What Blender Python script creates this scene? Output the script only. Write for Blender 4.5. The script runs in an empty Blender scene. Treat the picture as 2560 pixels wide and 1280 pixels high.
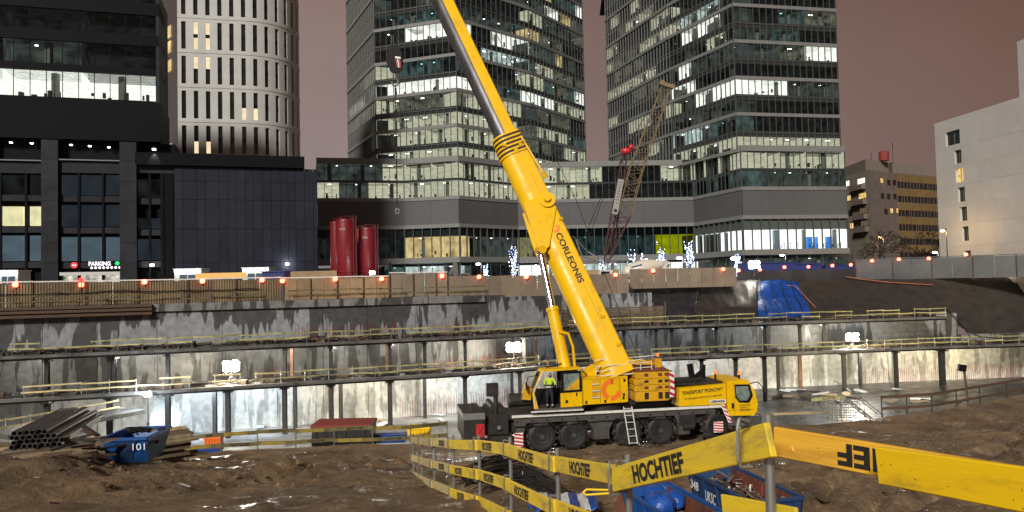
import bpy, math, random
from mathutils import Vector, Matrix, noise
R = math.radians
V = Vector
rnd = random.Random(7)
scene = bpy.context.scene
col = scene.collection

# ------------------------------------------------------------------ camera
CAM = V((0, 0, 8.6)); FPX = 1920.0
CR = Matrix.Rotation(R(90 + 2.0), 3, 'X') @ Matrix.Rotation(R(-1.25), 3, 'Z')
cd = bpy.data.cameras.new('camera'); cam = bpy.data.objects.new('camera', cd); col.objects.link(cam)
cd.sensor_width = 36; cd.lens = 36 * FPX / 2560; cd.clip_start = 0.1; cd.clip_end = 2000
cam.location = CAM; cam.rotation_euler = CR.to_euler()
scene.camera = cam

# ------------------------------------------------------------------ night sky glow, weak soft key light, exposure
w = bpy.data.worlds.new('World'); scene.world = w; w.use_nodes = True
nt = w.node_tree; nt.nodes.clear()
out = nt.nodes.new('ShaderNodeOutputWorld'); bg = nt.nodes.new('ShaderNodeBackground')
tc = nt.nodes.new('ShaderNodeTexCoord'); sx = nt.nodes.new('ShaderNodeSeparateXYZ')
nt.links.new(tc.outputs['Generated'], sx.inputs[0])
r1 = nt.nodes.new('ShaderNodeValToRGB'); r2 = nt.nodes.new('ShaderNodeValToRGB')
nt.links.new(sx.outputs['Z'], r1.inputs[0])
mr = nt.nodes.new('ShaderNodeMapRange'); nt.links.new(sx.outputs['X'], mr.inputs[0])
mr.inputs[1].default_value = -0.2; mr.inputs[2].default_value = 0.7
nt.links.new(mr.outputs[0], r2.inputs[0])
e = r1.color_ramp.elements
e[0].position = 0.0; e[0].color = (.33, .268, .28, 1); e[1].position = 1.0; e[1].color = (.10, .06, .05, 1)
a = e.new(0.18); a.color = (.29, .222, .212, 1); a = e.new(.45); a.color = (.19, .12, .10, 1)
e = r2.color_ramp.elements
e[0].color = (1, 1, 1, 1); e[1].color = (.50, .36, .275, 1)
mx = nt.nodes.new('ShaderNodeMix'); mx.data_type = 'RGBA'; mx.blend_type = 'MULTIPLY'; mx.inputs[0].default_value = 1
nt.links.new(r1.outputs[0], mx.inputs[6]); nt.links.new(r2.outputs[0], mx.inputs[7])
cn = nt.nodes.new('ShaderNodeTexNoise'); cn.inputs['Scale'].default_value = 2.2; cn.inputs['Detail'].default_value = 5; nt.links.new(tc.outputs['Generated'], cn.inputs[0])
cm = nt.nodes.new('ShaderNodeMapRange'); cm.inputs[1].default_value = .3; cm.inputs[2].default_value = .7; cm.inputs[3].default_value = .84; cm.inputs[4].default_value = 1.14; nt.links.new(cn.outputs[0], cm.inputs[0])
hv_ = nt.nodes.new('ShaderNodeHueSaturation'); nt.links.new(mx.outputs[2], hv_.inputs['Color']); nt.links.new(cm.outputs[0], hv_.inputs['Value'])
nt.links.new(hv_.outputs[0], bg.inputs[0]); bg.inputs[1].default_value = 0.95
nt.links.new(bg.outputs[0], out.inputs[0])
sl = bpy.data.lights.new('sun', 'SUN'); sl.energy = 3.3; sl.angle = R(9); sl.color = (1, .95, .86)
so = bpy.data.objects.new('sun', sl); col.objects.link(so)
so.rotation_euler = V((0.34, 1.0, -0.64)).to_track_quat('-Z', 'Y').to_euler()
scene.view_settings.view_transform = 'Standard'; scene.view_settings.look = 'None'
scene.view_settings.exposure = 0.15; scene.view_settings.gamma = 1.0
scene.render.engine = 'CYCLES'
cy = scene.cycles
cy.use_denoising = True; cy.max_bounces = 5; cy.diffuse_bounces = 2; cy.glossy_bounces = 3; cy.transmission_bounces = 4
cy.transparent_max_bounces = 10; cy.sample_clamp_indirect = 4.0; cy.caustics_reflective = False; cy.caustics_refractive = False
try: cy.use_light_tree = True
except Exception: pass

# ------------------------------------------------------------------ pixel <-> world (survey of the photograph)
def ray(px, py):
    d = CR @ V(((px - 1280) / FPX, -(py - 640) / FPX, -1.0))
    return d / d.y
def P(px, py, Y): return CAM + ray(px, py) * Y
def PZ(px, py, z):
    d = ray(px, py); return CAM + d * ((z - CAM.z) / d.z)
def proj(p):
    c = CR.transposed() @ (V(p) - CAM)
    return 1280 + FPX * c.x / -c.z, 640 - FPX * c.y / -c.z
def xat(px, Y, py=700): return P(px, py, Y).x
def zat(py, Y, px=1280): return P(px, py, Y).z

# ------------------------------------------------------------------ materials
MATS = {}
def nodes(m):
    m.use_nodes = True; t = m.node_tree; return t, t.nodes, t.links
def mat(name, c, rough=.6, metal=0., c2=None, scale=3., stretch=(1, 1, 1), mixr=(.4, .65), bump=0., bscale=None, spec=.5, rough2=None, rnd_amt=0., detail=6., coord='Object', emit=None):
    if name in MATS: return MATS[name]
    m = bpy.data.materials.new(name); t, N, L = nodes(m)
    b = N['Principled BSDF']; b.inputs['Roughness'].default_value = rough; b.inputs['Metallic'].default_value = metal
    b.inputs['Base Color'].default_value = (*c, 1); b.inputs['Specular IOR Level'].default_value = spec
    csock = None
    if c2 or bump or rough2 is not None:
        tcn = N.new('ShaderNodeTexCoord'); mp = N.new('ShaderNodeMapping'); mp.inputs['Scale'].default_value = stretch
        L.new(tcn.outputs[coord], mp.inputs[0])
        nz = N.new('ShaderNodeTexNoise'); nz.inputs['Scale'].default_value = scale; nz.inputs['Detail'].default_value = detail; nz.inputs['Roughness'].default_value = .65
        L.new(mp.outputs[0], nz.inputs[0])
        if c2:
            rp = N.new('ShaderNodeValToRGB'); rp.color_ramp.elements[0].position = mixr[0]; rp.color_ramp.elements[1].position = mixr[1]
            rp.color_ramp.elements[0].color = (*c, 1); rp.color_ramp.elements[1].color = (*c2, 1)
            L.new(nz.outputs[0], rp.inputs[0]); csock = rp.outputs[0]
        if rough2 is not None:
            m2 = N.new('ShaderNodeMapRange'); m2.inputs[1].default_value = .38; m2.inputs[2].default_value = .62
            m2.inputs[3].default_value = rough; m2.inputs[4].default_value = rough2
            L.new(nz.outputs[0], m2.inputs[0]); L.new(m2.outputs[0], b.inputs['Roughness'])
        if bump:
            nb = N.new('ShaderNodeTexNoise'); nb.inputs['Scale'].default_value = bscale or scale * 3; nb.inputs['Detail'].default_value = 8
            L.new(mp.outputs[0], nb.inputs[0])
            bp = N.new('ShaderNodeBump'); bp.inputs['Strength'].default_value = min(1, bump); bp.inputs['Distance'].default_value = .05 * max(1, bump)
            L.new(nb.outputs[0], bp.inputs['Height']); L.new(bp.outputs[0], b.inputs['Normal'])
    if rnd_amt:
        oi = N.new('ShaderNodeObjectInfo'); hv = N.new('ShaderNodeHueSaturation')
        m3 = N.new('ShaderNodeMapRange'); m3.inputs[3].default_value = 1 - rnd_amt; m3.inputs[4].default_value = 1 + rnd_amt
        L.new(oi.outputs['Random'], m3.inputs[0]); L.new(m3.outputs[0], hv.inputs['Value'])
        if csock: L.new(csock, hv.inputs['Color'])
        else: hv.inputs['Color'].default_value = (*c, 1)
        csock = hv.outputs[0]
    if csock: L.new(csock, b.inputs['Base Color'])
    if emit:
        b.inputs['Emission Color'].default_value = (*emit[:3], 1); b.inputs['Emission Strength'].default_value = emit[3]
    MATS[name] = m; return m
def emi(name, c, s, sample=False, noise_sc=None, lo=.3, hi=1.5, stretch=(1, 1, 1)):
    if name in MATS: return MATS[name]
    m = bpy.data.materials.new(name); t, N, L = nodes(m); N.clear()
    o = N.new('ShaderNodeOutputMaterial'); em = N.new('ShaderNodeEmission')
    em.inputs[0].default_value = (*c, 1); em.inputs[1].default_value = s
    L.new(em.outputs[0], o.inputs[0])
    if noise_sc:
        tcn = N.new('ShaderNodeTexCoord'); mp = N.new('ShaderNodeMapping'); mp.inputs['Scale'].default_value = stretch
        L.new(tcn.outputs['Object'], mp.inputs[0])
        nz = N.new('ShaderNodeTexNoise'); nz.inputs['Scale'].default_value = noise_sc; nz.inputs['Detail'].default_value = 4
        L.new(mp.outputs[0], nz.inputs[0])
        m2 = N.new('ShaderNodeMapRange'); m2.inputs[1].default_value = .32; m2.inputs[2].default_value = .68
        m2.inputs[3].default_value = s * lo; m2.inputs[4].default_value = s * hi
        L.new(nz.outputs[0], m2.inputs[0]); L.new(m2.outputs[0], em.inputs[1])
    if not sample:
        try: m.cycles.emission_sampling = 'NONE'
        except Exception: pass
    MATS[name] = m; return m
def glass(name, tint=(.55, .62, .6), refl=.12, rough=.02):
    if name in MATS: return MATS[name]
    m = bpy.data.materials.new(name); t, N, L = nodes(m); N.clear()
    o = N.new('ShaderNodeOutputMaterial'); tr = N.new('ShaderNodeBsdfTransparent'); gl = N.new('ShaderNodeBsdfGlossy')
    tr.inputs[0].default_value = (*tint, 1); gl.inputs['Roughness'].default_value = rough; gl.inputs[0].default_value = (.9, .92, .92, 1)
    lw = N.new('ShaderNodeLayerWeight'); lw.inputs[0].default_value = refl
    mx = N.new('ShaderNodeMixShader'); L.new(lw.outputs['Fresnel'], mx.inputs[0]); L.new(tr.outputs[0], mx.inputs[1]); L.new(gl.outputs[0], mx.inputs[2])
    L.new(mx.outputs[0], o.inputs[0]); MATS[name] = m; return m

M = MATS
# plain stock
mat('steel_dark', (.035, .036, .038), .45, .5, c2=(.06, .055, .05), scale=4)
mat('galv', (.42, .43, .42), .38, .8, c2=(.3, .3, .29), scale=9, rough2=.55)
mat('black', (.008, .008, .009), .55, spec=.15)
mat('pipe_dark', (.15, .15, .155), .45, .5, c2=(.10, .10, .10), scale=5)
mat('hose_orange', (.30, .10, .035), .6)
mat('black_gloss', (.008, .008, .009), .18)
mat('white_paint', (.75, .75, .72), .45, c2=(.6, .59, .55), scale=5)
mat('concrete_dry', (.34, .335, .32), .8, c2=(.25, .245, .235), scale=1.1, bump=.2, bscale=12)
mat('slab_conc', (.13, .128, .12), .6, c2=(.07, .068, .064), scale=.7, bump=.3, bscale=6, rough2=.25)
mat('pit_floor', (.30, .30, .29), .7, c2=(.12, .12, .115), scale=.35, mixr=(.42, .6), bump=.3, bscale=3, rough2=.2)
mat('crane_yellow', (.82, .49, .002), .30, c2=(.73, .425, .003), scale=1.3, mixr=(.40, .8), spec=.28, rough2=.5)
mat('cw_yellow', (.68, .36, .008), .5, c2=(.32, .15, .02), scale=2.2, mixr=(.52, .8), bump=.15)
mat('crane_grey', (.075, .078, .08), .42, c2=(.05, .05, .05), scale=3)
mat('crane_black', (.016, .016, .017), .5, c2=(.035, .03, .025), scale=3)
mat('tyre', (.016, .016, .017), .6, c2=(.075, .058, .042), scale=1.4, mixr=(.56, .72), bump=.25, bscale=20)
mat('tread_mud', (.12, .09, .065), .85, c2=(.06, .048, .04), scale=3, bump=.6, bscale=14)
mat('rim', (.03, .03, .032), .45, .3)
mat('chrome', (.75, .76, .78), .12, 1.0)
mat('boom_steel', (.11, .11, .115), .35, .7, c2=(.06, .056, .054), scale=1.2, stretch=(1, 1, .1))
mat('orange', (.85, .18, .02), .5)
mat('red', (.55, .02, .03), .5)
mat('decal_black', (.015, .014, .013), .6)
mat('decal_brown', (.10, .045, .01), .6)
mat('decal_grey', (.42, .36, .34), .7)
mat('decal_white', (.78, .78, .76), .6)
mat('board_yellow', (.84, .60, .015), .6, c2=(.66, .48, .06), scale=2.4, stretch=(.35, 5, 5), mixr=(.4, .7), bump=.10, bscale=12, rnd_amt=.08)
mat('board_bright', (.95, .63, .003), .5, c2=(.88, .56, .006), scale=2.0, stretch=(.4, 4, 4), mixr=(.35, .7), bump=.06, bscale=14)
mat('board_raw', (.80, .45, .04), .6, c2=(.66, .33, .03), scale=1.6, stretch=(.5, 7, 7), mixr=(.42, .66), bump=.08, bscale=12)
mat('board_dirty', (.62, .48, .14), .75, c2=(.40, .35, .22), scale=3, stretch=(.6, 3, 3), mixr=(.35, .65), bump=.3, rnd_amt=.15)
mat('rail_dim', (.40, .37, .15), .7, c2=(.22, .2, .11), scale=1.5, rnd_amt=.35)
mat('rail_pale', (.62, .52, .26), .7, c2=(.45, .38, .2), scale=1.5, rnd_amt=.2)
mat('rail_dark', (.16, .13, .04), .7, c2=(.07, .06, .03), scale=2, rnd_amt=.25)
mat('plywood', (.34, .235, .125), .75, c2=(.22, .15, .09), scale=1.0, mixr=(.35, .7), rnd_amt=.22)
mat('plywood_grey', (.26, .21, .15), .75, c2=(.19, .15, .115), scale=.8, mixr=(.35, .7), rnd_amt=.12)
mat('corrugated', (.20, .15, .085), .7, c2=(.12, .085, .05), scale=.7, rnd_amt=.12)
mat('timber', (.16, .115, .075), .8, c2=(.09, .065, .045), scale=3, rnd_amt=.3)
mat('timber_pale', (.42, .33, .2), .8, c2=(.26, .2, .13), scale=3, rnd_amt=.3)
mat('waling', (.075, .045, .03), .8, c2=(.1, .06, .035), scale=1.5)
mat('skip_blue', (.008, .075, .30), .45, c2=(.02, .06, .16), scale=2.5, mixr=(.5, .75), bump=.1)
mat('skip_dark', (.012, .05, .14), .5, c2=(.04, .045, .06), scale=2.5, mixr=(.5, .75), bump=.1)
mat('skip_rust', (.16, .05, .025), .8, c2=(.08, .03, .02), scale=3, bump=.2)
mat('tarp_blue', (.006, .06, .30), .42, c2=(.006, .035, .17), scale=1.2, bump=.3, bscale=3)
mat('tarp_black', (.014, .015, .02), .38, c2=(.03, .028, .03), scale=.9, bump=.4, bscale=3)
mat('gap_shade', (.03, .018, .008), .7)
mat('board_dull', (.30, .22, .03), .7, c2=(.18, .14, .03), scale=3)
mat('tarp_brown', (.028, .024, .022), .5, c2=(.016, .015, .015), scale=.9, bump=.4, bscale=3)
mat('bag_blue', (.01, .09, .42), .35, c2=(.01, .05, .25), scale=5, bump=.5, bscale=12)
mat('plastic_sheet', (.62, .66, .68), .35, c2=(.45, .48, .5), scale=1.2, bump=.4, bscale=4)
mat('silo_red', (.20, .008, .015), .42, c2=(.13, .006, .011), scale=1.5, stretch=(2, 2, .3), mixr=(.35, .7))
mat('mud_dark', (.05, .036, .026), .8, bump=.5, bscale=8)
mat('bark', (.028, .021, .016), .9)
mat('rust_red', (.22, .035, .025), .7)
mat('cabin_white', (.6, .6, .58), .6)
mat('dark_roof', (.02, .02, .022), .7)

def add_grime(name, c, scale, lo, hi, amt, stretch=(1, 1, 1), detail=10):
    m = M[name]; t, N, L = nodes(m); b = N['Principled BSDF']; src = b.inputs['Base Color'].links[0].from_socket
    tcn = N.new('ShaderNodeTexCoord'); mp = N.new('ShaderNodeMapping'); mp.inputs['Scale'].default_value = stretch; mp.inputs['Location'].default_value = (3.1, 1.7, 9.2); L.new(tcn.outputs['Object'], mp.inputs[0])
    nz = N.new('ShaderNodeTexNoise'); nz.inputs['Scale'].default_value = scale; nz.inputs['Detail'].default_value = detail; nz.inputs['Roughness'].default_value = .7; L.new(mp.outputs[0], nz.inputs[0])
    mr_ = N.new('ShaderNodeMapRange'); mr_.inputs[1].default_value = lo; mr_.inputs[2].default_value = hi; mr_.inputs[3].default_value = 0; mr_.inputs[4].default_value = amt; L.new(nz.outputs[0], mr_.inputs[0])
    mx_ = N.new('ShaderNodeMix'); mx_.data_type = 'RGBA'; mx_.inputs[7].default_value = (*c, 1); L.new(mr_.outputs[0], mx_.inputs[0]); L.new(src, mx_.inputs[6]); L.new(mx_.outputs[2], b.inputs['Base Color'])
add_grime('crane_yellow', (.20, .11, .03), 2.2, .54, .74, .45, (1, 1, .45)); add_grime('board_yellow', (.22, .17, .07), 3.0, .50, .70, .8, (.5, 2, 2)); add_grime('board_bright', (.30, .20, .03), 3.5, .55, .75, .7, (.5, 2, 2)); add_grime('board_raw', (.25, .13, .03), 3.5, .52, .72, .6, (.4, 3, 3)); add_grime('crane_grey', (.10, .075, .05), 3, .45, .65, .7); add_grime('cw_yellow', (.10, .06, .03), 3, .52, .7, .7)
# ------------------------------------------------------------------ mesh builder
class MB:
    def __init__(s): s.v = []; s.f = []; s.mi = []; s.cur = 0
    def vs(s, pts):
        n = len(s.v); s.v.extend([tuple(p) for p in pts]); return n
    def poly(s, pts):
        n = s.vs(pts); s.f.append(tuple(range(n, n + len(pts)))); s.mi.append(s.cur); return s
    def hexa(s, p):
        n = s.vs(p)
        for q in ((3, 2, 1, 0), (4, 5, 6, 7), (0, 1, 5, 4), (1, 2, 6, 5), (2, 3, 7, 6), (3, 0, 4, 7)):
            s.f.append(tuple(n + i for i in q)); s.mi.append(s.cur)
        return s
    def box(s, c, sz, m=None):
        c = V(c); hx, hy, hz = sz[0] / 2, sz[1] / 2, sz[2] / 2
        p = [V((x, y, z)) for z in (-hz, hz) for x, y in ((-hx, -hy), (hx, -hy), (hx, hy), (-hx, hy))]
        if m: p = [m @ q for q in p]
        return s.hexa([c + q for q in p])
    def b2(s, x0, x1, y0, y1, z0, z1):
        return s.box(((x0 + x1) / 2, (y0 + y1) / 2, (z0 + z1) / 2), (abs(x1 - x0), abs(y1 - y0), abs(z1 - z0)))
    def bar(s, p0, p1, w_, h_, up=(0, 0, 1)):
        p0 = V(p0); p1 = V(p1); d = (p1 - p0).normalized(); u = V(up)
        if abs(d.dot(u)) > .98: u = V((1, 0, 0))
        sd = d.cross(u).normalized(); u = sd.cross(d)
        a = sd * w_ / 2; b = u * h_ / 2
        return s.hexa([p0 - a - b, p0 + a - b, p1 + a - b, p1 - a - b, p0 - a + b, p0 + a + b, p1 + a + b, p1 - a + b])
    def tube(s, p0, p1, r0, r1=None, n=8, cap=True):
        p0 = V(p0); p1 = V(p1); r1 = r0 if r1 is None else r1
        d = (p1 - p0)
        if d.length < 1e-6: return s
        d.normalize(); u = V((0, 0, 1)) if abs(d.z) < .95 else V((1, 0, 0))
        a = d.cross(u).normalized(); b = d.cross(a)
        k = s.vs([p0 + (a * math.cos(t) + b * math.sin(t)) * r0 for t in [2 * math.pi * i / n for i in range(n)]])
        s.vs([p1 + (a * math.cos(t) + b * math.sin(t)) * r1 for t in [2 * math.pi * i / n for i in range(n)]])
        for i in range(n):
            j = (i + 1) % n; s.f.append((k + i, k + j, k + n + j, k + n + i)); s.mi.append(s.cur)
        if cap:
            s.f.append(tuple(k + i for i in range(n))[::-1]); s.mi.append(s.cur)
            s.f.append(tuple(k + n + i for i in range(n))); s.mi.append(s.cur)
        return s
    def path(s, pts, r, n=6):
        for a, b in zip(pts[:-1], pts[1:]): s.tube(a, b, r, n=n)
        return s
    def loft(s, rings, closed=True, cap=True):
        n = len(rings[0]); k = len(s.v)
        for r in rings: s.vs(r)
        for i in range(len(rings) - 1):
            for j in range(n if closed else n - 1):
                jj = (j + 1) % n
                s.f.append((k + i * n + j, k + i * n + jj, k + (i + 1) * n + jj, k + (i + 1) * n + j)); s.mi.append(s.cur)
        if cap and closed:
            s.f.append(tuple(k + j for j in range(n))[::-1]); s.mi.append(s.cur)
            q = k + (len(rings) - 1) * n; s.f.append(tuple(q + j for j in range(n))); s.mi.append(s.cur)
        return s
    def prism(s, pts, off):
        off = V(off); return s.loft([[V(p) for p in pts], [V(p) + off for p in pts]])
    def lathe(s, prof, c=(0, 0, 0), axis=(0, 0, 1), n=20):
        c = V(c); d = V(axis).normalized(); u = V((0, 0, 1)) if abs(d.z) < .95 else V((1, 0, 0))
        a = d.cross(u).normalized(); b = d.cross(a)
        return s.loft([[c + d * h + (a * math.cos(2 * math.pi * i / n) + b * math.sin(2 * math.pi * i / n)) * max(r, .0005) for i in range(n)] for r, h in prof])
    def sphere(s, c, r, n=8, sq=(1, 1, 1)):
        c = V(c); rings = []
        for i in range(1, n):
            t = math.pi * i / n
            rings.append([c + V((math.cos(2 * math.pi * j / (n * 2)) * math.sin(t) * r * sq[0], math.sin(2 * math.pi * j / (n * 2)) * math.sin(t) * r * sq[1], math.cos(t) * r * sq[2])) for j in range(n * 2)])
        return s.loft(rings)
    def mesh(s, name, mats):
        me = bpy.data.meshes.new(name); me.from_pydata(s.v, [], s.f); 
        for m in (mats if isinstance(mats, (list, tuple)) else [mats]): me.materials.append(M[m] if isinstance(m, str) else m)
        if any(s.mi): me.polygons.foreach_set('material_index', s.mi)
        return me
    def build(s, name, mats, parent=None, smooth=False, world=True, kind=None):
        if parent is not None and world:
            try: mi = WINV[parent]
            except KeyError: mi = None
            if mi is not None: s.v = [tuple(mi @ V(p)) for p in s.v]
        me = s.mesh(name, mats)
        if smooth:
            me.polygons.foreach_set('use_smooth', [True] * len(me.polygons))
            try: me.set_sharp_from_angle(angle=R(35))
            except Exception: pass
        return link(name, me, parent, kind)
WINV = {}
def link(name, me, parent=None, kind=None, loc=None):
    o = bpy.data.objects.new(name, me); col.objects.link(o)
    if parent is not None:
        o.parent = parent
        if parent in WINV and o not in WINV: WINV[o] = WINV[parent]
    if kind: o['kind'] = kind
    if loc is not None: o.location = loc
    return o
def tag(o, label=None, cat=None, group=None, kind=None):
    if label: o['label'] = label
    if cat: o['category'] = cat
    if group: o['group'] = group
    if kind: o['kind'] = kind
    return o
def thing(name, label, cat, loc=(0, 0, 0), rz=0., group=None):
    o = bpy.data.objects.new(name, None); col.objects.link(o); o.empty_display_size = .2
    o.location = loc; o.rotation_euler = (0, 0, rz)
    WINV[o] = (Matrix.Translation(V(loc)) @ Matrix.Rotation(rz, 4, 'Z')).inverted()
    return tag(o, label, cat, group)
def solo(mb, name, mats, label, cat, group=None, kind=None, smooth=False):
    return tag(mb.build(name, mats, smooth=smooth), label, cat, group, kind)
def copy_tree(o, parent=None):
    c = o.copy(); col.objects.link(c); c.parent = parent
    for ch in list(o.children): copy_tree(ch, c)
    return c
_O1 = 'first second third fourth fifth sixth seventh eighth ninth tenth eleventh twelfth thirteenth fourteenth fifteenth sixteenth seventeenth eighteenth nineteenth twentieth'.split()
ORD = _O1 + ['twenty-' + o for o in _O1[:9]] + ['thirtieth'] + ['thirty-' + o for o in _O1[:9]] + ['fortieth'] + ['forty-' + o for o in _O1[:9]] + ['fiftieth'] + ['fifty-' + o for o in _O1[:9]]
_TXT = {}
def text_mesh(s, mat_name, bold=.02, xs=1.0, space=1.0, ext=.004):
    """lettering with cap height 1, centred on the origin, in the XZ plane facing -Y"""
    key = (s, mat_name, bold, xs)
    if key in _TXT: return _TXT[key]
    cu = bpy.data.curves.new('lettering', 'FONT'); cu.body = s; cu.size = 1.0; cu.offset = bold; cu.extrude = ext; cu.space_character = space
    cu.align_x = 'CENTER'; cu.align_y = 'CENTER'; cu.resolution_u = 3
    o = bpy.data.objects.new('lettering', cu); col.objects.link(o)
    dg = bpy.context.evaluated_depsgraph_get(); dg.update()
    me = bpy.data.meshes.new_from_object(o.evaluated_get(dg)); bpy.data.objects.remove(o)
    xsn = [v.co.x for v in me.vertices]; ysn = [v.co.y for v in me.vertices]
    h = max(ysn) - min(ysn); cx = (max(xsn) + min(xsn)) / 2; cyy = (max(ysn) + min(ysn)) / 2
    for v in me.vertices: v.co = V(((v.co.x - cx) / h * xs, -v.co.z, (v.co.y - cyy) / h))
    wdt = (max(xsn) - min(xsn)) / h * xs
    me.materials.clear(); me.materials.append(M[mat_name]); _TXT[key] = (me, wdt); return me, wdt
def put_text(s, mat_name, c, right, up, height, parent=None, bold=.02, xs=1.0, width=None, name='lettering', mirror=False, space=1.0):
    me, wd = text_mesh(s, mat_name, bold, xs, space)
    rt = V(right).normalized(); u = V(up); u = (u - rt * u.dot(rt)).normalized(); n = rt.cross(u)   # facing direction
    sxx = (width / wd) if width else height
    o = bpy.data.objects.new(name, me); col.objects.link(o)
    mw = Matrix(((rt.x * sxx, -n.x * height, u.x * height, 0), (rt.y * sxx, -n.y * height, u.y * height, 0), (rt.z * sxx, -n.z * height, u.z * height, 0), (0, 0, 0, 1)))
    mw = Matrix.Translation(V(c)) @ mw
    if parent is not None:
        o.parent = parent
        if parent in WINV: mw = WINV[parent] @ mw
    o.matrix_basis = mw
    return o

# ================================================================== CITY BEHIND THE PIT
ZS = 7.0    # street level
glass('glass_tower', (.66, .71, .69), .24); glass('glass_dark', (.25, .28, .29), .15); glass('glass_pod', (.7, .75, .74), .1)
glass('glass_teal', (.22, .30, .31), .12)
emi('room_white', (1, .985, .9), 1.45, noise_sc=1.4, lo=.8, hi=1.2, stretch=(1, 1, 3)); emi('gym_white', (1, .99, .95), 1.7, noise_sc=1.4, lo=.85, hi=1.15)
emi('room_cool', (.86, 1, .97), .75, noise_sc=.6, lo=.45, hi=1.3)
emi('room_cream', (.95, .90, .66), .66, noise_sc=.5, lo=.78, hi=1.2, stretch=(1, 1, 5))
emi('room_dimcream', (.85, .82, .62), .15, noise_sc=.4, lo=.4, hi=1.6, stretch=(1, 1, 2))
emi('room_warm', (1, .72, .33), .75, noise_sc=.5, lo=.5, hi=1.4)
emi('room_dim', (.62, .74, .68), .075, noise_sc=.5, lo=.3, hi=1.8)
emi('room_teal', (.40, .64, .62), .11, noise_sc=.5, lo=.2, hi=2.2)
emi('room_dark', (.5, .58, .56), .02, noise_sc=.6, lo=.3, hi=2)  # unlit rooms also glow faintly, lifting the dark glass to grey
emi('room_yellow', (1, .86, .0), 1.0, noise_sc=.6, lo=.6, hi=1.2)
emi('lamp_white', (1, .98, .92), 8); emi('lamp_exit', (.35, 1, .9), 3.0)
mat('room_floor', (.12, .12, .115), .8); mat('furn', (.02, .02, .022), .7); mat('core_col', (.22, .22, .2), .8)
mat('band_grey', (.18, .185, .18), .55, c2=(.155, .16, .155), scale=.5)
mat('band_white', (.185, .19, .185), .55, c2=(.165, .17, .165), scale=.5)
mat('mullion', (.075, .08, .078), .5, .1); mat('fin_grey', (.15, .15, .145), .6)  # left face fins coloured lighter, standing in for light from the left
mat('pod_wall', (.088, .089, .092), .65, c2=(.076, .077, .08), scale=.15, rnd_amt=.05)
mat('spandrel', (.03, .035, .036), .2)

def seg_axes(p0, p1):
    p0 = V((*p0, 0)); p1 = V((*p1, 0)); L = (p1 - p0).length; u = (p1 - p0) / L
    return p0, u, V((u.y, -u.x, 0)), L
def at2(px, D): p = P(px, 650, D); return (p.x, p.y)

def add_panes(parent, base, p0, p1, z0, h, n, matn, as_parts=True, name='pane', inset=.0, stuff=None):
    a, u, nn, L = seg_axes(p0, p1); wd = L / n
    if as_parts:
        me = MB().poly([(0.03, 0, 0), (wd - .03, 0, 0), (wd - .03, 0, h), (0.03, 0, h)]).mesh(name, matn)
        rz = math.atan2(u.y, u.x)
        for i in range(n):
            o = link(name, me, parent); q = a + u * (i * wd) - nn * inset; o.location = (q.x - base[0], q.y - base[1], z0 - base[2]); o.rotation_euler = (0, 0, rz)
    else:
        for i in range(n):
            q = a + u * (i * wd) - nn * inset; q.z = z0
            stuff.poly([q + u * .03, q + u * (wd - .03), q + u * (wd - .03) + V((0, 0, h)), q + u * .03 + V((0, 0, h))])

def add_room(parent, a, u, nn, s0, s1, zf, zc, state, depth=5.0, furn=True):
    """one storey room behind the glazing: floor, ceiling, back wall, partitions, a few desks and ceiling lamps"""
    b = MB(); H = V((0, 0, 1))
    def q(s, d, z): p = a + u * s - nn * d; return V((p.x, p.y, z))
    d0, d1 = .22, depth
    b.cur = 0  # back wall, ceiling and partitions glow themselves in place of lamp light
    b.poly([q(s0, d1, zf), q(s1, d1, zf), q(s1, d1, zc), q(s0, d1, zc)])
    b.poly([q(s0, d0, zc), q(s1, d0, zc), q(s1, d1, zc), q(s0, d1, zc)])
    b.poly([q(s0, d0, zf), q(s0, d1, zf), q(s0, d1, zc), q(s0, d0, zc)])
    b.poly([q(s1, d0, zf), q(s1, d1, zf), q(s1, d1, zc), q(s1, d0, zc)])
    b.cur = 1; b.poly([q(s0, d0, zf), q(s1, d0, zf), q(s1, d1, zf), q(s0, d1, zf)])
    L = s1 - s0; lit = state in ('room_white', 'room_cool', 'room_cream', 'room_warm', 'room_dimcream')
    if lit and furn:
        b.cur = 2
        for _ in range(int(L * .7)):
            s = s0 + .3 + rnd.random() * max(.1, L - .6); hh = rnd.choice([.75, .8, 1.1, 1.3]); ww = rnd.uniform(.15, .5); d = rnd.uniform(.7, 2.5)
            c = q(s, d, zf + hh / 2 + rnd.choice([0, 0, .5])); b.box(c, (ww, ww, hh * rnd.uniform(.3, .9)))
    if L > 5 and state != 'room_dark':
        b.cur = 3; c = q(s0 + L * rnd.uniform(.3, .7), 1.3, (zf + zc) / 2); b.box(c, (.7, .7, zc - zf))
    b.cur = 4
    if lit or state in ('room_dim', 'room_teal'):
        k = 0 if state == 'room_white' else max(1, int(L / (4.5 if lit else 7)))
        for i in range(k):
            for d in ((1.6, 3.2) if state in ('room_white', 'room_cool') else (2.2,)):
                c = q(s0 + (i + .5 + rnd.uniform(-.2, .2)) * L / k, d, zc - .12); b.box(c, (.9 if lit else .35, .25, .08), Matrix.Rotation(math.atan2(u.y, u.x), 3, 'Z'))
    b.build('room', [state, 'room_floor', 'furn', 'core_col', 'lamp_exit' if state == 'room_teal' else 'lamp_white'], parent)

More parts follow.
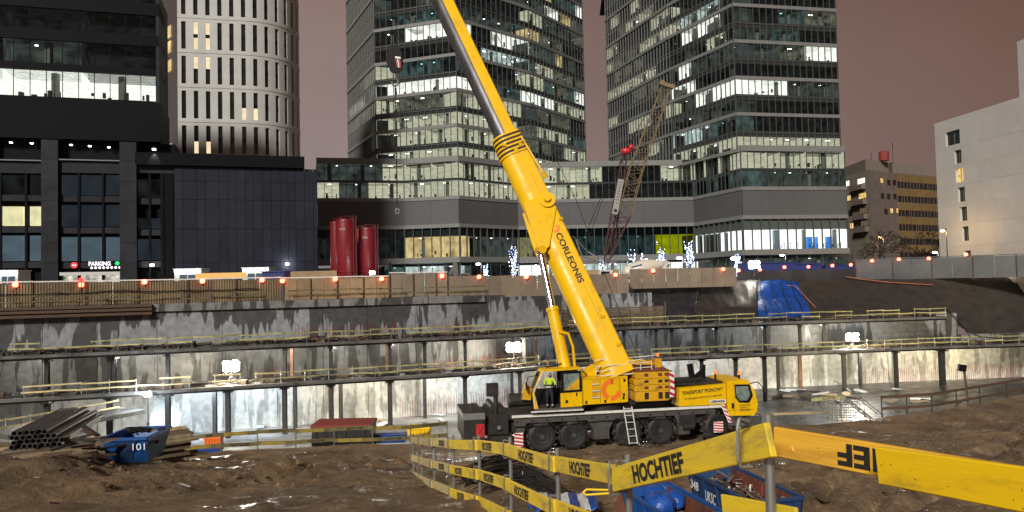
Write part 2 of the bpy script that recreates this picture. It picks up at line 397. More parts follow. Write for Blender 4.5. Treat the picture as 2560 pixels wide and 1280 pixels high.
def rooms_along(parent, p0, p1, zf, zc, chooser, k, depth=5.0, mod=1.5, step=None, furn=True):
    a, u, nn, L = seg_axes(p0, p1); n = max(1, round(L / mod)); wd = L / n; i = 0
    while i < n:
        m = min(n - i, step or rnd.choice([2, 3, 4, 4, 5]))
        if n - i - m == 1: m += 1
        s0, s1 = i * wd, (i + m) * wd; mid = a + u * (s0 + s1) / 2; mid.z = (zf + zc) / 2
        add_room(parent, a, u, nn, s0 + .03, s1 - .03, zf, zc, chooser(k, proj(mid)[0]), depth, furn); i += m

def band(mb, p0, p1, z0, z1, proud, back=.3, ext=0.0):
    a, u, nn, L = seg_axes(p0, p1)
    A = a - u * ext; B = a + u * (L + ext)
    mb.hexa([V((*(A + nn * proud).xy, z0)), V((*(B + nn * proud).xy, z0)), V((*(B - nn * back).xy, z0)), V((*(A - nn * back).xy, z0)),
             V((*(A + nn * proud).xy, z1)), V((*(B + nn * proud).xy, z1)), V((*(B - nn * back).xy, z1)), V((*(A - nn * back).xy, z1))])
def mullions(mb, p0, p1, z0, z1, n, wd=.10, proud=.16, back=.06, skip_ends=False):
    a, u, nn, L = seg_axes(p0, p1)
    for i in range(1 if skip_ends else 0, n + (0 if skip_ends else 1)):
        c = a + u * (i * L / n) + nn * (proud - back) / 2
        mb.box((c.x, c.y, (z0 + z1) / 2), (wd, proud + back, z1 - z0), Matrix.Rotation(math.atan2(u.y, u.x), 3, 'Z'))
def choose(table, fallback):
    def f(k, px):
        for kk, x0, x1, st in table:
            if kk == k and x0 <= px <= x1: return st
        return fallback(k, px)
    return f

FH = 3.89; Z0 = 27.7
W_, CR_, DC, DM, TL, DK, CL, WM = 'room_white', 'room_cream', 'room_dimcream', 'room_dim', 'room_teal', 'room_dark', 'room_cool', 'room_warm'
def tower(name, label, pts, k0, k1, table, fb, parts_faces, seed):
    rnd.seed(seed)
    base = (sum(p[0] for p in pts) / len(pts), sum(p[1] for p in pts) / len(pts), ZS)
    t = thing(name, label, 'office tower', base)
    zt = Z0 + FH * k1; zb = Z0 + FH * k0
    ch = choose(table, fb)
    pm = MB(); left = 300
    for i, (p0, p1) in enumerate(zip(pts[:-1], pts[1:])):
        L = (V(p1) - V(p0)).length; n = max(2, round(L / 1.5)); mu = MB()
        mullions(mu, p0, p1, zb, zt, n, .1, .24 if (i == 0) else .17)
        mu.build('mullion_grid', 'fin_grey' if i == 0 else 'mullion', t, kind='stuff')
        sp = MB()
        for k in range(k0, k1 + 1):
            z = Z0 + FH * k
            if k % 2 == 0: bb = MB(); band(bb, p0, p1, z - .42, z + .30, .34 if i == 0 else .2, .3, .05); bb.build('floor_band', 'band_grey', t)
            else: bb = MB(); band(bb, p0, p1, z - .12, z + .05, .10, .3, .03); bb.build('floor_band', 'mullion', t)
            band(sp, p0, p1, z - (.42 if k % 2 == 0 else .95), z + (.3 if k % 2 == 0 else .35), -.02 if k % 2 == 0 else -.06, 5.2)
        sp.build('spandrel', 'spandrel', t)
        for k in range(k0, k1):
            z = Z0 + FH * k; zf = z + (.30 if k % 2 == 0 else .35); zc = z + FH - (.95 if k % 2 == 0 else .42)
            asp = (i in parts_faces) and left >= n
            add_panes(t, base, p0, p1, zf, zc - zf, n, 'glass_tower', asp, stuff=pm)
            if asp: left -= n
            rooms_along(t, p0, p1, zf, zc, ch, k)
    pm.build('upper_panes', 'glass_tower', t, kind='stuff')
    # core and far side: closed volume behind the rooms, roof
    c = MB(); back = [V((p[0], p[1], 0)) for p in pts]
    ctr = V((base[0], max(p[1] for p in pts) + 22, 0))
    inner = [b + (ctr - b).normalized() * 6.5 for b in back]
    ring = inner + [V((inner[-1].x + 2, ctr.y + 8, 0)), V((inner[0].x + 1, ctr.y + 8, 0))]
    c.loft([[V((q.x, q.y, ZS)) for q in ring], [V((q.x, q.y, zt)) for q in ring]])
    c.build('core', 'spandrel', t)
    rf = MB(); ringo = back + [V((back[-1].x - 1, ctr.y + 8, 0)), V((back[0].x + 2, ctr.y + 8, 0))]
    rf.loft([[V((q.x, q.y, zt + .31)) for q in ringo], [V((q.x, q.y, zt + 1.2)) for q in ringo]]); rf.build('roof', 'dark_roof', t)
    return t

cA, cB, cC, cD, cE = at2(876, 197), at2(945, 173), at2(1150, 166), at2(1335, 182), at2(1471, 203)
rA, rB, rC, rD = at2(1530, 215), at2(1690, 182), at2(1852, 161), at2(2112, 166)
def fbC(k, px):
    if px < 945: return rnd.choices([DK, DM, DC], [.8, .12, .08])[0]
    if px > 1300: return rnd.choices([DK, DM, TL, DC, W_, CR_, WM], [.18, .30, .14, .12, .14, .10, .02])[0]
    return rnd.choices([DK, DM, TL], [.3, .35, .35])[0]
tabC = [(k, 945, 1310, CR_) for k in (2, 3, 4)] + [(2, 1300, 1480, CR_), (3, 1300, 1380, DC), (3, 1400, 1475, CR_), (4, 1340, 1430, CR_), (5, 945, 1150, DC), (5, 1150, 1300, CR_), (5, 1340, 1400, DC),
        (6, 945, 1110, W_), (6, 1110, 1150, DM), (6, 1150, 1180, W_), (6, 1290, 1400, W_), (6, 1400, 1475, CR_), (6, 876, 912, W_), (5, 876, 945, CR_), (7, 905, 945, CR_),
        (7, 945, 1150, TL), (8, 945, 1150, DK), (9, 985, 1200, W_), (9, 1225, 1320, W_), (10, 945, 1150, TL), (10, 1300, 1345, WM), (7, 1270, 1345, CR_), (8, 1190, 1290, CL), (2, 876, 945, DK), (3, 876, 945, DK), (4, 876, 945, DK)]
tower('glass_office_tower', 'glass office tower with folded facade behind the yellow telescopic boom', [cA, cB, cC, cD, cE], 2, 17, tabC, fbC, (1, 2), 11)
def fbR(k, px):
    if px < 1690: return rnd.choices([DK, CR_, DC], [.72, .14, .14])[0]
    return rnd.choices([DK, DM, TL, DC], [.55, .28, .1, .07])[0]
tabR = [(2, 1690, 2120, CR_), (3, 1690, 1770, CL), (3, 1770, 1850, TL), (3, 1850, 2120, DK), (4, 1690, 1850, DM), (4, 1850, 2120, DK), (5, 1755, 1965, W_), (5, 1965, 2120, DM), (5, 1690, 1755, DM),
        (6, 1690, 1735, W_), (6, 1735, 2120, DK), (7, 2005, 2120, W_), (7, 1930, 2005, DC), (7, 1690, 1735, W_), (7, 1735, 1850, DM), (8, 1750, 1800, CR_), (8, 1690, 1750, DM), (9, 1690, 1785, W_), (9, 2010, 2120, DC), (10, 1690, 1780, CL),
        (8, 1530, 1580, CR_), (8, 1580, 1640, CR_), (7, 1585, 1640, DC), (10, 1590, 1690, CR_), (9, 1540, 1600, DC), (5, 1600, 1625, CR_)]
tower('glass_office_tower', 'glass office tower rising above the lattice boom crane, beside the brown apartment block', [rA, rB, rC, rD], 2, 17, tabR, fbR, (1, 2), 12)

# ---- podium joining the two towers
rnd.seed(21)
pod = [at2(795, 165), at2(1013, 169), at2(1150, 166), at2(1297, 178), at2(1739, 179), at2(1860, 161), at2(2121, 165)]
pb = (20, 175, ZS)
tp = thing('podium_building', 'long grey podium with glazed storeys under a blank band, linking the two glass towers', 'building', pb)
def fbP(k, px): return rnd.choices([DK, DM, TL], [.55, .35, .1])[0]
tabP = [(0, 945, 1500, CR_), (1, 945, 1480, CR_), (0, 795, 830, CR_), (0, 830, 945, DM), (1, 795, 945, DM), (1, 1655, 1720, CR_), (1, 1720, 2125, CR_), (0, 1480, 1740, DK), (0, 1740, 1860, TL), (0, 1860, 2125, DM),
        (10, 795, 1000, DK), (10, 1000, 1080, WM), (10, 1080, 1135, WM), (10, 1135, 1200, WM), (10, 1200, 1290, DM), (10, 1290, 1335, WM), (10, 1335, 1440, DM), (10, 1440, 1660, TL), (10, 1660, 1742, 'room_yellow'), (10, 1742, 2125, 'gym_white'),
        (11, 1050, 1130, CL), (11, 1290, 1440, W_), (11, 1600, 1780, W_), (11, 1440, 1600, CL), (11, 1780, 2125, DM)]
chP = choose(tabP, fbP)
gp = MB()
for i, (p0, p1) in enumerate(zip(pod[:-1], pod[1:])):
    L = (V(p1) - V(p0)).length; n = max(3, round(L / 1.5)); n3 = max(2, round(L / 3.0)); n2 = max(3, round(L / 2.0))
    # ground floor, first floor, blank band, two upper storeys
    for (z0, z1, m_, pr) in ((13.3, 14.5, 'band_white', .5), (20.9, 21.7, 'band_white', .35), (27.0, 27.75, 'band_white', .35), (35.3, 36.5, 'band_white', .3)):
        bb = MB(); band(bb, p0, p1, z0, z1, pr, 5.5, .1); bb.build('cornice', m_, tp)
    a, u, nn, LL = seg_axes(p0, p1); npan = max(1, round(LL / 6))
    for j in range(npan):
        q0 = a + u * (LL * j / npan + .015); q1 = a + u * (LL * (j + 1) / npan - .015)
        bb = MB(); band(bb, q0.xy, q1.xy, 21.7, 27.0, .2, .1); bb.build('wall_panel', 'pod_wall', tp)
    bb = MB(); band(bb, p0, p1, 21.6, 27.1, .08, 5.4); bb.build('wall', 'spandrel', tp)
    bb = MB(); band(bb, p0, p1, 31.15, 31.7, -.02, 5.2); bb.build('spandrel', 'spandrel', tp)
    mu = MB(); mullions(mu, p0, p1, 27.75, 35.3, n); mullions(mu, p0, p1, 14.5, 20.9, n2, .14, .35); mullions(mu, p0, p1, ZS, 13.3, n3, .12, .15); mu.build('mullion_grid', 'mullion', tp, kind='stuff')
    add_panes(tp, pb, p0, p1, 27.75, 3.4, n, 'glass_tower', i in (1, 2, 3, 4, 5), stuff=gp)
    add_panes(tp, pb, p0, p1, 31.7, 3.6, n, 'glass_tower', i in (1, 2, 4, 5), stuff=gp)
    add_panes(tp, pb, p0, p1, 14.5, 6.4, n2, 'glass_teal' if i == 3 else 'glass_pod', True)
    add_panes(tp, pb, p0, p1, ZS, 6.3, n3, 'glass_pod', False, stuff=gp)
    rooms_along(tp, p0, p1, 27.75, 31.15, chP, 0); rooms_along(tp, p0, p1, 31.7, 35.3, chP, 1)
    rooms_along(tp, p0, p1, 14.5, 18.6 if i in (4, 5) else 19.0, chP, 10, 6.0, furn=i not in (4, 5)); rooms_along(tp, p0, p1, ZS, 12.6, chP, 11, 6.0)
    bb = MB(); band(bb, p0, p1, 18.7 if i in (4, 5) else 19.1, 20.85, -.25, 5.6); bb.build('ceiling_void', 'band_grey' if i in (4, 5) else 'spandrel', tp)
gp.build('shop_panes', 'glass_pod', tp, kind='stuff')
# flat roof of the podium
rf = MB(); ro = [V((p[0], p[1], 36.2)) for p in pod] + [V((pod[-1][0], 240, 36.2)), V((pod[0][0] - 20, 240, 36.2))]
rf.loft([ro, [q + V((0, 0, .25)) for q in ro]]); rf.build('roof', 'dark_roof', tp)
# gym behind the first-floor glass: blue columns, exercise machines
mat('gym_blue', (.02, .18, .62), .5, emit=(.02, .2, .7, .55));  # columns glow a little themselves, standing in for the gym lighting
for px in (1820, 1952, 2035, 2058, 2085):
    i = 4 if px < 1860 else 5
    a, u, nn, LL = seg_axes(pod[i], pod[i + 1])
    s = min(range(0, 400), key=lambda k: abs(proj(V((*(a + u * LL * k / 400).xy, 16)))[0] - px)) / 400 * LL
    c = a + u * s - nn * 2.0; cb = MB(); cb.box((c.x, c.y, 16.55 if px < 2000 else 15.8), (1.1, 1.1, 4.08 if px < 2000 else 2.6)); cb.build('blue_column', 'gym_blue', tp)
for i in (4, 5):
    a, u, nn, LL = seg_axes(pod[i], pod[i + 1])
    k = int(LL / 1.6)
    for j in range(k):
        s = (j + .5 + rnd.uniform(-.2, .2)) * LL / k; c = a + u * s - nn * 1.4; c.z = 14.5
        mbk = MB(); ex = u
        mbk.tube(c - ex * .5, c + ex * .5 + V((0, 0, .05)), .07, n=5); mbk.tube(c + ex * .4, c + ex * .55 + V((0, 0, 1.35)), .06, n=5)
        mbk.tube(c + ex * .55 + V((0, 0, 1.3)), c + ex * .1 + V((0, 0, 1.15)), .06, n=5); mbk.tube(c - ex * .4, c - ex * .2 + V((0, 0, .9)), .06, n=5); mbk.box(c - ex * .2 + V((0, 0, .95)), (.3, .2, .1)); mbk.tube(c - ex * .2 + V((0, 0, .5)), c + ex * .45 + V((0, 0, .5)), .06, n=5)
        mbk.build('exercise_machine', 'furn', tp)

# ---- dark corner building with the parking entrance
rnd.seed(31)
mat('clad_dark', (.022, .026, .038), .45, c2=(.016, .019, .029), scale=.25, rnd_amt=.13, spec=.15)
mat('clad_black', (.006, .0065, .008), .6, spec=.08)
mat('stone_dark', (.030, .032, .038), .6, c2=(.022, .023, .028), scale=.8, rnd_amt=.15, spec=.12)
emi('win_blue', (.40, .56, .66), .20, noise_sc=.5, lo=.8, hi=1.15, stretch=(.6, .6, 1.4)); emi('win_bluedim', (.30, .38, .46), .07, noise_sc=.5, lo=.8, hi=1.2)
emi('win_yellow', (1, .90, .50), .95, noise_sc=.8, lo=.8, hi=1.1)
emi('win_faint', (.5, .56, .56), .018, noise_sc=.6, lo=.3, hi=2)
dU = V((27.6, 8.5, 0)).normalized(); dN = V((dU.y, -dU.x, 0)); dO = V((*at2(795, 104.5), 0))
def dpt(s, z, out=0.): p = dO + dU * s + dN * out; return V((p.x, p.y, z))          # s<0 to the left of the right-hand corner
def ds(px, z=20.):                                                                   # s of a photo column on this facade
    lo, hi = -75., 5.
    for _ in range(40):
        m = (lo + hi) / 2
        if proj(dpt(m, z))[0] < px: lo = m
        else: hi = m
    return lo
def dz(px, py):
    s = ds(px, 15.); d = (dpt(s, 15.) - CAM).y
    return P(px, py, d).z
td = thing('corner_building', 'black and charcoal clad building with parking entrance and one bright white office floor', 'building', dpt(-30, ZS))
def dbox(mb, s0, s1, z0, z1, o0, o1):
    mb.hexa([dpt(s0, z0, o1), dpt(s1, z0, o1), dpt(s1, z0, o0), dpt(s0, z0, o0), dpt(s0, z1, o1), dpt(s1, z1, o1), dpt(s1, z1, o0), dpt(s0, z1, o0)])
zt_ = 26.3
b = MB(); dbox(b, ds(400), 0, ZS, zt_ - 2.0, -30, -.3); b.build('wall', 'clad_black', td)
b = MB(); dbox(b, ds(340), ds(762), dz(600, 418), zt_, -31, .55); b.build('roof_edge', 'clad_black', td)
# cladding panels, irregular columns in four rows
s = ds(436); zr = [ZS + .2, dz(600, 655), dz(600, 572), dz(600, 500), dz(600, 455), dz(600, 419)]
cols_ = []
while s < -0.3:
    wd = rnd.choice([1.0, 1.15, 1.4, 1.7]); e_ = min(s + wd, -.02); cols_.append((s, e_)); s = e_
for (s0, s1) in cols_:
    for z0, z1 in zip(zr[:-1], zr[1:]):
        b = MB(); dbox(b, s0 + .02, s1 - .02, z0 + .02, z1 - .02, -.25, rnd.uniform(-.01, .03)); b.build('cladding_panel', 'clad_dark', td)
# left half: piers, bays
zsof = dz(200, 372); zpt = dz(200, 350)
S0 = -72.
b = MB(); dbox(b, S0, ds(402), zpt, dz(300, 255), -9, .4); b.build('fascia', 'clad_black', td)
def pier(px0, px1):
    s0, s1 = ds(px0), ds(px1); z = ZS
    b = MB(); dbox(b, s0 + .02, s1 - .02, ZS, zpt, -1.2, .18); b.build('pier', 'clad_black', td)
    k = 0
    while z < zpt - .1:
        z1 = min(z + 2.6, zpt - .02); b = MB(); dbox(b, s0, s1, z + .015, z1 - .015, .17, .24); b.build('stone_panel', 'stone_dark', td); z = z1
for a_, b_ in ((104, 146), (300, 342), (-60, -22)): pier(a_, b_)
b = MB(); dbox(b, S0, ds(436), ZS, zpt, -6, -1.15); b.build('back_wall', 'clad_black', td)
glass('glass_bay', (.8, .84, .86), .10)
def bay(cols_px, rows, states, frame_px):
    f0, f1 = frame_px
    for (py0, py1), st in zip(rows, states):
        for j, (x0, x1) in enumerate(cols_px):
            m_ = st[j] if isinstance(st, (list, tuple)) else st
            s0, s1 = ds(x0), ds(x1); xm = (x0 + x1) / 2; z1, z0 = dz(xm, py0), dz(xm, py1)
            w0 = MB(); dbox(w0, s0, s1, z0, z1, -1.1, -.62); wo = w0.build('window', m_, td)
            g = MB(); g.poly([dpt(s0, z0, -.45), dpt(s1, z0, -.45), dpt(s1, z1, -.45), dpt(s0, z1, -.45)]); g.build('pane', 'glass_bay', wo)
    for (py0, py1) in rows:                        # spandrel strips between the rows
        xm = (f0 + f1) / 2; b = MB(); dbox(b, ds(f0) + .05, ds(f1) - .05, dz(xm, py1 + 3), dz(xm, py1 + 18), -1.1, -.4); b.build('spandrel', 'stone_dark', td)
    for x in [cols_px[0][0] - 4] + [(cols_px[i][1] + cols_px[i + 1][0]) / 2 for i in range(len(cols_px) - 1)] + [cols_px[-1][1] + 4]:
        sx_ = ds(x); b = MB(); dbox(b, sx_ - .14, sx_ + .14, dz(x, 700), dz(x, 400), -1.1, -.3); b.build('window_post', 'clad_black', td)
    b = MB(); xm = (f0 + f1) / 2; dbox(b, ds(f0) + .02, ds(f1) - .02, dz(xm, 432), dz(xm, 402), -1.1, -.25); b.build('lintel', 'stone_dark', td)
    b = MB(); dbox(b, ds(f0) + .02, ds(f1) - .02, dz(xm, 402) + .01, dz(xm, 399), -1.1, .12); b.build('ledge', 'band_grey', td)
bay([(2, 55), (71, 104)], [(436, 483), (515, 563), (588, 652)], ['win_faint', 'win_yellow', 'win_blue'], (-20, 104))
bay([(151, 190), (200, 250), (262, 297)], [(436, 486), (511, 565), (592, 652)], ['win_bluedim', 'win_bluedim', 'win_blue'], (146, 300))
bay([(342, 371), (376, 408), (411, 430)], [(447, 492), (545, 570), (597, 650)], ['win_faint', ['win_faint', 'win_bluedim', 'win_blue'], 'win_bluedim'], (342, 436))
# recessed soffit spotlights
for px, py in ((25, 354), (77, 356), (176, 360), (223, 363), (271, 366)):
    p = dpt(ds(px), dz(px, py), -.35); b = MB(); b.tube(p + V((0, 0, .25)), p, .16, .22, n=8); lo_ = b.build('spotlight', 'clad_black', td)
    b = MB(); b.tube(p - V((0, 0, .01)), p - V((0, 0, .12)), .2, .15, n=8); b.build('bulb', 'lamp_white', lo_)
    ld = bpy.data.lights.new('spotlight_beam', 'SPOT'); ld.energy = 90; ld.spot_size = R(80); ld.shadow_soft_size = .1; lo = bpy.data.objects.new('spotlight_beam', ld); col.objects.link(lo); lo.parent = lo_; lo.location = WINV[td] @ (p - V((0, 0, .2)) + dN * .5)
p = dpt(ds(388), dz(388, 374), .75)
b = MB(); b.tube(p + V((0, 0, .3)), p, .2, .26, n=8); lo_ = b.build('spotlight', 'clad_black', td); b = MB(); b.tube(p - V((0, 0, .01)), p - V((0, 0, .2)), .25, .2, n=8); b.build('bulb', 'lamp_white', lo_)
ld = bpy.data.lights.new('spotlight_beam', 'SPOT'); ld.energy = 500; ld.spot_size = R(70); ld.spot_blend = .5; lo = bpy.data.objects.new('spotlight_beam', ld); col.objects.link(lo); lo.parent = lo_; lo.location = WINV[td] @ (p - V((0, 0, .3)))
for px, py, pw in ((380, 663, 60), (716, 660, 160)):
    p = dpt(ds(px), dz(px, py), .3); b = MB(); b.box(p, (.4, .3, .3)); lo_ = b.build('wall_lamp', 'lamp_white', td)
    ld = bpy.data.lights.new('wall_lamp_light', 'POINT'); ld.energy = pw; ld.shadow_soft_size = .2; lo = bpy.data.objects.new('wall_lamp_light', ld); col.objects.link(lo); lo.parent = lo_; lo.location = WINV[td] @ (p + dN * .6)
# tower part above: strips of glazing between black bands
rowsT = [(-60, -22, 'win_faint'), (20, 50, 'win_faint'), (100, 128, 'win_faint'), (175, 243, W_)]
def tz(px, py): return dz(px, py)
SR = ds(400)
zl = [dz(200, 258), dz(200, 245), dz(200, 180), dz(200, 162), dz(200, 105), dz(200, 78), dz(200, 26), dz(200, -5), dz(200, -34)]
b = MB(); dbox(b, S0, SR, dz(200, 256), dz(200, -35), -8.5, -5.5); b.build('tower_core', 'clad_black', td)
b = MB(); dbox(b, SR - .35, SR, dz(200, 256), dz(200, -35), -5.6, .05); b.build('corner_fin', 'stone_dark', td)
for i in range(0, 8, 2):
    b = MB(); dbox(b, S0, SR, zl[i], zl[i + 1] if i < 8 else zl[i] + 2, -5.6, .02 + .01 * i); b.build('floor_band', 'clad_black', td)
n_ = int((SR - S0) / 1.75)
rb = (td.location.x, td.location.y, ZS)
for i, st in ((1, W_), (3, DK), (5, DM), (7, DK)):
    p0 = dpt(S0, 0, -.1); p1 = dpt(SR - .4, 0, -.1)
    add_panes(td, rb, p0.xy, p1.xy, zl[i], zl[i + 1] - zl[i], n_, 'glass_tower', True)
    rooms_along(td, p0.xy, p1.xy, zl[i], zl[i + 1], (lambda k, px, st=st: st if st == W_ else rnd.choice([DK, DK, DM])), 0, 5.2, 1.75, step=5)
    mu = MB(); mullions(mu, p0.xy, p1.xy, zl[i], zl[i + 1], n_, .07, .06); mu.build('mullion_grid', 'clad_black', td, kind='stuff')
# parking signs at the entrance
emi('sign_white', (1, .9, .98), 1.6); emi('sign_red', (1, .05, .05), 2.2, True); emi('sign_green', (.05, .9, .25), 1.0)
zc = dz(225, 664)
tsg = thing('parking_sign', 'lit PARKING sign with green round symbol above the garage entrance', 'sign', dpt(ds(258), zc, .2))
b = MB(); dbox(b, ds(222), ds(302), dz(258, 676), dz(258, 652), -.3, -.2); b.build('sign_panel', 'clad_black', tsg)
put_text('PARKING', 'sign_white', dpt(ds(248), dz(250, 659), -.17), dU, (0, 0, 1), .55, tsg, width=2.5, bold=.03)
for j in range(8):
    p = dpt(ds(228 + j * 10), dz(262, 669), -.17); b = MB(); b.tube(p, p + dN * .04, .16, n=8); b.build('dot', 'sign_white', tsg)
p = dpt(ds(292), dz(292, 658), -.17); b = MB(); b.tube(p, p + dN * .05, .26, n=12); b.build('green_disc', 'sign_green', tsg)
p = dpt(ds(185), dz(185, 663), .0); b = MB(); b.tube(p - dN * .12, p, .36, n=16); rs_ = b.build('round_sign', 'sign_red', None); tag(rs_, 'red round no entry sign glowing left of the PARKING sign', 'sign')
b = MB(); b.box(p + dN * .02, (.42, .03, .1), Matrix.Rotation(math.atan2(dU.y, dU.x), 3, 'Z')); b.build('sign_bar', 'sign_white', rs_)
emi('garage_glow', (1, .93, .78), .55, noise_sc=1.2, lo=.1, hi=1.6)
b = MB(); dbox(b, ds(152), ds(298), ZS, dz(225, 686), -1.1, -.9); b.build('garage_opening', 'garage_glow', td)
b = MB(); dbox(b, ds(150), ds(300), dz(225, 688), dz(225, 680), -.9, .3); b.build('canopy', 'cabin_white', td)

# ---- white hotel tower with the rounded corner
rnd.seed(41)
mat('hotel_white', (.49, .495, .48), .65, c2=(.44, .445, .43), scale=.4)
mat('hotel_win', (.012, .016, .016), .15); emi('hotel_lit', (1, .80, .52), .95, noise_sc=.9, lo=.8, hi=1.1)
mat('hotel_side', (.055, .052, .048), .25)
hz0 = 30.3
hp = V((*at2(447, 124), 0)); ha = R(13); hd = V((math.cos(ha), math.sin(ha), 0))
th = thing('hotel_tower', 'white hotel tower with narrow window slots and a rounded corner', 'tower', (hp.x + 8, hp.y + 4, ZS))
plan = []; Ls = 10.6; Rr = 8.2
ctr = hp + hd * Ls + V((-hd.y, hd.x, 0)) * Rr
def hplan(s):
    if s <= Ls: return hp + hd * s, V((hd.y, -hd.x, 0))
    t = ha - math.pi / 2 + (s - Ls) / Rr; n_ = V((math.cos(t), math.sin(t), 0)); return ctr + n_ * Rr, n_
stepw = 1.86; rowH = 5.72; slot = .34; NR = 7; hw = MB()
S_end = Ls + Rr * math.pi * .62; ncol = int(S_end / stepw)
def hq(s, z, o=0.): p, n_ = hplan(s); return V((p.x + n_.x * o, p.y + n_.y * o, z))
zs_ = [(hz0 + .55 + k * rowH, hz0 + .55 + k * rowH + 4.55) for k in range(NR)]
litw = {(3, 1, 0), (3, 2, 0), (3, 1, 1), (3, 2, 1), (2, 1, 1), (2, 2, 1), (0, 1, 0), (0, 2, 0), (1, 5, 0), (1, 6, 0)}
def wallq(s0, s1, z0, z1, o=0.):
    n_ = 1 if s1 <= Ls else 2
    for i in range(n_):
        t0 = s0 + (s1 - s0) * i / n_; t1 = s0 + (s1 - s0) * (i + 1) / n_
        hw.poly([hq(t0, z0, o), hq(t1, z0, o), hq(t1, z1, o), hq(t0, z1, o)])
for c in range(ncol):
    s0 = c * stepw; a0 = s0 + stepw * .5 - slot; a1 = s0 + stepw * .5 + slot; zt2 = hz0 + NR * rowH + 1
    wallq(s0, a0, hz0, zt2); wallq(a1, s0 + stepw, hz0, zt2)
    zprev = hz0
    for k, (z0, z1) in enumerate(zs_):
        wallq(a0, a1, zprev, z0); zprev = z1; dpth = -.32
        hw.poly([hq(a0, z0), hq(a0, z0, dpth), hq(a0, z1, dpth), hq(a0, z1)]); hw.poly([hq(a1, z0), hq(a1, z0, dpth), hq(a1, z1, dpth), hq(a1, z1)])
        hw.poly([hq(a0, z0), hq(a1, z0), hq(a1, z0, dpth), hq(a0, z0, dpth)]); hw.poly([hq(a0, z1), hq(a1, z1), hq(a1, z1, dpth), hq(a0, z1, dpth)])
        zm = (z0 + z1) / 2
        for hf, (y0, y1) in enumerate(((z0, zm - .3), (zm + .3, z1))):
            b = MB(); b.poly([hq(a0, y0, -.28), hq(a1, y0, -.28), hq(a1, y1, -.28), hq(a0, y1, -.28)])
            kk = 0 if k == 0 else k
            b.build('window', 'hotel_lit' if (k, c, hf) in litw else 'hotel_win', th)
        b = MB(); b.poly([hq(a0, zm - .3, -.25), hq(a1, zm - .3, -.25), hq(a1, zm + .3, -.25), hq(a0, zm + .3, -.25)]); b.build('panel', 'clad_black', th)
    wallq(a0, a1, zprev, zt2)
hw.build('wall', 'hotel_white', th)
for k in range(NR):
    z = zs_[k][0] - .62; bb = MB(); seg = [i * S_end / 40 for i in range(41)]
    bb.loft([[hq(s, z, -.1), hq(s, z, .07), hq(s, z + .5, .07), hq(s, z + .5, -.1)] for s in seg]); bb.build('floor_band', 'hotel_white', th)
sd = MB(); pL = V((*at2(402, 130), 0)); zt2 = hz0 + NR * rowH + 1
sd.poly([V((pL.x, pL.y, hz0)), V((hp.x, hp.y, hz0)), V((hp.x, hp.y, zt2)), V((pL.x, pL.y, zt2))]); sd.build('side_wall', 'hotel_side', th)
for k, hf in ((3, 0), (3, 1), (2, 1), (0, 0)):
    z0, z1 = zs_[k]; zm = (z0 + z1) / 2; y0, y1 = (z0, zm - .3) if hf == 0 else (zm + .3, z1)
    f0, f1 = .42, .70; A_ = pL.lerp(hp, f0); B_ = pL.lerp(hp, f1); off = V((-.08, -.1, 0))
    b = MB(); b.poly([V((A_.x, A_.y, y0)) + off, V((B_.x, B_.y, y0)) + off, V((B_.x, B_.y, y1)) + off, V((A_.x, A_.y, y1)) + off]); b.build('side_window', 'room_warm', th)
cb = MB(); rg = [hq(s, 0, -.45) for s in [i * S_end / 16 for i in range(17)]] + [V((hp.x + 4, hp.y + 22, 0)), V((pL.x + .5, pL.y + .6, 0))]
cb.loft([[V((q.x, q.y, hz0 - 6)) for q in rg], [V((q.x, q.y, zt2)) for q in rg]]); cb.build('core', 'clad_black', th)

# ---- pale block with few windows at the right
rnd.seed(51)
mat('pale_clad', (.52, .51, .485), .7, c2=(.48, .47, .445), scale=.3, rnd_amt=.035)
wL = V((*at2(2350, 126), 0)); wR = V((*at2(2700, 99.3), 0)); wU = (wR - wL); wLen = wU.length; wU /= wLen; wN = V((wU.y, -wU.x, 0))
def wpt(s, z, o=0.): p = wL + wU * s + wN * o; return V((p.x, p.y, z))
tw = thing('pale_building', 'pale stone clad block with a single column of windows near its corner', 'building', wpt(8, ZS))
ztw = P(2352, 309, 126).z
def ws(px, z=20):
    lo, hi = -2., wLen + 10
    for _ in range(40):
        m = (lo + hi) / 2
        if proj(wpt(m, z))[0] < px: lo = m
        else: hi = m
    return lo
def wz(px, py): s = ws(px); return P(px, py, wpt(s, 0).y).z
wins = [(2371, 2406, 327, 362, 0), (2391, 2408, 375, 408, 0), (2392, 2411, 421, 455, 1), (2396, 2413, 468, 504, 0), (2399, 2416, 517, 552, 0), (2402, 2418, 566, 602, 0), (2406, 2421, 627, 650, 0)]
wq = [(ws(a_), ws(b_), wz((a_ + b_) / 2, d_), wz((a_ + b_) / 2, c_), l_) for a_, b_, c_, d_, l_ in wins]
rows_ = sorted({round(z, 3) for z in [ZS] + [(wq[i][2] + wq[i + 1][3]) / 2 for i in range(6)] + [ztw]})
b = MB(); b.loft([[wpt(0.05, ZS - 2, -.5), wpt(wLen, ZS - 2, -.5), wpt(wLen, ZS - 2, -25), wpt(3, ZS - 2, -25)], [wpt(0.05, ztw - .05, -.5), wpt(wLen, ztw - .05, -.5), wpt(wLen, ztw - .05, -25), wpt(3, ztw - .05, -25)]]); b.build('wall', 'pale_clad', tw)
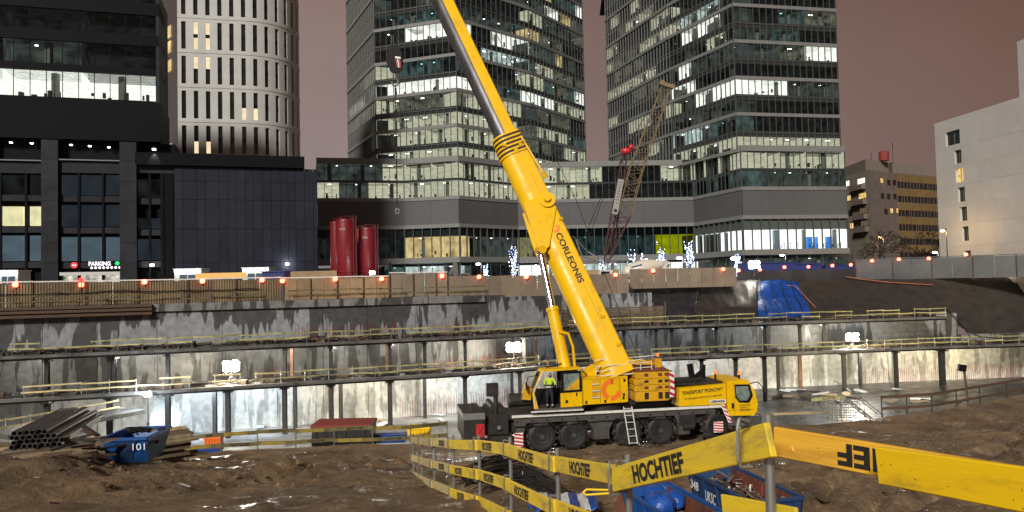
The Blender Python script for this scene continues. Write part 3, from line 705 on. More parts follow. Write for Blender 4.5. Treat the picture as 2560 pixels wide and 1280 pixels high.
for z0, z1 in zip(rows_[:-1], rows_[1:]):
    ww_ = [q for q in wq if z0 - .3 < (q[2] + q[3]) / 2 < z1 + .3]
    cuts = [0.0]
    if ww_:
        q = ww_[0]; cuts += [q[0], q[1]]
        for a_, b_, y0, y1 in ((q[0], q[1], z0, max(z0, q[2])), (q[0], q[1], min(z1, q[3]), z1)):
            if y1 - y0 > .06: bb = MB(); bb.hexa([wpt(a_ + .01, y0 + .01, 0), wpt(b_ - .01, y0 + .01, 0), wpt(b_ - .01, y0 + .01, -.48), wpt(a_ + .01, y0 + .01, -.48), wpt(a_ + .01, y1 - .01, 0), wpt(b_ - .01, y1 - .01, 0), wpt(b_ - .01, y1 - .01, -.48), wpt(a_ + .01, y1 - .01, -.48)]); bb.build('cladding_panel', 'pale_clad', tw)
    s = cuts[-1]
    while s < wLen - .5: s = min(wLen, s + rnd.choice([2.0, 2.6, 3.2, 4])); cuts.append(s)
    for i in range(len(cuts) - 1):
        if ww_ and i == 1: continue
        a_, b_ = cuts[i] + .008, cuts[i + 1] - .008; o_ = rnd.uniform(-.012, .012)
        bb = MB(); bb.hexa([wpt(a_, z0 + .008, o_), wpt(b_, z0 + .008, o_), wpt(b_, z0 + .008, -.48), wpt(a_, z0 + .008, -.48), wpt(a_, z1 - .008, o_), wpt(b_, z1 - .008, o_), wpt(b_, z1 - .008, -.48), wpt(a_, z1 - .008, -.48)]); bb.build('cladding_panel', 'pale_clad', tw)
emi('win_home', (1, .68, .25), .9, noise_sc=1.5, lo=.5, hi=1.3); emi('win_home_white', (1, .93, .8), 1.3)
for (s0, s1, z0, z1, l_) in wq:
    b = MB(); b.poly([wpt(s0, z0, -.35), wpt(s1, z0, -.35), wpt(s1, z1, -.35), wpt(s0, z1, -.35)]); wo = b.build('window', 'win_home' if l_ else 'hotel_win', tw)
    b = MB(); sm = (s0 + s1) / 2; b.hexa([wpt(sm - .05, z0, -.3), wpt(sm + .05, z0, -.3), wpt(sm + .05, z0, -.345), wpt(sm - .05, z0, -.345), wpt(sm - .05, z1, -.3), wpt(sm + .05, z1, -.3), wpt(sm + .05, z1, -.345), wpt(sm - .05, z1, -.345)]); b.build('frame', 'band_grey', wo)
b = MB(); s5 = ws(2556); b.loft([[wpt(s5, ztw, -.2), wpt(wLen - .1, ztw, -.2), wpt(wLen - .1, ztw, -20), wpt(s5, ztw, -20)], [wpt(s5, ztw + 8, -.2), wpt(wLen - .1, ztw + 8, -.2), wpt(wLen - .1, ztw + 8, -20), wpt(s5, ztw + 8, -20)]]); b.build('stair_tower', 'pale_clad', tw)

# ---- old apartment block and the yellow panel block
mat('render_beige', (.20, .17, .135), .85, c2=(.20, .17, .135), scale=.5); mat('render_brown', (.17, .135, .115), .85, c2=(.13, .10, .088), scale=.5)
mat('panel_ochre', (.20, .13, .045), .8, c2=(.16, .10, .035), scale=.6, rnd_amt=.12); mat('win_night', (.02, .016, .015), .3)
pc = V((*at2(2182, 188), 0)); pl = V((*at2(2095, 205), 0)); pr_ = V((*at2(2250, 196), 0)); py_ = V((*at2(2362, 206), 0))
ta = thing('apartment_block', 'old beige apartment block with small balconies and lit windows', 'apartment block', (pc.x, pc.y + 5, ZS))
zA = P(2182, 424, 188).z
def walls(t, pts, z0, z1, m_, name='wall', deep=14):
    b = MB(); r_ = [V((p.x, p.y, 0)) for p in pts] + [V((pts[-1].x, pts[-1].y + deep, 0)), V((pts[0].x, pts[0].y + deep, 0))]
    b.loft([[V((q.x, q.y, z0)) for q in r_], [V((q.x, q.y, z1)) for q in r_]]); return b.build(name, m_, t)
walls(ta, [pl, pc], ZS - 1, zA, 'render_beige'); 
b = MB(); b.loft([[V((pc.x + .02, pc.y + .02, ZS - 1)), V((pr_.x, pr_.y, ZS - 1)), V((pr_.x, pr_.y + 12, ZS - 1)), V((pc.x + .02, pc.y + 12, ZS - 1))], [V((pc.x + .02, pc.y + .02, zA)), V((pr_.x, pr_.y, zA)), V((pr_.x, pr_.y + 12, zA)), V((pc.x + .02, pc.y + 12, zA))]]); b.build('side_wall', 'render_brown', ta)
walls(ta, [pl + V((3, 3, 0)), pc + V((1, 4, 0)), pr_ + V((-1, 2, 0))], zA + .01, zA + 3.2, 'render_beige', 'rooftop_box', 6)
emi('win_home_dim', (1, .75, .45), .12)
def fwin(t, p0, p1, px0, px1, py0, py1, m_, split=2):
    a, u, nn, L = seg_axes(p0.xy, p1.xy)
    def sp(px):
        lo, hi = 0., L
        for _ in range(30):
            m = (lo + hi) / 2; q = a + u * m
            if proj(V((q.x, q.y, 25)))[0] < px: lo = m
            else: hi = m
        return lo
    s0, s1 = sp(px0), sp(px1); ym = (a + u * (s0 + s1) / 2).y; z1 = P((px0 + px1) / 2, py0, ym).z; z0 = P((px0 + px1) / 2, py1, ym).z
    def q(s, z, o): p = a + u * s + nn * o; return V((p.x, p.y, z))
    b = MB(); b.hexa([q(s0 - .08, z0 - .08, .05), q(s1 + .08, z0 - .08, .05), q(s1 + .08, z0 - .08, -.1), q(s0 - .08, z0 - .08, -.1), q(s0 - .08, z1 + .08, .05), q(s1 + .08, z1 + .08, .05), q(s1 + .08, z1 + .08, -.1), q(s0 - .08, z1 + .08, -.1)]); wo = b.build('window', 'win_night', t)
    for i in range(split):
        t0 = s0 + (s1 - s0) * i / split + .06; t1 = s0 + (s1 - s0) * (i + 1) / split - .06
        b = MB(); b.poly([q(t0, z0, .065), q(t1, z0, .065), q(t1, z1, .065), q(t0, z1, .065)]); b.build('pane', m_, wo)
    return q, s0, s1, z0, z1
for r_, (y0, lit1, lit2) in enumerate(((452, 'win_home_white', 'win_home_white'), (489, 'win_home', 'win_home'), (526, 'win_night', 'win_home_dim'), (558, 'win_home', 'win_home_dim'))):
    dyr = 0
    fwin(ta, pl, pc, 2118 + r_ * 2, 2127 + r_ * 2, y0, y0 + 13, lit1, 2)
    q, s0, s1, z0, z1 = fwin(ta, pl, pc, 2147 + r_ * 1.5, 2166 + r_ * 1.5, y0 - 6, y0 + 7, lit2, 3)
    b = MB(); b.hexa([q(s0 - 2, z0 - 1.5, 1.1), q(s1 + .1, z0 - 1.5, 1.1), q(s1 + .1, z0 - 1.5, .06), q(s0 - 2, z0 - 1.5, .06), q(s0 - 2, z0 - .25, 1.1), q(s1 + .1, z0 - .25, 1.1), q(s1 + .1, z0 - .25, .06), q(s0 - 2, z0 - .25, .06)]); b.build('balcony', 'render_brown', ta)
for px, py, m_ in ((2206, 446, 'win_home'), (2207, 484, 'win_night'), (2222, 485, 'win_night'), (2238, 485, 'win_night'), (2228, 521, 'win_home'), (2243, 521, 'win_home'), (2214, 523, 'win_night'), (2246, 590, 'win_home'), (2248, 624, 'win_home'), (2224, 450, 'win_night'), (2238, 450, 'win_night')):
    fwin(ta, pc, pr_, px - 3, px + 4, py, py + 12, m_, 2)
b = MB(); p = P(2210, 392, 196); b.tube(p + V((0, 0, -1)), p + V((0, 0, 1.3)), 1.25, n=14); b.tube(p + V((0, 0, 1.3)), p + V((0, 0, 1.5)), .8, n=14); b.build('water_tank', 'rust_red', ta)
b = MB(); p = P(2232, 390, 196); b.tube(p + V((0, 0, -2)), p + V((0, 0, 3.5)), .06, n=5); p = P(2178, 395, 196); b.tube(p + V((0, 0, -2)), p + V((0, 0, 1.5)), .06, n=5); b.build('antenna', 'black', ta)
to = thing('panel_block', 'ochre panelled office block with dark window rows, behind the bare trees', 'building', (py_.x - 6, py_.y + 5, ZS))
zY = P(2250, 432, 196).z
walls(to, [pr_ + V((.05, .05, 0)), py_], ZS - 1, zY, 'render_brown')
walls(to, [pr_ + V((1, 4, 0)), pr_.lerp(py_, .75) + V((0, 3, 0))], zY + .01, zY + 3.4, 'render_beige', 'rooftop_box', 6)
a, u, nn, L = seg_axes((pr_ + V((.05, .05, 0))).xy, py_.xy)
for r_ in range(6):
    z1 = zY - .3 - r_ * 3.65
    for c in range(7):
        s0, s1 = L * c / 7 + .12, L * (c + 1) / 7 - .12
        def q(s, z, o): p = a + u * s + nn * o; return V((p.x, p.y, z))
        b = MB(); b.hexa([q(s0, z1 - 1.9, .1), q(s1, z1 - 1.9, .1), q(s1, z1 - 1.9, -.05), q(s0, z1 - 1.9, -.05), q(s0, z1, .1), q(s1, z1, .1), q(s1, z1, -.05), q(s0, z1, -.05)]); b.build('facade_panel', 'panel_ochre', to)
        b = MB(); b.poly([q(s0, z1 - 3.5, .03), q(s1, z1 - 3.5, .03), q(s1, z1 - 2.0, .03), q(s0, z1 - 2.0, .03)]); wo = b.build('window', 'win_night', to)
        b = MB(); sm = s0 + (s1 - s0) * rnd.uniform(.3, .7); b.hexa([q(sm - .05, z1 - 3.5, .08), q(sm + .05, z1 - 3.5, .08), q(sm + .05, z1 - 3.5, .04), q(sm - .05, z1 - 3.5, .04), q(sm - .05, z1 - 2, .08), q(sm + .05, z1 - 2, .08), q(sm + .05, z1 - 2, .04), q(sm - .05, z1 - 2, .04)]); b.build('frame', 'render_beige', wo)

# ================================================================== GROUND, PIT, BASEMENT
ZF, ZL, ZU = -5.5, -0.5, 3.2            # pit floor, lower slab, upper slab
E = [V((-58, 61.8, 0)), V((-4, 79.8, 0)), V((14, 89.5, 0)), V((54, 96.5, 0)), V((84, 100, 0))]
def offset_line(pts, d):
    o = []
    for i, p in enumerate(pts):
        ns = []
        if i > 0: u = (p - pts[i - 1]).normalized(); ns.append(V((-u.y, u.x, 0)))
        if i < len(pts) - 1: u = (pts[i + 1] - p).normalized(); ns.append(V((-u.y, u.x, 0)))
        n = sum(ns, V((0, 0, 0))).normalized(); o.append(p + n * (d / n.dot(ns[0])))
    return o
WL = offset_line(E, 5.5)
def along(pts, s):
    for a, b in zip(pts[:-1], pts[1:]):
        L = (b - a).length
        if s <= L: return a + (b - a) * (s / L)
        s -= L
    return pts[-1].copy()
def length(pts): return sum((b - a).length for a, b in zip(pts[:-1], pts[1:]))
def s_of_px(pts, px, z):
    lo, hi = 0., length(pts)
    for _ in range(40):
        m = (lo + hi) / 2; q = along(pts, m)
        if proj(V((q.x, q.y, z)))[0] < px: lo = m
        else: hi = m
    return lo
def zc(p, z): return V((p.x, p.y, z))

# ---- materials of the ground
def mud_material(name, c1, c2, wet=True):
    m = bpy.data.materials.new(name); t, N, L = nodes(m); b = N['Principled BSDF']; b.inputs['Specular IOR Level'].default_value = .5
    tcn = N.new('ShaderNodeTexCoord')
    n1 = N.new('ShaderNodeTexNoise'); n1.inputs['Scale'].default_value = .55; n1.inputs['Detail'].default_value = 10; n1.inputs['Roughness'].default_value = .7; L.new(tcn.outputs['Object'], n1.inputs[0])
    rp = N.new('ShaderNodeValToRGB'); rp.color_ramp.elements[0].position = .35; rp.color_ramp.elements[1].position = .68
    rp.color_ramp.elements[0].color = (*c1, 1); rp.color_ramp.elements[1].color = (*c2, 1); L.new(n1.outputs[0], rp.inputs[0]); L.new(rp.outputs[0], b.inputs['Base Color'])
    n2 = N.new('ShaderNodeTexNoise'); n2.inputs['Scale'].default_value = 4.5; n2.inputs['Detail'].default_value = 12; n2.inputs['Roughness'].default_value = .72; L.new(tcn.outputs['Object'], n2.inputs[0])
    bp = N.new('ShaderNodeBump'); bp.inputs['Strength'].default_value = 1; bp.inputs['Distance'].default_value = .2; 
    vo = N.new('ShaderNodeTexVoronoi'); vo.inputs['Scale'].default_value = 3.0; wn = N.new('ShaderNodeVectorMath'); wn.operation = 'MULTIPLY_ADD'; wn.inputs[1].default_value = (.5, .5, .5); L.new(n2.outputs['Color'], wn.inputs[0]); L.new(tcn.outputs['Object'], wn.inputs[2]); L.new(wn.outputs[0], vo.inputs[0])
    hm_ = N.new('ShaderNodeMath'); hm_.operation = 'MULTIPLY_ADD'; hm_.inputs[1].default_value = -.55; L.new(vo.outputs['Distance'], hm_.inputs[0]); L.new(n2.outputs[0], hm_.inputs[2])
    L.new(hm_.outputs[0], bp.inputs['Height']); L.new(bp.outputs[0], b.inputs['Normal'])
    if wet:
        n3 = N.new('ShaderNodeTexNoise'); n3.inputs['Scale'].default_value = .35; n3.inputs['Detail'].default_value = 5; L.new(tcn.outputs['Object'], n3.inputs[0])
        mr_ = N.new('ShaderNodeMapRange'); mr_.inputs[1].default_value = .50; mr_.inputs[2].default_value = .60; mr_.inputs[3].default_value = .8; mr_.inputs[4].default_value = .13; L.new(n3.outputs[0], mr_.inputs[0]); L.new(mr_.outputs[0], b.inputs['Roughness'])
        mk = N.new('ShaderNodeMapRange'); mk.inputs[1].default_value = .45; mk.inputs[2].default_value = .64; mk.inputs[3].default_value = 1.15; mk.inputs[4].default_value = .62; L.new(n3.outputs[0], mk.inputs[0])
        hs = N.new('ShaderNodeHueSaturation'); L.new(rp.outputs[0], hs.inputs['Color']); L.new(mk.outputs[0], hs.inputs['Value']); L.new(hs.outputs[0], b.inputs['Base Color'])
    else: b.inputs['Roughness'].default_value = .85
    MATS[name] = m
mud_material('mud', (.125, .084, .046), (.29, .20, .112)); mud_material('soil', (.016, .0125, .0095), (.045, .034, .025), False)
mat('asphalt', (.05, .05, .052), .7, c2=(.035, .035, .037), scale=.4)
mat('puddle', (.03, .022, .016), .14, spec=.8)

# ---- mud plain with the ramp under the fence, ending at the pit edge
edge_px = [(0, 1105), (280, 1160), (390, 1150), (500, 1137), (640, 1126), (900, 1115), (1030, 1110), (1180, 1096), (1500, 1078), (1900, 1060), (2050, 1062), (2180, 1047), (2330, 1030), (2560, 985)]
edge = [V((-75, 52, 0)), V((-45, 47, 0))] + [PZ(x, y, 0) for x, y in edge_px] + [V((48, 62, 0)), V((95, 80, 0))]
def Ye(x):
    for a, b in zip(edge[:-1], edge[1:]):
        if a.x <= x <= b.x: return a.y + (b.y - a.y) * (x - a.x) / (b.x - a.x)
    return edge[-1].y
fence_pts = [(1570, 1190, 7.0), (1394, 1158, 9.4), (1276, 1123, 11.7), (1198, 1112, 14.0), (1133, 1110, 16.3), (1085, 1105, 18.6), (1055, 1102, 20.9), (1033, 1100, 23.0)]
FP = [P(*q) for q in fence_pts]
CORNER = P(1922, 1100, 4.8)
def Xf(y):
    pts = [(p.y, p.x) for p in FP]
    if y <= pts[0][0]: return pts[0][1] + (7.0 - y) * .30
    for (y0, x0), (y1, x1) in zip(pts[:-1], pts[1:]):
        if y <= y1: return x0 + (x1 - x0) * (y - y0) / (y1 - y0)
    return pts[-1][1] - (y - pts[-1][0]) * .28
def ss(a, b, x): t = max(0, min(1, (x - a) / (b - a))); return t * t * (3 - 2 * t)
ruts = [((-12.5, 16), (-2.2, 31)), ((-10.9, 15.5), (-1.2, 29.5)), ((6, 31), (26, 36)), ((6, 33), (27, 38.2)), ((-9.5, 17), (-4.6, 34)), ((-7.6, 17), (-3.0, 34)), ((-15, 20), (-9.0, 37)), ((-13.2, 19), (-7.4, 36)), ((8, 26), (20, 40)), ((10, 25), (22.4, 40)), ((14, 28), (32, 46)), ((-2, 36.5), (12, 37.6))]
def H(x, y):
    ramp = max(.15, 5.8 - .178 * (y - 7))
    if y < 6: ramp = 6.3
    d = x - Xf(y)
    k = 1 - ss(.25, 2.6 + .6 * noise.noise(V((y * .4, 3, 0))), d)
    z = ramp * k
    p = V((x, y, 0))
    z += .22 * noise.fractal(p * .28, 1, 2, 4) * (1 if y < 36 else .5)
    rg = .45 + 1.3 * max(0, noise.noise(p * .13 + V((5, 1, 0))) + .15); z += .07 * (noise.hetero_terrain(p * 1.0, .8, 2.1, 5, .6) - .6) * rg; z += .035 * rg * (noise.ridged_multi_fractal(p * 2.6, .9, 2.2, 4, 1.0, 2.0) - 1.0)
    for (x0, y0), (x1, y1) in ruts:
        t = ((x - x0) * (x1 - x0) + (y - y0) * (y1 - y0)) / ((x1 - x0) ** 2 + (y1 - y0) ** 2)
        if -.05 < t < 1.05:
            wob = .5 * noise.noise(V((t * 5, x0, y0)))
            dd = ((x - x0) * (y1 - y0) - (y - y0) * (x1 - x0)) / math.hypot(x1 - x0, y1 - y0) + wob
            fade = ss(-.05, .1, t) * (1 - ss(.85, 1.05, t))
            z += fade * (-(.24 + .09 * math.sin(t * 230)) * math.exp(-(dd / .30) ** 2) + .13 * math.exp(-((abs(dd) - .62) / .25) ** 2) * (1 + .6 * noise.noise(p * 2.2)))
    z += .7 * math.exp(-((x + 15.5) / 5.) ** 2 - ((y - 22) / 3.) ** 2)                # heap at the left
    if k < .5 and 34 < y < 42 and -6 < x < 18: z *= .35                                  # levelled pad under the crane
    return z
gm = MB(); xs = []; x = -62.
while x < 92:
    xs.append(x); x += .14 if -22 < x < 30 else (.5 if -34 < x < 48 else 2.5)
ys = []; y = 2.5
while y < 1.0e3 and len(ys) < 1000:
    ys.append(y)
    y += .8 if y < 9 else (.16 if y < 30 else .2)
    if y > 48: break
NY = len(ys)
for x in xs:
    ye = Ye(x)
    for j, y in enumerate(ys):
        yy = y if y <= 40 else 40 + (y - 40)
        # compress the rows so that the last one lies on the pit edge
        f = (ys[j] - ys[0]) / (ys[-1] - ys[0]); yy = ys[0] + (ye - ys[0]) * f
        gm.v.append((x, yy, H(x, yy) * (1 - .6 * ss(.985, 1, f))))
    gm.v.append((x, ye + .5, -2.5 + .3 * noise.noise(V((x, 1, 1))))); gm.v.append((x, ye + 1.4, ZF - .3))
NY += 2
for i in range(len(xs) - 1):
    for j in range(NY - 1):
        k = i * NY + j; gm.f.append((k, k + NY, k + NY + 1, k + 1)); gm.mi.append(0)
g = gm.build('ground', 'mud', smooth=True); tag(g, 'wet rutted brown mud of the building site', kind='structure')
for pl_ in g.data.polygons: pl_.use_smooth = True
# ---- pit floor and street
fl = MB(); fl.poly([V((-110, 40, ZF)), V((110, 40, ZF)), V((110, 125, ZF)), V((-110, 125, ZF))]); f_ = fl.build('pit_floor', 'pit_floor'); tag(f_, 'pale wet concrete floor of the pit', kind='structure')
st = MB(); W2 = offset_line(E, 6.2); sb = [zc(p, ZS) for p in W2[:3]] + [V((24, 108, ZS)), V((60, 116, ZS)), V((300, 130, ZS)), V((900, 900, ZS)), V((-900, 900, ZS)), V((-300, 20, ZS))]
st.poly(sb); s_ = st.build('street', 'asphalt'); tag(s_, 'dark paved street level beyond the pit', kind='structure')

mm_ = MB(); mm_.poly([V((13, 47, ZF + .012)), V((34, 56, ZF + .012)), V((62, 80, ZF + .012)), V((80, 105, ZF + .012)), V((40, 99.5, ZF + .012)), V((13.5, 94, ZF + .012))]); mat('membrane', (.022, .022, .024), .45, c2=(.04, .04, .04), scale=.5, rough2=.25); o = mm_.build('pit_floor_membrane', 'membrane'); tag(o, 'dark wet membrane on the pit floor beside the crane front', kind='structure')
# ---- concrete with wet run-off stains
def stained(name, dry, wet, amt):
    m = bpy.data.materials.new(name); t, N, L = nodes(m); b = N['Principled BSDF']
    tcn = N.new('ShaderNodeTexCoord')
    mp = N.new('ShaderNodeMapping'); mp.inputs['Scale'].default_value = (1.15, 1.15, .15); L.new(tcn.outputs['Object'], mp.inputs[0])
    n1 = N.new('ShaderNodeTexNoise'); n1.inputs['Scale'].default_value = 1.0; n1.inputs['Detail'].default_value = 5; n1.inputs['Roughness'].default_value = .5; L.new(mp.outputs[0], n1.inputs[0])
    sx_ = N.new('ShaderNodeSeparateXYZ'); L.new(tcn.outputs['Object'], sx_.inputs[0])
    ad = N.new('ShaderNodeMath'); ad.operation = 'MULTIPLY_ADD'; ad.inputs[1].default_value = amt[1]; ad.inputs[2].default_value = amt[0]; L.new(sx_.outputs['Z'], ad.inputs[0])
    s0_ = N.new('ShaderNodeMath'); s0_.operation = 'ADD'; L.new(n1.outputs[0], s0_.inputs[0]); L.new(ad.outputs[0], s0_.inputs[1])
    nl = N.new('ShaderNodeTexNoise'); nl.inputs['Scale'].default_value = .16; nl.inputs['Detail'].default_value = 3; L.new(tcn.outputs['Object'], nl.inputs[0])
    su = N.new('ShaderNodeMath'); su.operation = 'MULTIPLY_ADD'; su.inputs[1].default_value = .8; L.new(nl.outputs[0], su.inputs[0])
    sm_ = N.new('ShaderNodeMath'); sm_.operation = 'SUBTRACT'; sm_.inputs[1].default_value = .4; L.new(s0_.outputs[0], sm_.inputs[0]); L.new(sm_.outputs[0], su.inputs[2])
    rp = N.new('ShaderNodeValToRGB'); rp.color_ramp.elements[0].position = .49; rp.color_ramp.elements[1].position = .515; rp.color_ramp.elements[0].color = (*dry, 1); rp.color_ramp.elements[1].color = (*wet, 1); L.new(su.outputs[0], rp.inputs[0])
    n2 = N.new('ShaderNodeTexNoise'); n2.inputs['Scale'].default_value = 1.6; n2.inputs['Detail'].default_value = 9; L.new(tcn.outputs['Object'], n2.inputs[0])
    m2 = N.new('ShaderNodeMapRange'); m2.inputs[1].default_value = .3; m2.inputs[2].default_value = .7; m2.inputs[3].default_value = .72; m2.inputs[4].default_value = 1.2; L.new(n2.outputs[0], m2.inputs[0])
    oi = N.new('ShaderNodeObjectInfo'); m4 = N.new('ShaderNodeMapRange'); m4.inputs[3].default_value = .88; m4.inputs[4].default_value = 1.1; L.new(oi.outputs['Random'], m4.inputs[0])
    mm = N.new('ShaderNodeMath'); mm.operation = 'MULTIPLY'; L.new(m2.outputs[0], mm.inputs[0]); L.new(m4.outputs[0], mm.inputs[1])
    hv = N.new('ShaderNodeHueSaturation'); L.new(rp.outputs[0], hv.inputs['Color']); L.new(mm.outputs[0], hv.inputs['Value']); L.new(hv.outputs[0], b.inputs['Base Color'])
    m3 = N.new('ShaderNodeMapRange'); m3.inputs[1].default_value = .49; m3.inputs[2].default_value = .52; m3.inputs[3].default_value = .85; m3.inputs[4].default_value = .4; L.new(su.outputs[0], m3.inputs[0]); L.new(m3.outputs[0], b.inputs['Roughness'])
    bp = N.new('ShaderNodeBump'); bp.inputs['Strength'].default_value = .4; bp.inputs['Distance'].default_value = .04; L.new(n2.outputs[0], bp.inputs['Height']); L.new(bp.outputs[0], b.inputs['Normal'])
    MATS[name] = m
stained('wall_top', (.25, .265, .275), (.065, .069, .072), (-.49, .048)); stained('wall_mid', (.175, .175, .17), (.06, .059, .056), (-.03, .0)); stained('wall_low', (.56, .55, .51), (.33, .32, .29), (-.06, .0))  # storey tones also carry light: top and mid darkened, low wall paled

bs = thing('basement_structure', 'concrete basement walls, slabs and steel columns lining the excavation', 'basement', (0, 85, ZF))
rnd.seed(61)
LW = length(WL); sA = s_of_px(WL, 1212, 5); sB = s_of_px(WL, 1575, 5); sC = s_of_px(WL, 2372, 2)
s = 0.
while s < LW - .5:
    e1 = min(LW, s + rnd.choice([4.6, 5.2, 5.2, 6.0])); a = along(WL, s); b_ = along(WL, e1)
    for kk in (length(WL[:2]), length(WL[:3]), length(WL[:4])):
        if s < kk - .3 < e1 - .3: e1 = kk; b_ = along(WL, e1)
    u = (b_ - a).normalized(); n = V((-u.y, u.x, 0)); o_ = rnd.uniform(-.04, .04)
    for nm, m_, z0, z1 in (('wall_panel', 'wall_low', ZF - .2, ZL - .3), ('wall_panel', 'wall_mid', ZL - .3, ZU - .3), ('wall_panel', 'wall_top', ZU - .3, 7.25 if s < sA else (7.02 if s < sB else ZU + .1))):
        if s >= sC and z1 > ZL + .5: 
            if m_ == 'wall_top': continue
            z1 = .4
        b = MB(); A, B = a + u * .02 + n * o_, b_ - u * .02 + n * o_
        b.loft([[zc(A, z0 + .01), zc(B, z0 + .01), zc(B + n * .8, z0 + .01), zc(A + n * .8, z0 + .01)], [zc(A, z1 - .01), zc(B, z1 - .01), zc(B + n * .8, z1 - .01), zc(A + n * .8, z1 - .01)]]); b.build(nm, m_, bs)
    s = e1
def slab(E_in, z, th, s0, s1, name, m_='slab_conc'):
    Wn = WL; n = 40; b = MB()
    L = length(E_in); rings = []
    for i in range(n + 1):
        s = s0 + (s1 - s0) * i / n; p = along(E_in, s); q = along(Wn, s / L * length(Wn)) 
        # nearest point of the wall line
        q = min((along(Wn, k * .5) for k in range(int(length(Wn) * 2))), key=lambda r: (r - p).length) if False else q
        w_ = .12 * noise.noise(V((s * .5, z, 0))); d = (p - q).normalized()
        p2 = p + d * w_
        rings.append([zc(p2, z - th), zc(p2, z), zc(q, z), zc(q, z - th)])
    b.loft(rings); return b.build(name, m_, bs)
LE = length(E)
sU = s_of_px(E, 2372, ZU)
slab(E, ZU, .26, 0, sU, 'upper_slab'); slab(E, ZL, .28, 0, LE, 'lower_slab')
# capping beam at the top of the high wall
b = MB(); WA = offset_line(E, 5.2)
rings = [[zc(along(WA, s), 6.55), zc(along(WA, s), 7.3), zc(along(WL, s), 7.3), zc(along(WL, s), 6.55)] for s in [sA * i / 30 for i in range(31)]]
b.loft(rings); b.build('capping_beam', 'wall_mid', bs)
# edge beams under the slabs
for z, th, s1 in ((ZU, .26, sU), (ZL, .28, LE)):
    b = MB(); EI = offset_line(E, .35)
    rings = [[zc(along(EI, s), z - th - .2), zc(along(EI, s), z - th - .002), zc(along(offset_line(E, .62), s), z - th - .002), zc(along(offset_line(E, .62), s), z - th - .2)] for s in [s1 * i / 40 for i in range(41)]]
    b.loft(rings); b.build('edge_beam', 'steel_dark', bs)
# steel columns
mat('col_rust', (.22, .10, .055), .7, c2=(.10, .06, .04), scale=2)
EC = offset_line(E, 1.1); EC2 = offset_line(E, 3.6)
def hcol(px, z0, z1, wd=.38, line=EC, m_='steel_dark'):
    p = along(line, s_of_px(line, px, (z0 + z1) / 2)); b = MB()
    b.box((p.x, p.y - wd * .4, (z0 + z1) / 2), (wd, .05, z1 - z0)); b.box((p.x, p.y + wd * .4, (z0 + z1) / 2), (wd, .05, z1 - z0)); b.box((p.x, p.y, (z0 + z1) / 2), (.06, wd * .78, z1 - z0)); b.box((p.x, p.y, z1 - .15), (wd * 1.9, wd * 1.9, .1)); b.build('column', m_, bs)
for px in (118, 274, 420, 570, 712, 828, 975, 1163, 1300, 1755, 1840, 1912, 2110, 2240): hcol(px, ZF, ZL - .50, .42)
for px in (537, 738, 852, 1062, 1280, 1945, 2150, 1440, 1600): hcol(px, ZF, ZL - .30, .36, EC2)
for px in (2000, 2235): hcol(px, ZF, ZL - .30, .4, EC2, 'col_rust' if px == 2000 else 'concrete_dry')
hcol(2355, ZF, ZL - .50, .62)
for px in (118, 274, 285, 420, 712, 828, 975, 1062, 1163, 1310, 1440, 1560, 1640, 1680, 1740, 1790, 1912, 2000, 2060): hcol(px, ZL, ZU - .48, .34)
for px in (730, 968, 1340): hcol(px, ZL, ZU - .28, .3, EC2, 'col_rust')
# rebar starter bars standing on the slabs
rb = MB()
for px0, px1, z, ln in ((740, 1000, ZU, 1.6), (1090, 1180, ZU, 1.4), (1080, 1190, ZL, 1.2), (1000, 1160, ZF, 2.3), (1180, 1290, ZF, 2.4), (1200, 1330, ZL, 1.3), (2150, 2560, ZF, 2.0), (640, 720, ZL, 1.2)):
    ln2 = offset_line(E, 4.6); s0, s1 = s_of_px(ln2, px0, z), s_of_px(ln2, px1, z); k = int((s1 - s0) / .28)
    for i in range(k):
        p = along(ln2, s0 + (s1 - s0) * i / k); rb.tube(zc(p, z - .05), zc(p, z + ln * rnd.uniform(.75, 1.05)) + V((rnd.uniform(-.08, .08), 0, 0)), .022, n=4, cap=False)
rb.build('starter_bars', 'rust_red', bs, kind='stuff')

# ---- railings along the slab edges
def railing(name, label, pts, zf, s0, s1, spacing, rails, post_h=1.15, post_r=.03, bh=.13, m_='rail_dim', skip=.1, seedv=1, postm='galv', wob=.06):
    rr = random.Random(seedv); mid = along(pts, (s0 + s1) / 2); zm = zf((s0 + s1) / 2) if callable(zf) else zf
    t = thing(name, label, 'railing', zc(mid, zm)); n = max(1, round((s1 - s0) / spacing)); ps = []
    Z = zf if callable(zf) else (lambda s: zf)
    for i in range(n + 1):
        s = s0 + (s1 - s0) * i / n; p = zc(along(pts, s), Z(s)); ps.append(p)
        b = MB(); tl = V((rr.uniform(-wob, wob) * .6, rr.uniform(-wob, wob), 0)); b.tube(p, p + V((0, 0, post_h)) + tl, post_r, n=6); b.build('post', postm, t)
    for h in rails:
        for p, q in zip(ps[:-1], ps[1:]):
            if rr.random() < skip: continue
            d = (q - p).normalized(); off = V((d.y, -d.x, 0)) * .07
            z0 = h + rr.uniform(-wob, wob); z1 = h + rr.uniform(-wob, wob); ov = rr.uniform(.05, .35)
            b = MB(); b.bar(p + V((0, 0, z0)) + off - d * ov, q + V((0, 0, z1)) + off + d * ov * .5, .035, bh * rr.uniform(.85, 1.1)); b.build('board', m_, t)
    return t, ps
ER = offset_line(E, .25)
def sp_(px, z): return s_of_px(ER, px, z)
railing('guard_railing', 'yellow board railing along the upper slab edge under the stained wall', ER, ZU, sp_(30, ZU), sp_(1390, ZU), 2.1, (.55, 1.02), seedv=2, skip=.06)
railing('guard_railing', 'yellow board railing along the upper slab edge below the timber formwork', ER, ZU, sp_(1425, ZU), sU - .2, 2.2, (.55, 1.02), seedv=3, skip=.08)
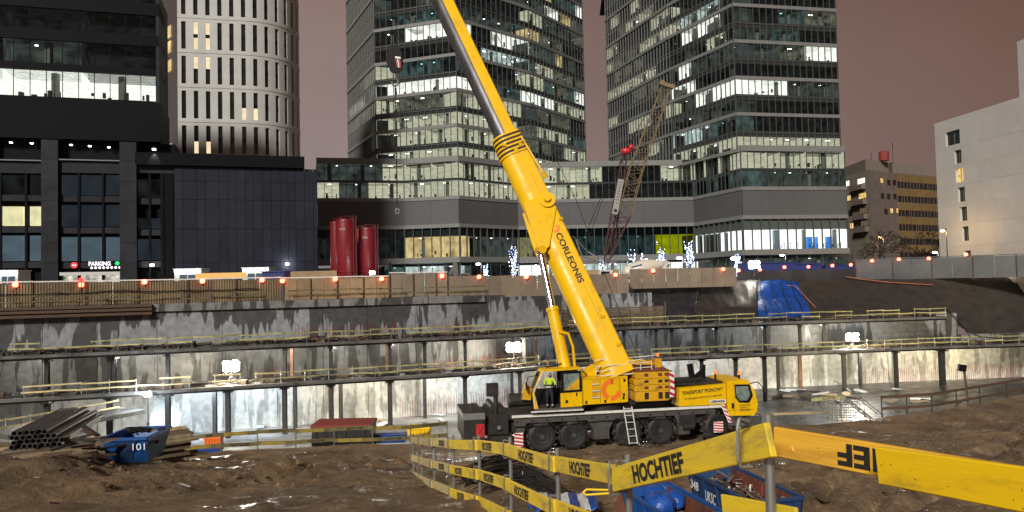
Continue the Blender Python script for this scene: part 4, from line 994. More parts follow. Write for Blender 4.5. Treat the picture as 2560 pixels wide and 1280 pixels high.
railing('guard_railing', 'pale board railing along the lower slab edge near the pipe stack', ER, ZL, sp_(60, ZL), sp_(600, ZL), 2.2, (.5, 1.02), seedv=4, m_='rail_pale', skip=.05)
railing('guard_railing', 'yellow board railing along the lower slab edge behind the crane', ER, ZL, sp_(640, ZL), sp_(1600, ZL), 2.3, (.5, 1.02), seedv=5, skip=.06)
railing('guard_railing', 'yellow board railing along the lower slab edge under the lamp beside the soil bank', ER, ZL, sp_(1630, ZL), sp_(2590, ZL), 2.3, (.5, 1.02), seedv=6, skip=.06)
WR = offset_line(E, 5.3)
railing('guard_railing', 'thin board railing on the brown ledge under the corrugated hoarding', WR, 7.3, 2, s_of_px(WR, 712, 7.3), 2.4, (.5, 1.0), seedv=7, m_='rail_dark', skip=.3, bh=.12)
railing('guard_railing', 'thin board railing on the wall top under the plywood hoarding', WR, 7.3, s_of_px(WR, 725, 7.3), s_of_px(WR, 1210, 7.3), 2.4, (.5, 1.0), seedv=8, m_='rail_dark', skip=.2, bh=.12)
# brown waling ledge under the corrugated hoarding
b = MB(); W3 = offset_line(E, 4.9); s1 = s_of_px(W3, 380, 6.9)
for z0, z1, d0 in ((6.3, 6.55, 4.7), (6.7, 6.95, 4.8), (7.05, 7.29, 4.7)):
    Wd = offset_line(E, d0); b.loft([[zc(along(Wd, s), z0), zc(along(Wd, s), z1), zc(along(WA, s), z1), zc(along(WA, s), z0)] for s in [s1 * i / 10 for i in range(11)]])
b.build('waling_beam', 'waling', bs)

# ---- hoardings at street level
def hoarding(name, label, pts, s0, s1, z0, z1, pw, m_, kind='ply', seedv=1, cap=None, posts=True):
    rr = random.Random(seedv); t = thing(name, label, 'hoarding', zc(along(pts, (s0 + s1) / 2), z0)); n = max(1, round((s1 - s0) / pw))
    for i in range(n):
        a, b_ = along(pts, s0 + (s1 - s0) * i / n), along(pts, s0 + (s1 - s0) * (i + 1) / n); u = (b_ - a).normalized(); nn = V((u.y, -u.x, 0)); o_ = rr.uniform(0, .05)
        A, B = a + u * .02 + nn * o_, b_ - u * .02 + nn * o_; zt = z1 + rr.uniform(-.06, .06); b = MB()
        if kind == 'corr':
            k = 9; ring = []
            for j in range(k * 4 + 1):
                p = A + (B - A) * (j / (k * 4)); dd = (.0, .07, .07, .0)[j % 4]; ring.append(p + nn * dd)
            b.loft([[zc(p, z0), zc(p, zt), zc(p - nn * .02, zt), zc(p - nn * .02, z0)] for p in ring])
        else: b.loft([[zc(A, z0), zc(B, z0), zc(B - nn * .03, z0), zc(A - nn * .03, z0)], [zc(A, zt), zc(B, zt), zc(B - nn * .03, zt), zc(A - nn * .03, zt)]])
        b.build('panel', m_, t)
        if posts and i % 2 == 0:
            b = MB(); b.bar(zc(a + nn * .14, z0 - .3), zc(a + nn * .14, z1 + .05), .1, .1); b.build('post', 'waling', t)
    if cap:
        for i in range(0, n, 3):
            a, b_ = along(pts, s0 + (s1 - s0) * i / n), along(pts, s0 + (s1 - s0) * min(n, i + 3) / n)
            b = MB(); b.bar(zc(a, z1 + .12), zc(b_, z1 + .12 + rr.uniform(-.03, .03)), .2, .12); b.build('cap_rail', cap, t)
    return t
WH = offset_line(E, 6.0)
sh = lambda px, z=8.5: s_of_px(WH, px, z)
hoarding('hoarding', 'brown corrugated hoarding with pale top rail, in front of the parking entrance', WH, 2, sh(706), 7.3, 9.55, 2.3, 'corrugated', 'corr', 2, 'white_paint')
hoarding('hoarding', 'plywood panel hoarding under the red silos', WH, sh(708), sh(972), 7.3, 9.5, 1.35, 'plywood', 'ply', 3, 'white_paint')
hoarding('hoarding', 'greyer plywood hoarding between the silos and the telescopic boom', WH, sh(974), sh(1118), 7.3, 9.85, 1.35, 'plywood_grey', 'ply', 4, 'white_paint')
hoarding('hoarding', 'long smooth plywood hoarding behind the telescopic boom', WH, sh(1122), sh(1572), 6.9, 9.45, 1.6, 'plywood_grey', 'ply', 5, None, False)
WH3 = offset_line(E, 8.5)
hoarding('hoarding', 'tall plywood hoarding above the black tarpaulins', WH3, s_of_px(WH3, 1574, 8.5), s_of_px(WH3, 1842, 8.5), 7.5, 10.0, 1.6, 'plywood_grey', 'ply', 6, None, False)
mat('hoard_dark', (.035, .035, .04), .7, rnd_amt=.25); mat('fence_grey', (.12, .125, .13), .5, .3, c2=(.09, .095, .1), scale=.5, rnd_amt=.12)
DL = [P(1842, 690, 112), P(2142, 690, 118)]
hoarding('hoarding', 'dark panel hoarding below the blue site containers', [zc(p, 0) for p in DL], 0, length([zc(p, 0) for p in DL]), 7.2, 9.6, 2.4, 'hoard_dark', 'ply', 7, None, False)
GL = [zc(P(2140, 690, 118), 0), zc(P(2330, 690, 112), 0), zc(P(2600, 690, 104), 0)]
hoarding('panel_fence', 'grey sheet metal fence along the top of the dark soil bank', GL, 0, length(GL), 7.9, 10.9, 2.5, 'fence_grey', 'ply', 8, 'fence_grey', True)
# cable sagging along the corrugated hoarding
b = MB(); WC = offset_line(E, 5.75); pts = []
for i in range(60):
    s = 4 + (sh(650) - 4) * i / 59; pts.append(zc(along(WC, s), 8.55 + .25 * math.sin(i * .37) * noise.noise(V((i * .2, 0, 0))) + .18 * noise.noise(V((i * .13, 5, 0)))))
b.path(pts, .05, 5); solo(b, 'cable', 'black', 'black cable sagging along the corrugated hoarding', 'cable')

# ---- soil bank on the far right, up to the grey fence
bk = MB(); nx, ny = 70, 22
for i in range(nx + 1):
    x = 12 + (100 - 12) * i / nx
    p = min((along(WL, k * .5) for k in range(int(LW * 2) + 1)), key=lambda r: abs(r.x - x)); zb_ = 3.15 if x < 55 else 3.15 - 2.9 * ss(55, 63, x)
    top = max(p.y + 8.2, 106 if x < 40 else 113 - (x - 60) * .12)
    for j in range(ny + 1):
        f = j / ny; y = p.y + .3 + (top - p.y) * f; z = zb_ + (7.85 - zb_) * (ss(0, .9, f) * .6 + .4 * min(1, f * 1.1)) + .5 * noise.fractal(V((x * .18, y * .25, 0)), 1, 2, 4) * (.15 + min(1, f * 3)) * (1 - ss(.9, 1, f))
        bk.v.append((x, y, z))
for i in range(nx):
    for j in range(ny): k = i * (ny + 1) + j; bk.f.append((k, k + ny + 1, k + ny + 2, k + 1)); bk.mi.append(0)
o = bk.build('soil_bank', 'soil', smooth=True); tag(o, 'dark bare soil bank rising to the grey fence', kind='structure')
for q in o.data.polygons: q.use_smooth = True
def bank_z(x, y):
    p = min((along(WL, k * .5) for k in range(int(LW * 2) + 1)), key=lambda r: abs(r.x - x)); zb_ = 3.15 if x < 55 else 3.15 - 2.9 * ss(55, 63, x)
    top = max(p.y + 8.2, 106 if x < 40 else 113 - (x - 60) * .12); f = max(0, min(1, (y - p.y - .3) / (top - p.y)))
    return zb_ + (7.85 - zb_) * (ss(0, .9, f) * .6 + .4 * min(1, f * 1.1)) + .5 * noise.fractal(V((x * .18, y * .25, 0)), 1, 2, 4) * (.15 + min(1, f * 3)) * (1 - ss(.9, 1, f))
def tarp(px0t, px1t, px0b, px1b, yt, m_, label, seedv, zt=7.6):
    b = MB(); nx_, ny_ = 34, 14; 
    x0t, x1t = xat(px0t, 105, 712), xat(px1t, 105, 712); x0b, x1b = xat(px0b, 97, 775), xat(px1b, 97, 775)
    for i in range(nx_ + 1):
        for j in range(ny_ + 1):
            f = i / nx_; g_ = j / ny_; x = (x0b + (x1b - x0b) * f) * (1 - g_) + (x0t + (x1t - x0t) * f) * g_
            pw_ = min((along(WL, k * .5) for k in range(int(LW * 2) + 1)), key=lambda r: abs(r.x - x)); y = pw_.y - .25 + g_ * (yt - (pw_.y))
            z = max(bank_z(x, y), ZU + .25 + (zt - ZU) * (g_ ** .75)) + .42 + .22 * noise.noise(V((x * .9 + seedv, y * .3, 0))) + .1 * noise.noise(V((x * 2.5, y * .6, seedv)))
            if j == 0: z = ZU + .05
            b.v.append((x, y, z))
    for i in range(nx_):
        for j in range(ny_): k = i * (ny_ + 1) + j; b.f.append((k, k + ny_ + 1, k + ny_ + 2, k + 1)); b.mi.append(0)
    o = b.build('tarpaulin', m_, smooth=True); md = o.modifiers.new('thickness', 'SOLIDIFY'); md.thickness = .03
    for q in o.data.polygons: q.use_smooth = True
    tag(o, label, 'tarpaulin', 'tarpaulins over the bank')
tarp(1520, 1745, 1660, 1735, 104, 'tarp_black', 'black tarpaulin over the bank beside the timber formwork', 1.)
tarp(1690, 1900, 1728, 1900, 106, 'tarp_brown', 'brownish grey tarpaulin over the bank, between the black and blue ones', 9.)
tarp(1880, 2000, 1895, 2045, 106, 'tarp_blue', 'blue tarpaulin over the bank under the tripod lamp', 17., 6.1)
# timber formwork on the upper slab
fw = thing('formwork', 'timber formwork of stacked boards between uprights beside the black tarpaulin', 'formwork', zc(along(EC2, s_of_px(EC2, 1530, 4)), ZU))
rr = random.Random(9); fl_ = offset_line(E, 4.4); f0, f1 = s_of_px(fl_, 1402, 4.5), s_of_px(fl_, 1660, 4.5)
for i in range(10):
    p = along(fl_, f0 + (f1 - f0) * i / 9); b = MB(); b.bar(zc(p + V((.1, -.25, 0)), ZU), zc(p + V((.1, -.25, 0)), ZU + 2.55 + rr.uniform(-.1, .2)), .16, .16); b.build('upright', 'timber', fw)
for k in range(9):
    for i in range(3):
        a, c_ = along(fl_, f0 + (f1 - f0) * i / 3), along(fl_, f0 + (f1 - f0) * (i + 1) / 3 - .05); z = ZU + .12 + k * .24 + rr.uniform(-.02, .02)
        b = MB(); b.bar(zc(a, z) + V((0, rr.uniform(-.04, .04), 0)), zc(c_, z), .05, .2); b.build('board', 'timber', fw)
# hoses and pipes lying on the bank
b = MB(); pts = [P(2115, 694, 113), P(2150, 697, 112), P(2220, 699, 111), P(2330, 697, 110)]
b.path([V((p.x, p.y, bank_z(p.x, p.y) + .35)) for p in pts], .08, 6); solo(b, 'hose', 'hose_orange', 'orange hose lying across the top of the soil bank', 'hose')
b = MB(); pts = [P(1905, 704, 108), P(1990, 716, 104), P(2040, 770, 98)]; b.path(pts, .06, 6); solo(b, 'pipe', 'hose_orange', 'thin orange pipe resting across the blue tarpaulin', 'pipe')
b = MB(); b.path([P(2365, 775, 100), P(2420, 830, 94), P(2450, 842, 94), P(2500, 846, 94)], .06, 5); b.path([P(2372, 778, 100), P(2395, 800, 98), P(2425, 842, 94)], .05, 5); solo(b, 'cable', 'black', 'black cables running down from the slab corner at the soil bank', 'cable')

# ---- clutter on the slab decks: mats of bars, hoses, offcuts
rr = random.Random(77)
for z, s1, nm in ((ZU, sU, 'upper'), (ZL, LE, 'lower')):
    for part_ in range(2):
        b = MB(); ED_ = offset_line(E, .9); ED2 = offset_line(E, 2.4)
        for i in range(330):
            s = rr.uniform(s1 * .5 * part_, s1 * .5 * (part_ + 1)); ln_ = ED_ if rr.random() < .6 else ED2; p = zc(along(ln_, min(s, length(ln_) - 3)), z + rr.uniform(.05, .3)); q = zc(along(ln_, min(s + rr.uniform(.3, 2.2), length(ln_) - .5)), z + rr.uniform(.05, .45)) + V((0, rr.uniform(-.5, .5), 0))
            b.cur = rr.choice([0, 0, 0, 1, 2]); b.bar(p, q, rr.uniform(.04, .3), rr.uniform(.03, .14))
        for i in range(70):
            s = rr.uniform(s1 * .5 * part_, s1 * .5 * (part_ + 1)); p = zc(along(ED_, s), z); hh = rr.uniform(.15, .6); b.cur = rr.choice([0, 0, 1, 2]); b.box(p + V((0, 0, hh / 2 + .01)), (rr.uniform(.2, .9), rr.uniform(.2, .6), hh))
        o = b.build('deck_clutter', ['steel_dark', 'timber', 'waling']); tag(o, 'bars, boards and offcuts strewn along the ' + nm + (' slab, half near the pipe stack' if part_ == 0 else ' slab, half behind the crane and beyond'), 'clutter', kind='stuff')

for k in range(4):  # black cords added to draw dark creases in the tarpaulin
    b = MB()
    f = .18 + k * .22; pts = []
    for j in range(9):
        g_ = j / 8; x = xat(1880 + 120 * f, 105, 712) * g_ + xat(1895 + 150 * f, 97, 775) * (1 - g_); pw_ = min((along(WL, kk * .5) for kk in range(int(LW * 2) + 1)), key=lambda r: abs(r.x - x)); y = pw_.y - .3 + g_ * (106 - pw_.y)
        pts.append(V((x, y - .05, max(bank_z(x, y), ZU + .25 + (6.1 - ZU) * (g_ ** .75)) + .66)))
    b.path(pts, .05, 5); solo(b, 'rope', 'black', 'black line added as a crease of the blue tarpaulin, ' + ORD[k] + ' of four from the crane side', 'rope', 'crease lines on the blue tarpaulin')

# ================================================================== MOBILE CRANE
CY = R(9.5)
c0 = PZ(1357, 1131, 0)
crane = thing('mobile_crane', 'yellow five axle telescopic mobile crane with raised boom standing on the mud', 'crane', c0, CY)
CI = WINV[crane]
WINV_L = {}
def cl(p): return CI @ V(p)                     # world -> crane space (x to the cab, y away from the viewer, z up)
def cw(p): return CI.inverted() @ V(p)
def part(mb, name, mats, parent=None, smooth=False):
    return mb.build(name, mats, parent or crane, smooth, world=False)
# wheels
AX = (0., 1.65, 4.55, 6.3, 9.4)
tyre_prof = [(.40, -.02), (.46, -.05), (.62, -.06), (.70, -.03), (.745, .05), (.75, .12), (.75, .34), (.745, .41), (.70, .49), (.62, .52), (.40, .5)]
def make_wheel():
    b = MB(); b.cur = 0; n = 28
    b.lathe(tyre_prof[:4], axis=(0, 1, 0), n=n); tyre_b = b
    t = MB(); t.cur = 0; t.lathe(tyre_prof, axis=(0, 1, 0), n=n)
    for i in range(n):                              # tread blocks
        a = 2 * math.pi * i / n
        m_ = Matrix.Rotation(-a, 3, 'Y'); c = m_ @ V((.752, .23, 0)); t.cur = 1; t.box(c + V((0, -.115 if i % 2 else .115, 0)), (.05, .22, .09), m_)
    tm = t.mesh('tyre', ['tyre', 'tread_mud'])
    for p in tm.polygons: p.use_smooth = p.material_index == 0
    r_ = MB(); r_.lathe([(.415, .0), (.42, -.03), (.38, -.035), (.35, .06), (.24, .09), (.23, .03), (.17, .02), (.165, -.05), (.10, -.06), (.001, -.062)], axis=(0, 1, 0), n=24)
    for i in range(10):
        a = 2 * math.pi * i / 10; c = V((.29 * math.cos(a), .05, .29 * math.sin(a))); r_.tube(c, c - V((0, .05, 0)), .022, n=6)
    rm = r_.mesh('rim', 'rim')
    h = MB(); h.lathe([(.13, -.05), (.12, -.075), (.06, -.08), (.001, -.08)], axis=(0, 1, 0), n=16); hm = h.mesh('hub', 'crane_grey')
    return tm, rm, hm
tm, rm, hm = make_wheel()
for far in (False, True):
    for i, x in enumerate(AX):
        wh = link('wheel', tm, crane); wh.name = 'wheel'; wh.location = (x, .06 if not far else 2.4, .75); wh.rotation_euler = (0, rnd.random() * 3, 0)
        if far: wh.rotation_euler = (0, 0, 0)
        if i == 4: wh.rotation_euler.z = R(14)
        r_ = link('rim', rm, wh); h_ = link('hub', hm, wh)
# chassis and deck
b = MB(); b.b2(-1.6, 10.2, .6, 2.4, .85, 1.6); b.b2(-1.5, 9.6, .35, .6, 1.0, 1.5); part(b, 'chassis', 'crane_black')
for x in AX:
    b = MB(); b.tube((x, .45, .75), (x, 2.5, .75), .16, n=8); b.box((x, 1.5, .8), (.5, .6, .5)); part(b, 'axle', 'crane_black')
b = MB(); b.b2(-1.7, 9.9, .0, 2.9, 1.74, 1.88); part(b, 'deck', 'crane_black')
b = MB(); b.b2(-1.55, 9.85, -.03, -.002, 1.80, 1.93); part(b, 'deck_edge', 'white_paint')
b = MB(); b.b2(-1.45, 9.3, .02, .1, 1.5, 1.735); part(b, 'side_skirt', 'crane_grey')
for x0, x1, c_ in ((2.35, 3.85, 1), (-1.45, -.8, 1), (7.05, 8.1, 1)):
    b = MB(); zb_ = .5 if c_ else 1.0; xm = (x0 + x1) / 2; hw_ = (x1 - x0) * .28
    b.prism([(x0, .03, 1.5), (x1, .03, 1.5), (xm + hw_, .03, 1.0), (xm + hw_, .03, zb_), (xm - hw_, .03, zb_), (xm - hw_, .03, 1.0)], (0, .5, 0)); part(b, 'side_locker', 'crane_grey')
b = MB(); b.b2(2.72, 3.42, .0, .028, .62, 1.42); part(b, 'locker_door', 'crane_grey'); b = MB(); b.b2(3.32, 3.36, -.02, -.001, 1.0, 1.12); part(b, 'locker_handle', 'crane_black')
for x in (-.02, 1.66, 4.56, 6.3, 9.4):                # mudguards
    b = MB(); ring = []
    for i in range(9):
        a = R(25 + 130 * i / 8); ring.append([V((x + .88 * math.cos(a), .05, .75 + .88 * math.sin(a))), V((x + .88 * math.cos(a), .75, .75 + .88 * math.sin(a))), V((x + .84 * math.cos(a), .75, .75 + .84 * math.sin(a))), V((x + .84 * math.cos(a), .05, .75 + .84 * math.sin(a)))])
    b.loft(ring); part(b, 'mudguard', 'crane_black')
# rear: winch housing and outrigger box
b = MB(); b.b2(-2.9, -1.71, .15, 2.85, 1.0, 2.0); b.b2(-2.6, -1.5, .3, 2.7, .55, 1.0); part(b, 'rear_frame', 'crane_black', smooth=False)
b = MB(); b.b2(-4.0, -2.95, -.25, 3.15, .8, 2.15); b.b2(-3.85, -3.1, -.15, 3.05, .45, .79); b.b2(-3.6, -3.45, .2, .35, 2.15, 2.6); part(b, 'outrigger_box', 'crane_black')
b = MB(); b.b2(-4.02, -2.94, -.28, -.252, 1.86, 2.18); part(b, 'tread_plate', 'galv'); b = MB(); b.b2(-4.03, -4.001, -.2, 3.1, 1.9, 2.16); part(b, 'tread_plate', 'galv')
b = MB(); b.b2(-3.4, -2.98, -.28, -.253, .98, 1.62); rp_ = part(b, 'reflector', 'red')
b = MB(); b.bar((-3.37, -.3, 1.02), (-3.01, -.3, 1.58), .02, .04, (0, 1, 0)); b.bar((-3.01, -.3, 1.02), (-3.37, -.3, 1.58), .02, .04, (0, 1, 0)); part(b, 'cross', 'skip_rust', rp_)
b = MB(); b.tube((-2.2, -.02, 1.35), (-2.2, .1, 1.35), .1, n=12); part(b, 'work_lamp', 'galv')
b = MB(); b.b2(-4.6, -2.4, -.6, .4, .12, .2); b.b2(-4.3, -2.7, -.5, .3, .21, .32); part(b, 'outrigger_pad', 'timber_pale')
def chevron(x0, x1, z0, z1, y, name='warning_board', lean=0.):
    b = MB(); b.prism([(x0, y, z0), (x1, y, z0), (x1 + lean, y, z1), (x0 + lean, y, z1)], (0, .03, 0)); o = part(b, name, 'decal_white')
    k = 4; h = (z1 - z0) / k; w_ = x1 - x0
    for i in range(k):
        zz = z0 + i * h; 
        def fx(x, z): return x + lean * (z - z0) / (z1 - z0)
        b = MB(); b.poly([(fx(x0, zz), y - .004, zz + h * .45), (fx(x1, zz), y - .004, zz), (fx(x1, zz + h * .5), y - .004, zz + h * .5), (fx(x0, zz + h * .95), y - .004, min(z1, zz + h * .95))]); part(b, 'red_stripe', 'red', o)
chevron(-1.45, -1.0, .35, 1.05, -.05); chevron(9.1, 9.62, .55, 1.1, -.22)
# ladder
b = MB(); lx0, lx1 = 4.28, 4.72
b.bar((lx0, -.06, 2.1), (lx0 + .22, -.2, .2), .03, .05); b.bar((lx1, -.06, 2.1), (lx1 + .22, -.2, .2), .03, .05)
for i in range(6):
    z = 2.0 - i * .35; f = (2.1 - z) / 1.9; b.tube((lx0 + .22 * f, -.06 - .14 * f, z), (lx1 + .22 * f, -.06 - .14 * f, z), .018, n=6)
part(b, 'ladder', 'white_paint')
# front body and driver's cab
b = MB(); b.prism([(7.3, .0, 1.96), (9.93, .0, 1.96), (9.93, .0, 3.02), (7.36, .0, 2.9)], (0, 2.8, 0)); body = part(b, 'engine_cover', 'crane_yellow')
put_text('TRANSPORT PIONOWY', 'decal_black', cw((8.63, -.006, 2.70)), CY and V((math.cos(CY), math.sin(CY), .06)), (0, 0, 1), .20, body, width=2.3, bold=.03)
put_text('WYNAJEM SPRZEDAŻ SERWIS', 'decal_brown', cw((8.65, -.006, 2.38)), V((math.cos(CY), math.sin(CY), .06)), (0, 0, 1), .15, body, width=2.1, bold=.02)
b = MB(); b.b2(9.02, 9.9, -.012, -.002, 2.03, 2.22); pl_ = part(b, 'name_plate', 'decal_white', body); put_text('LIEBHERR', 'decal_black', cw((9.46, -.018, 2.125)), V((math.cos(CY), math.sin(CY), 0)), (0, 0, 1), .13, pl_, width=.8, bold=.04)
cabp = [(9.97, 1.35), (11.45, 1.3), (11.62, 1.5), (11.7, 1.9), (11.55, 2.55), (11.2, 3.12), (11.0, 3.22), (9.97, 3.16)]
b = MB(); b.prism([(x, -.05, z) for x, z in cabp], (0, 2.5, 0)); cab = part(b, 'driver_cab', 'crane_yellow')
b = MB(); b.prism([(x, -.075, z) for x, z in [(10.42, 2.3), (10.62, 2.02), (11.2, 1.98), (11.42, 2.35), (11.25, 2.95), (10.40, 2.98)]], (0, .02, 0)); part(b, 'window_frame', 'black_gloss', cab)
glass('cab_glass', (.35, .42, .40), .3); mat('cab_pane', (.22, .28, .26), .1, c2=(.08, .10, .095), scale=3)
b = MB(); b.prism([(x, -.085, z) for x, z in [(10.48, 2.36), (10.66, 2.12), (11.08, 2.12), (11.26, 2.4), (11.14, 2.86), (10.46, 2.88)]], (0, .008, 0)); part(b, 'window', 'cab_pane', cab)
b = MB(); b.prism([(11.46, .05, 1.95), (11.47, 2.3, 1.95), (11.25, 2.3, 2.95), (11.24, .05, 2.95)], (.12, 0, .06)); part(b, 'windscreen', 'black_gloss', cab)
b = MB(); b.b2(10.2, 10.34, -.07, -.051, 1.72, 2.0); part(b, 'door_handle', 'crane_black', cab)
put_text('CORLEONIS', 'decal_brown', cw((10.95, -.058, 1.86)), V((math.cos(CY), math.sin(CY), 0)), (0, 0, 1), .1, cab, width=.62)
for i in range(3): b = MB(); b.b2(10.66, 11.12 + .12 * (i > 0), -.056, -.0505, 1.72 - i * .085, 1.75 - i * .085); part(b, 'small_print', 'decal_brown', cab)
b = MB(); b.path([V((11.3, -.1, 3.0)), V((11.55, -.35, 3.1)), V((11.8, -.4, 2.85)), V((11.9, -.4, 2.5))], .03, 6); b.box((11.92, -.4, 2.3), (.08, .22, .5)); part(b, 'mirror', 'black', cab)
chevron(10.0, 10.22, 1.0, 1.95, -.07, lean=-.42)
b = MB(); b.b2(11.2, 11.9, -.02, 2.4, .75, 1.25); part(b, 'bumper', 'crane_grey')
for x, y in ((9.9, 1.2), (10.9, .4)):
    b = MB(); b.tube((x, y, 3.0), (x, y, 3.42), .05, n=8); o = part(b, 'beacon_stem', 'black'); b = MB(); b.tube((x, y, 3.42), (x, y, 3.6), .09, .07, n=10); mat('beacon', (.8, .2, .02), .3, emit=(1, .25, .02, .6)); part(b, 'beacon', 'beacon', o)
b = MB(); b.b2(7.2, 9.9, .3, 2.7, 3.0, 3.12); b.tube((7.3, .6, 3.15), (8.9, .9, 3.2), .12, n=8); part(b, 'engine_deck', 'crane_black')
b = MB(); b.bar((8.6, 1.2, 3.1), (8.45, 1.2, 4.0), .12, .3); b.bar((8.6, 1.2, 3.15), (9.2, 1.2, 3.6), .12, .25); b.bar((9.2, 1.2, 3.2), (9.25, 1.2, 3.95), .1, .2); part(b, 'boom_rest', 'black')
# superstructure
b = MB(); b.tube((3.6, 1.45, 1.885), (3.6, 1.45, 2.2), 1.3, n=24); part(b, 'slewing_ring', 'crane_black')
b = MB(); b.b2(-.2, 7.0, .2, 2.8, 2.15, 2.35); part(b, 'turntable', 'crane_black')
b = MB(); b.prism([(2.12, -.1, 2.3), (4.52, -.1, 2.34), (4.52, -.1, 3.68), (2.12, -.1, 3.62)], (0, .95, 0)); house = part(b, 'machinery_housing', 'crane_yellow')
b = MB(); b.b2(2.62, 3.02, -.108, -.101, 2.58, 3.55); part(b, 'step_recess', 'cw_yellow', house)
for z in (2.65, 2.98, 3.32):
    b = MB(); b.tube((2.6, -.14, z), (3.04, -.14, z), .025, n=6); part(b, 'step', 'white_paint', house)
b = MB(); n = 26; o0, o1 = .56, .30; cx_, cz_ = 3.66, 3.0
def arc(a0, a1, m_, r0=o1, r1=o0):
    bb = MB(); k = 14
    bb.loft([[V((cx_ + math.cos(R(a0 + (a1 - a0) * i / k)) * r, -.106, cz_ + math.sin(R(a0 + (a1 - a0) * i / k)) * r)) for r in (r0, r1)] for i in range(k + 1)], closed=False, cap=False); return part(bb, 'logo', m_, house)
arc(80, 245, 'orange'); arc(262, 350, 'orange')
b = MB(); b.poly([(cx_ - .02, -.106, cz_ + .28), (cx_ + .12, -.106, cz_ + .28), (cx_ + .12, -.106, cz_ + .62), (cx_ - .02, -.106, cz_ + .58)]); part(b, 'logo', 'orange', house)
for x, z in ((4.35, 3.45), (4.3, 2.72), (4.28, 2.55), (2.3, 2.42), (3.3, 2.42)):
    b = MB(); b.b2(x - .05, x + .05, -.125, -.101, z - .06, z + .08); part(b, 'latch', 'black', house)
# upper machinery: winch frame, pivot brackets
b = MB(); b.prism([(2.2, .9, 3.0), (5.4, .9, 3.0), (5.9, .9, 4.15), (5.2, .9, 4.4), (3.2, .9, 4.1), (2.6, .9, 3.75)], (0, .18, 0)); b.prism([(2.2, 1.95, 3.0), (5.4, 1.95, 3.0), (5.9, 1.95, 4.15), (5.2, 1.95, 4.4), (3.2, 1.95, 4.1), (2.6, 1.95, 3.75)], (0, .18, 0)); part(b, 'boom_bracket', 'crane_yellow')
b = MB(); b.tube((5.3, .6, 4.0), (5.3, 2.5, 4.0), .16, n=12); part(b, 'boom_pivot', 'crane_grey')
b = MB(); b.tube((6.0, .75, 3.95), (6.0, 2.2, 3.95), .34, n=16); b.tube((6.0, .7, 3.95), (6.0, .78, 3.95), .42, n=16); part(b, 'winch_drum', 'crane_yellow')
b = MB(); b.b2(5.2, 6.4, .55, .75, 3.85, 4.25); b.b2(6.15, 6.5, .2, .7, 3.7, 4.45); b.b2(4.55, 5.5, .1, .5, 3.72, 3.9); part(b, 'winch_frame', 'cw_yellow')
b = MB()
for z, y in ((3.95, .05), (4.2, .05), (4.5, .3)):
    b.tube((2.9, y, z), (5.9, y, z + .12), .022, n=6)
for x in (2.9, 3.8, 4.6, 5.3, 5.9): b.tube((x, .05, 3.7), (x, .05, 4.28), .022, n=6)
b.path([V((4.4, .05, 4.2)), V((4.7, .0, 4.42)), V((5.3, .0, 4.5)), V((5.6, .05, 4.3))], .022, 6); b.tube((3.0, 0, 3.72), (5.6, 0, 3.78), .03, n=6); b.tube((5.0, .05, 4.6), (6.2, .1, 4.66), .022, n=6); part(b, 'guard_rail', 'white_paint')
# counterweights
zc_ = 2.36
for i, (h, x0, x1) in enumerate(((.52, 4.85, 7.1), (.32, 4.8, 7.15), (.32, 4.8, 7.15), (.34, 4.85, 7.1))):
    b = MB(); ins = .12
    ring = lambda z, k: [V((x0 + k, -.3, z)), V((x1 - .45 - k, -.3, z)), V((x1 - k, .25, z)), V((x1 - k, 2.7, z)), V((x1 - .45 - k, 3.2, z)), V((x0 + k, 3.2, z))]
    b.loft([ring(zc_, .04), ring(zc_ + .05, 0), ring(zc_ + h - .06, 0), ring(zc_ + h - .02, .05)]); cwt = part(b, 'counterweight', 'cw_yellow')
    for xx in (5.35, 6.1, 6.45):
        b = MB(); b.b2(xx, xx + .22, -.312, -.301, zc_ + .1, zc_ + h - .08); part(b, 'lifting_pocket', 'skip_rust' if i % 2 else 'crane_black', cwt)
    zc_ += h
b = MB(); b.loft([[V((4.95, -.1, zc_)), V((6.8, -.1, zc_)), V((6.9, 3.0, zc_)), V((4.95, 3.0, zc_))], [V((5.1, .4, zc_ + .3)), V((6.5, .4, zc_ + .26)), V((6.5, 2.6, zc_ + .26)), V((5.1, 2.6, zc_ + .3))]]); part(b, 'counterweight_cover', 'skip_rust')
chevron(6.72, 7.02, 2.5, 3.8, -.18)
b = MB(); b.tube((6.6, 1, 4.1), (6.6, 1, 4.5), .04, n=6); part(b, 'beacon_stem', 'black'); b = MB(); b.tube((6.6, 1, 4.5), (6.6, 1, 4.68), .08, .06, n=8); part(b, 'beacon', 'beacon')
# crane operator's cab: floor, pillars, roof, glazed door slid back
b = MB(); b.prism([(-.35, -.15, 2.1), (2.05, -.15, 2.1), (2.05, -.15, 2.22), (-.42, -.15, 2.22)], (0, .95, 0)); oc = part(b, 'operator_cab', 'crane_grey')
b = MB(); b.prism([(-.05, -.15, 4.06), (2.1, -.15, 4.12), (2.1, -.15, 4.2), (.1, -.15, 4.18)], (0, .95, 0)); part(b, 'cab_roof', 'crane_yellow', oc)
b = MB(); b.prism([(-.42, -.15, 2.22), (-.5, -.15, 3.0), (-.05, -.15, 4.06), (.03, -.15, 4.06), (-.38, -.15, 3.0), (-.2, -.15, 2.22)], (0, .07, 0)); part(b, 'front_pillar', 'crane_yellow', oc)
b = MB(); b.prism([(-.42, .73, 2.22), (-.5, .73, 3.0), (-.05, .73, 4.06), (.03, .73, 4.06), (-.38, .73, 3.0), (-.2, .73, 2.22)], (0, .07, 0)); part(b, 'front_pillar', 'crane_yellow', oc)
b = MB(); b.b2(-.42, 2.05, .8, .86, 2.22, 3.1); b.b2(1.0, 2.1, .8, .86, 3.1, 4.06); part(b, 'back_panel', 'crane_black', oc)
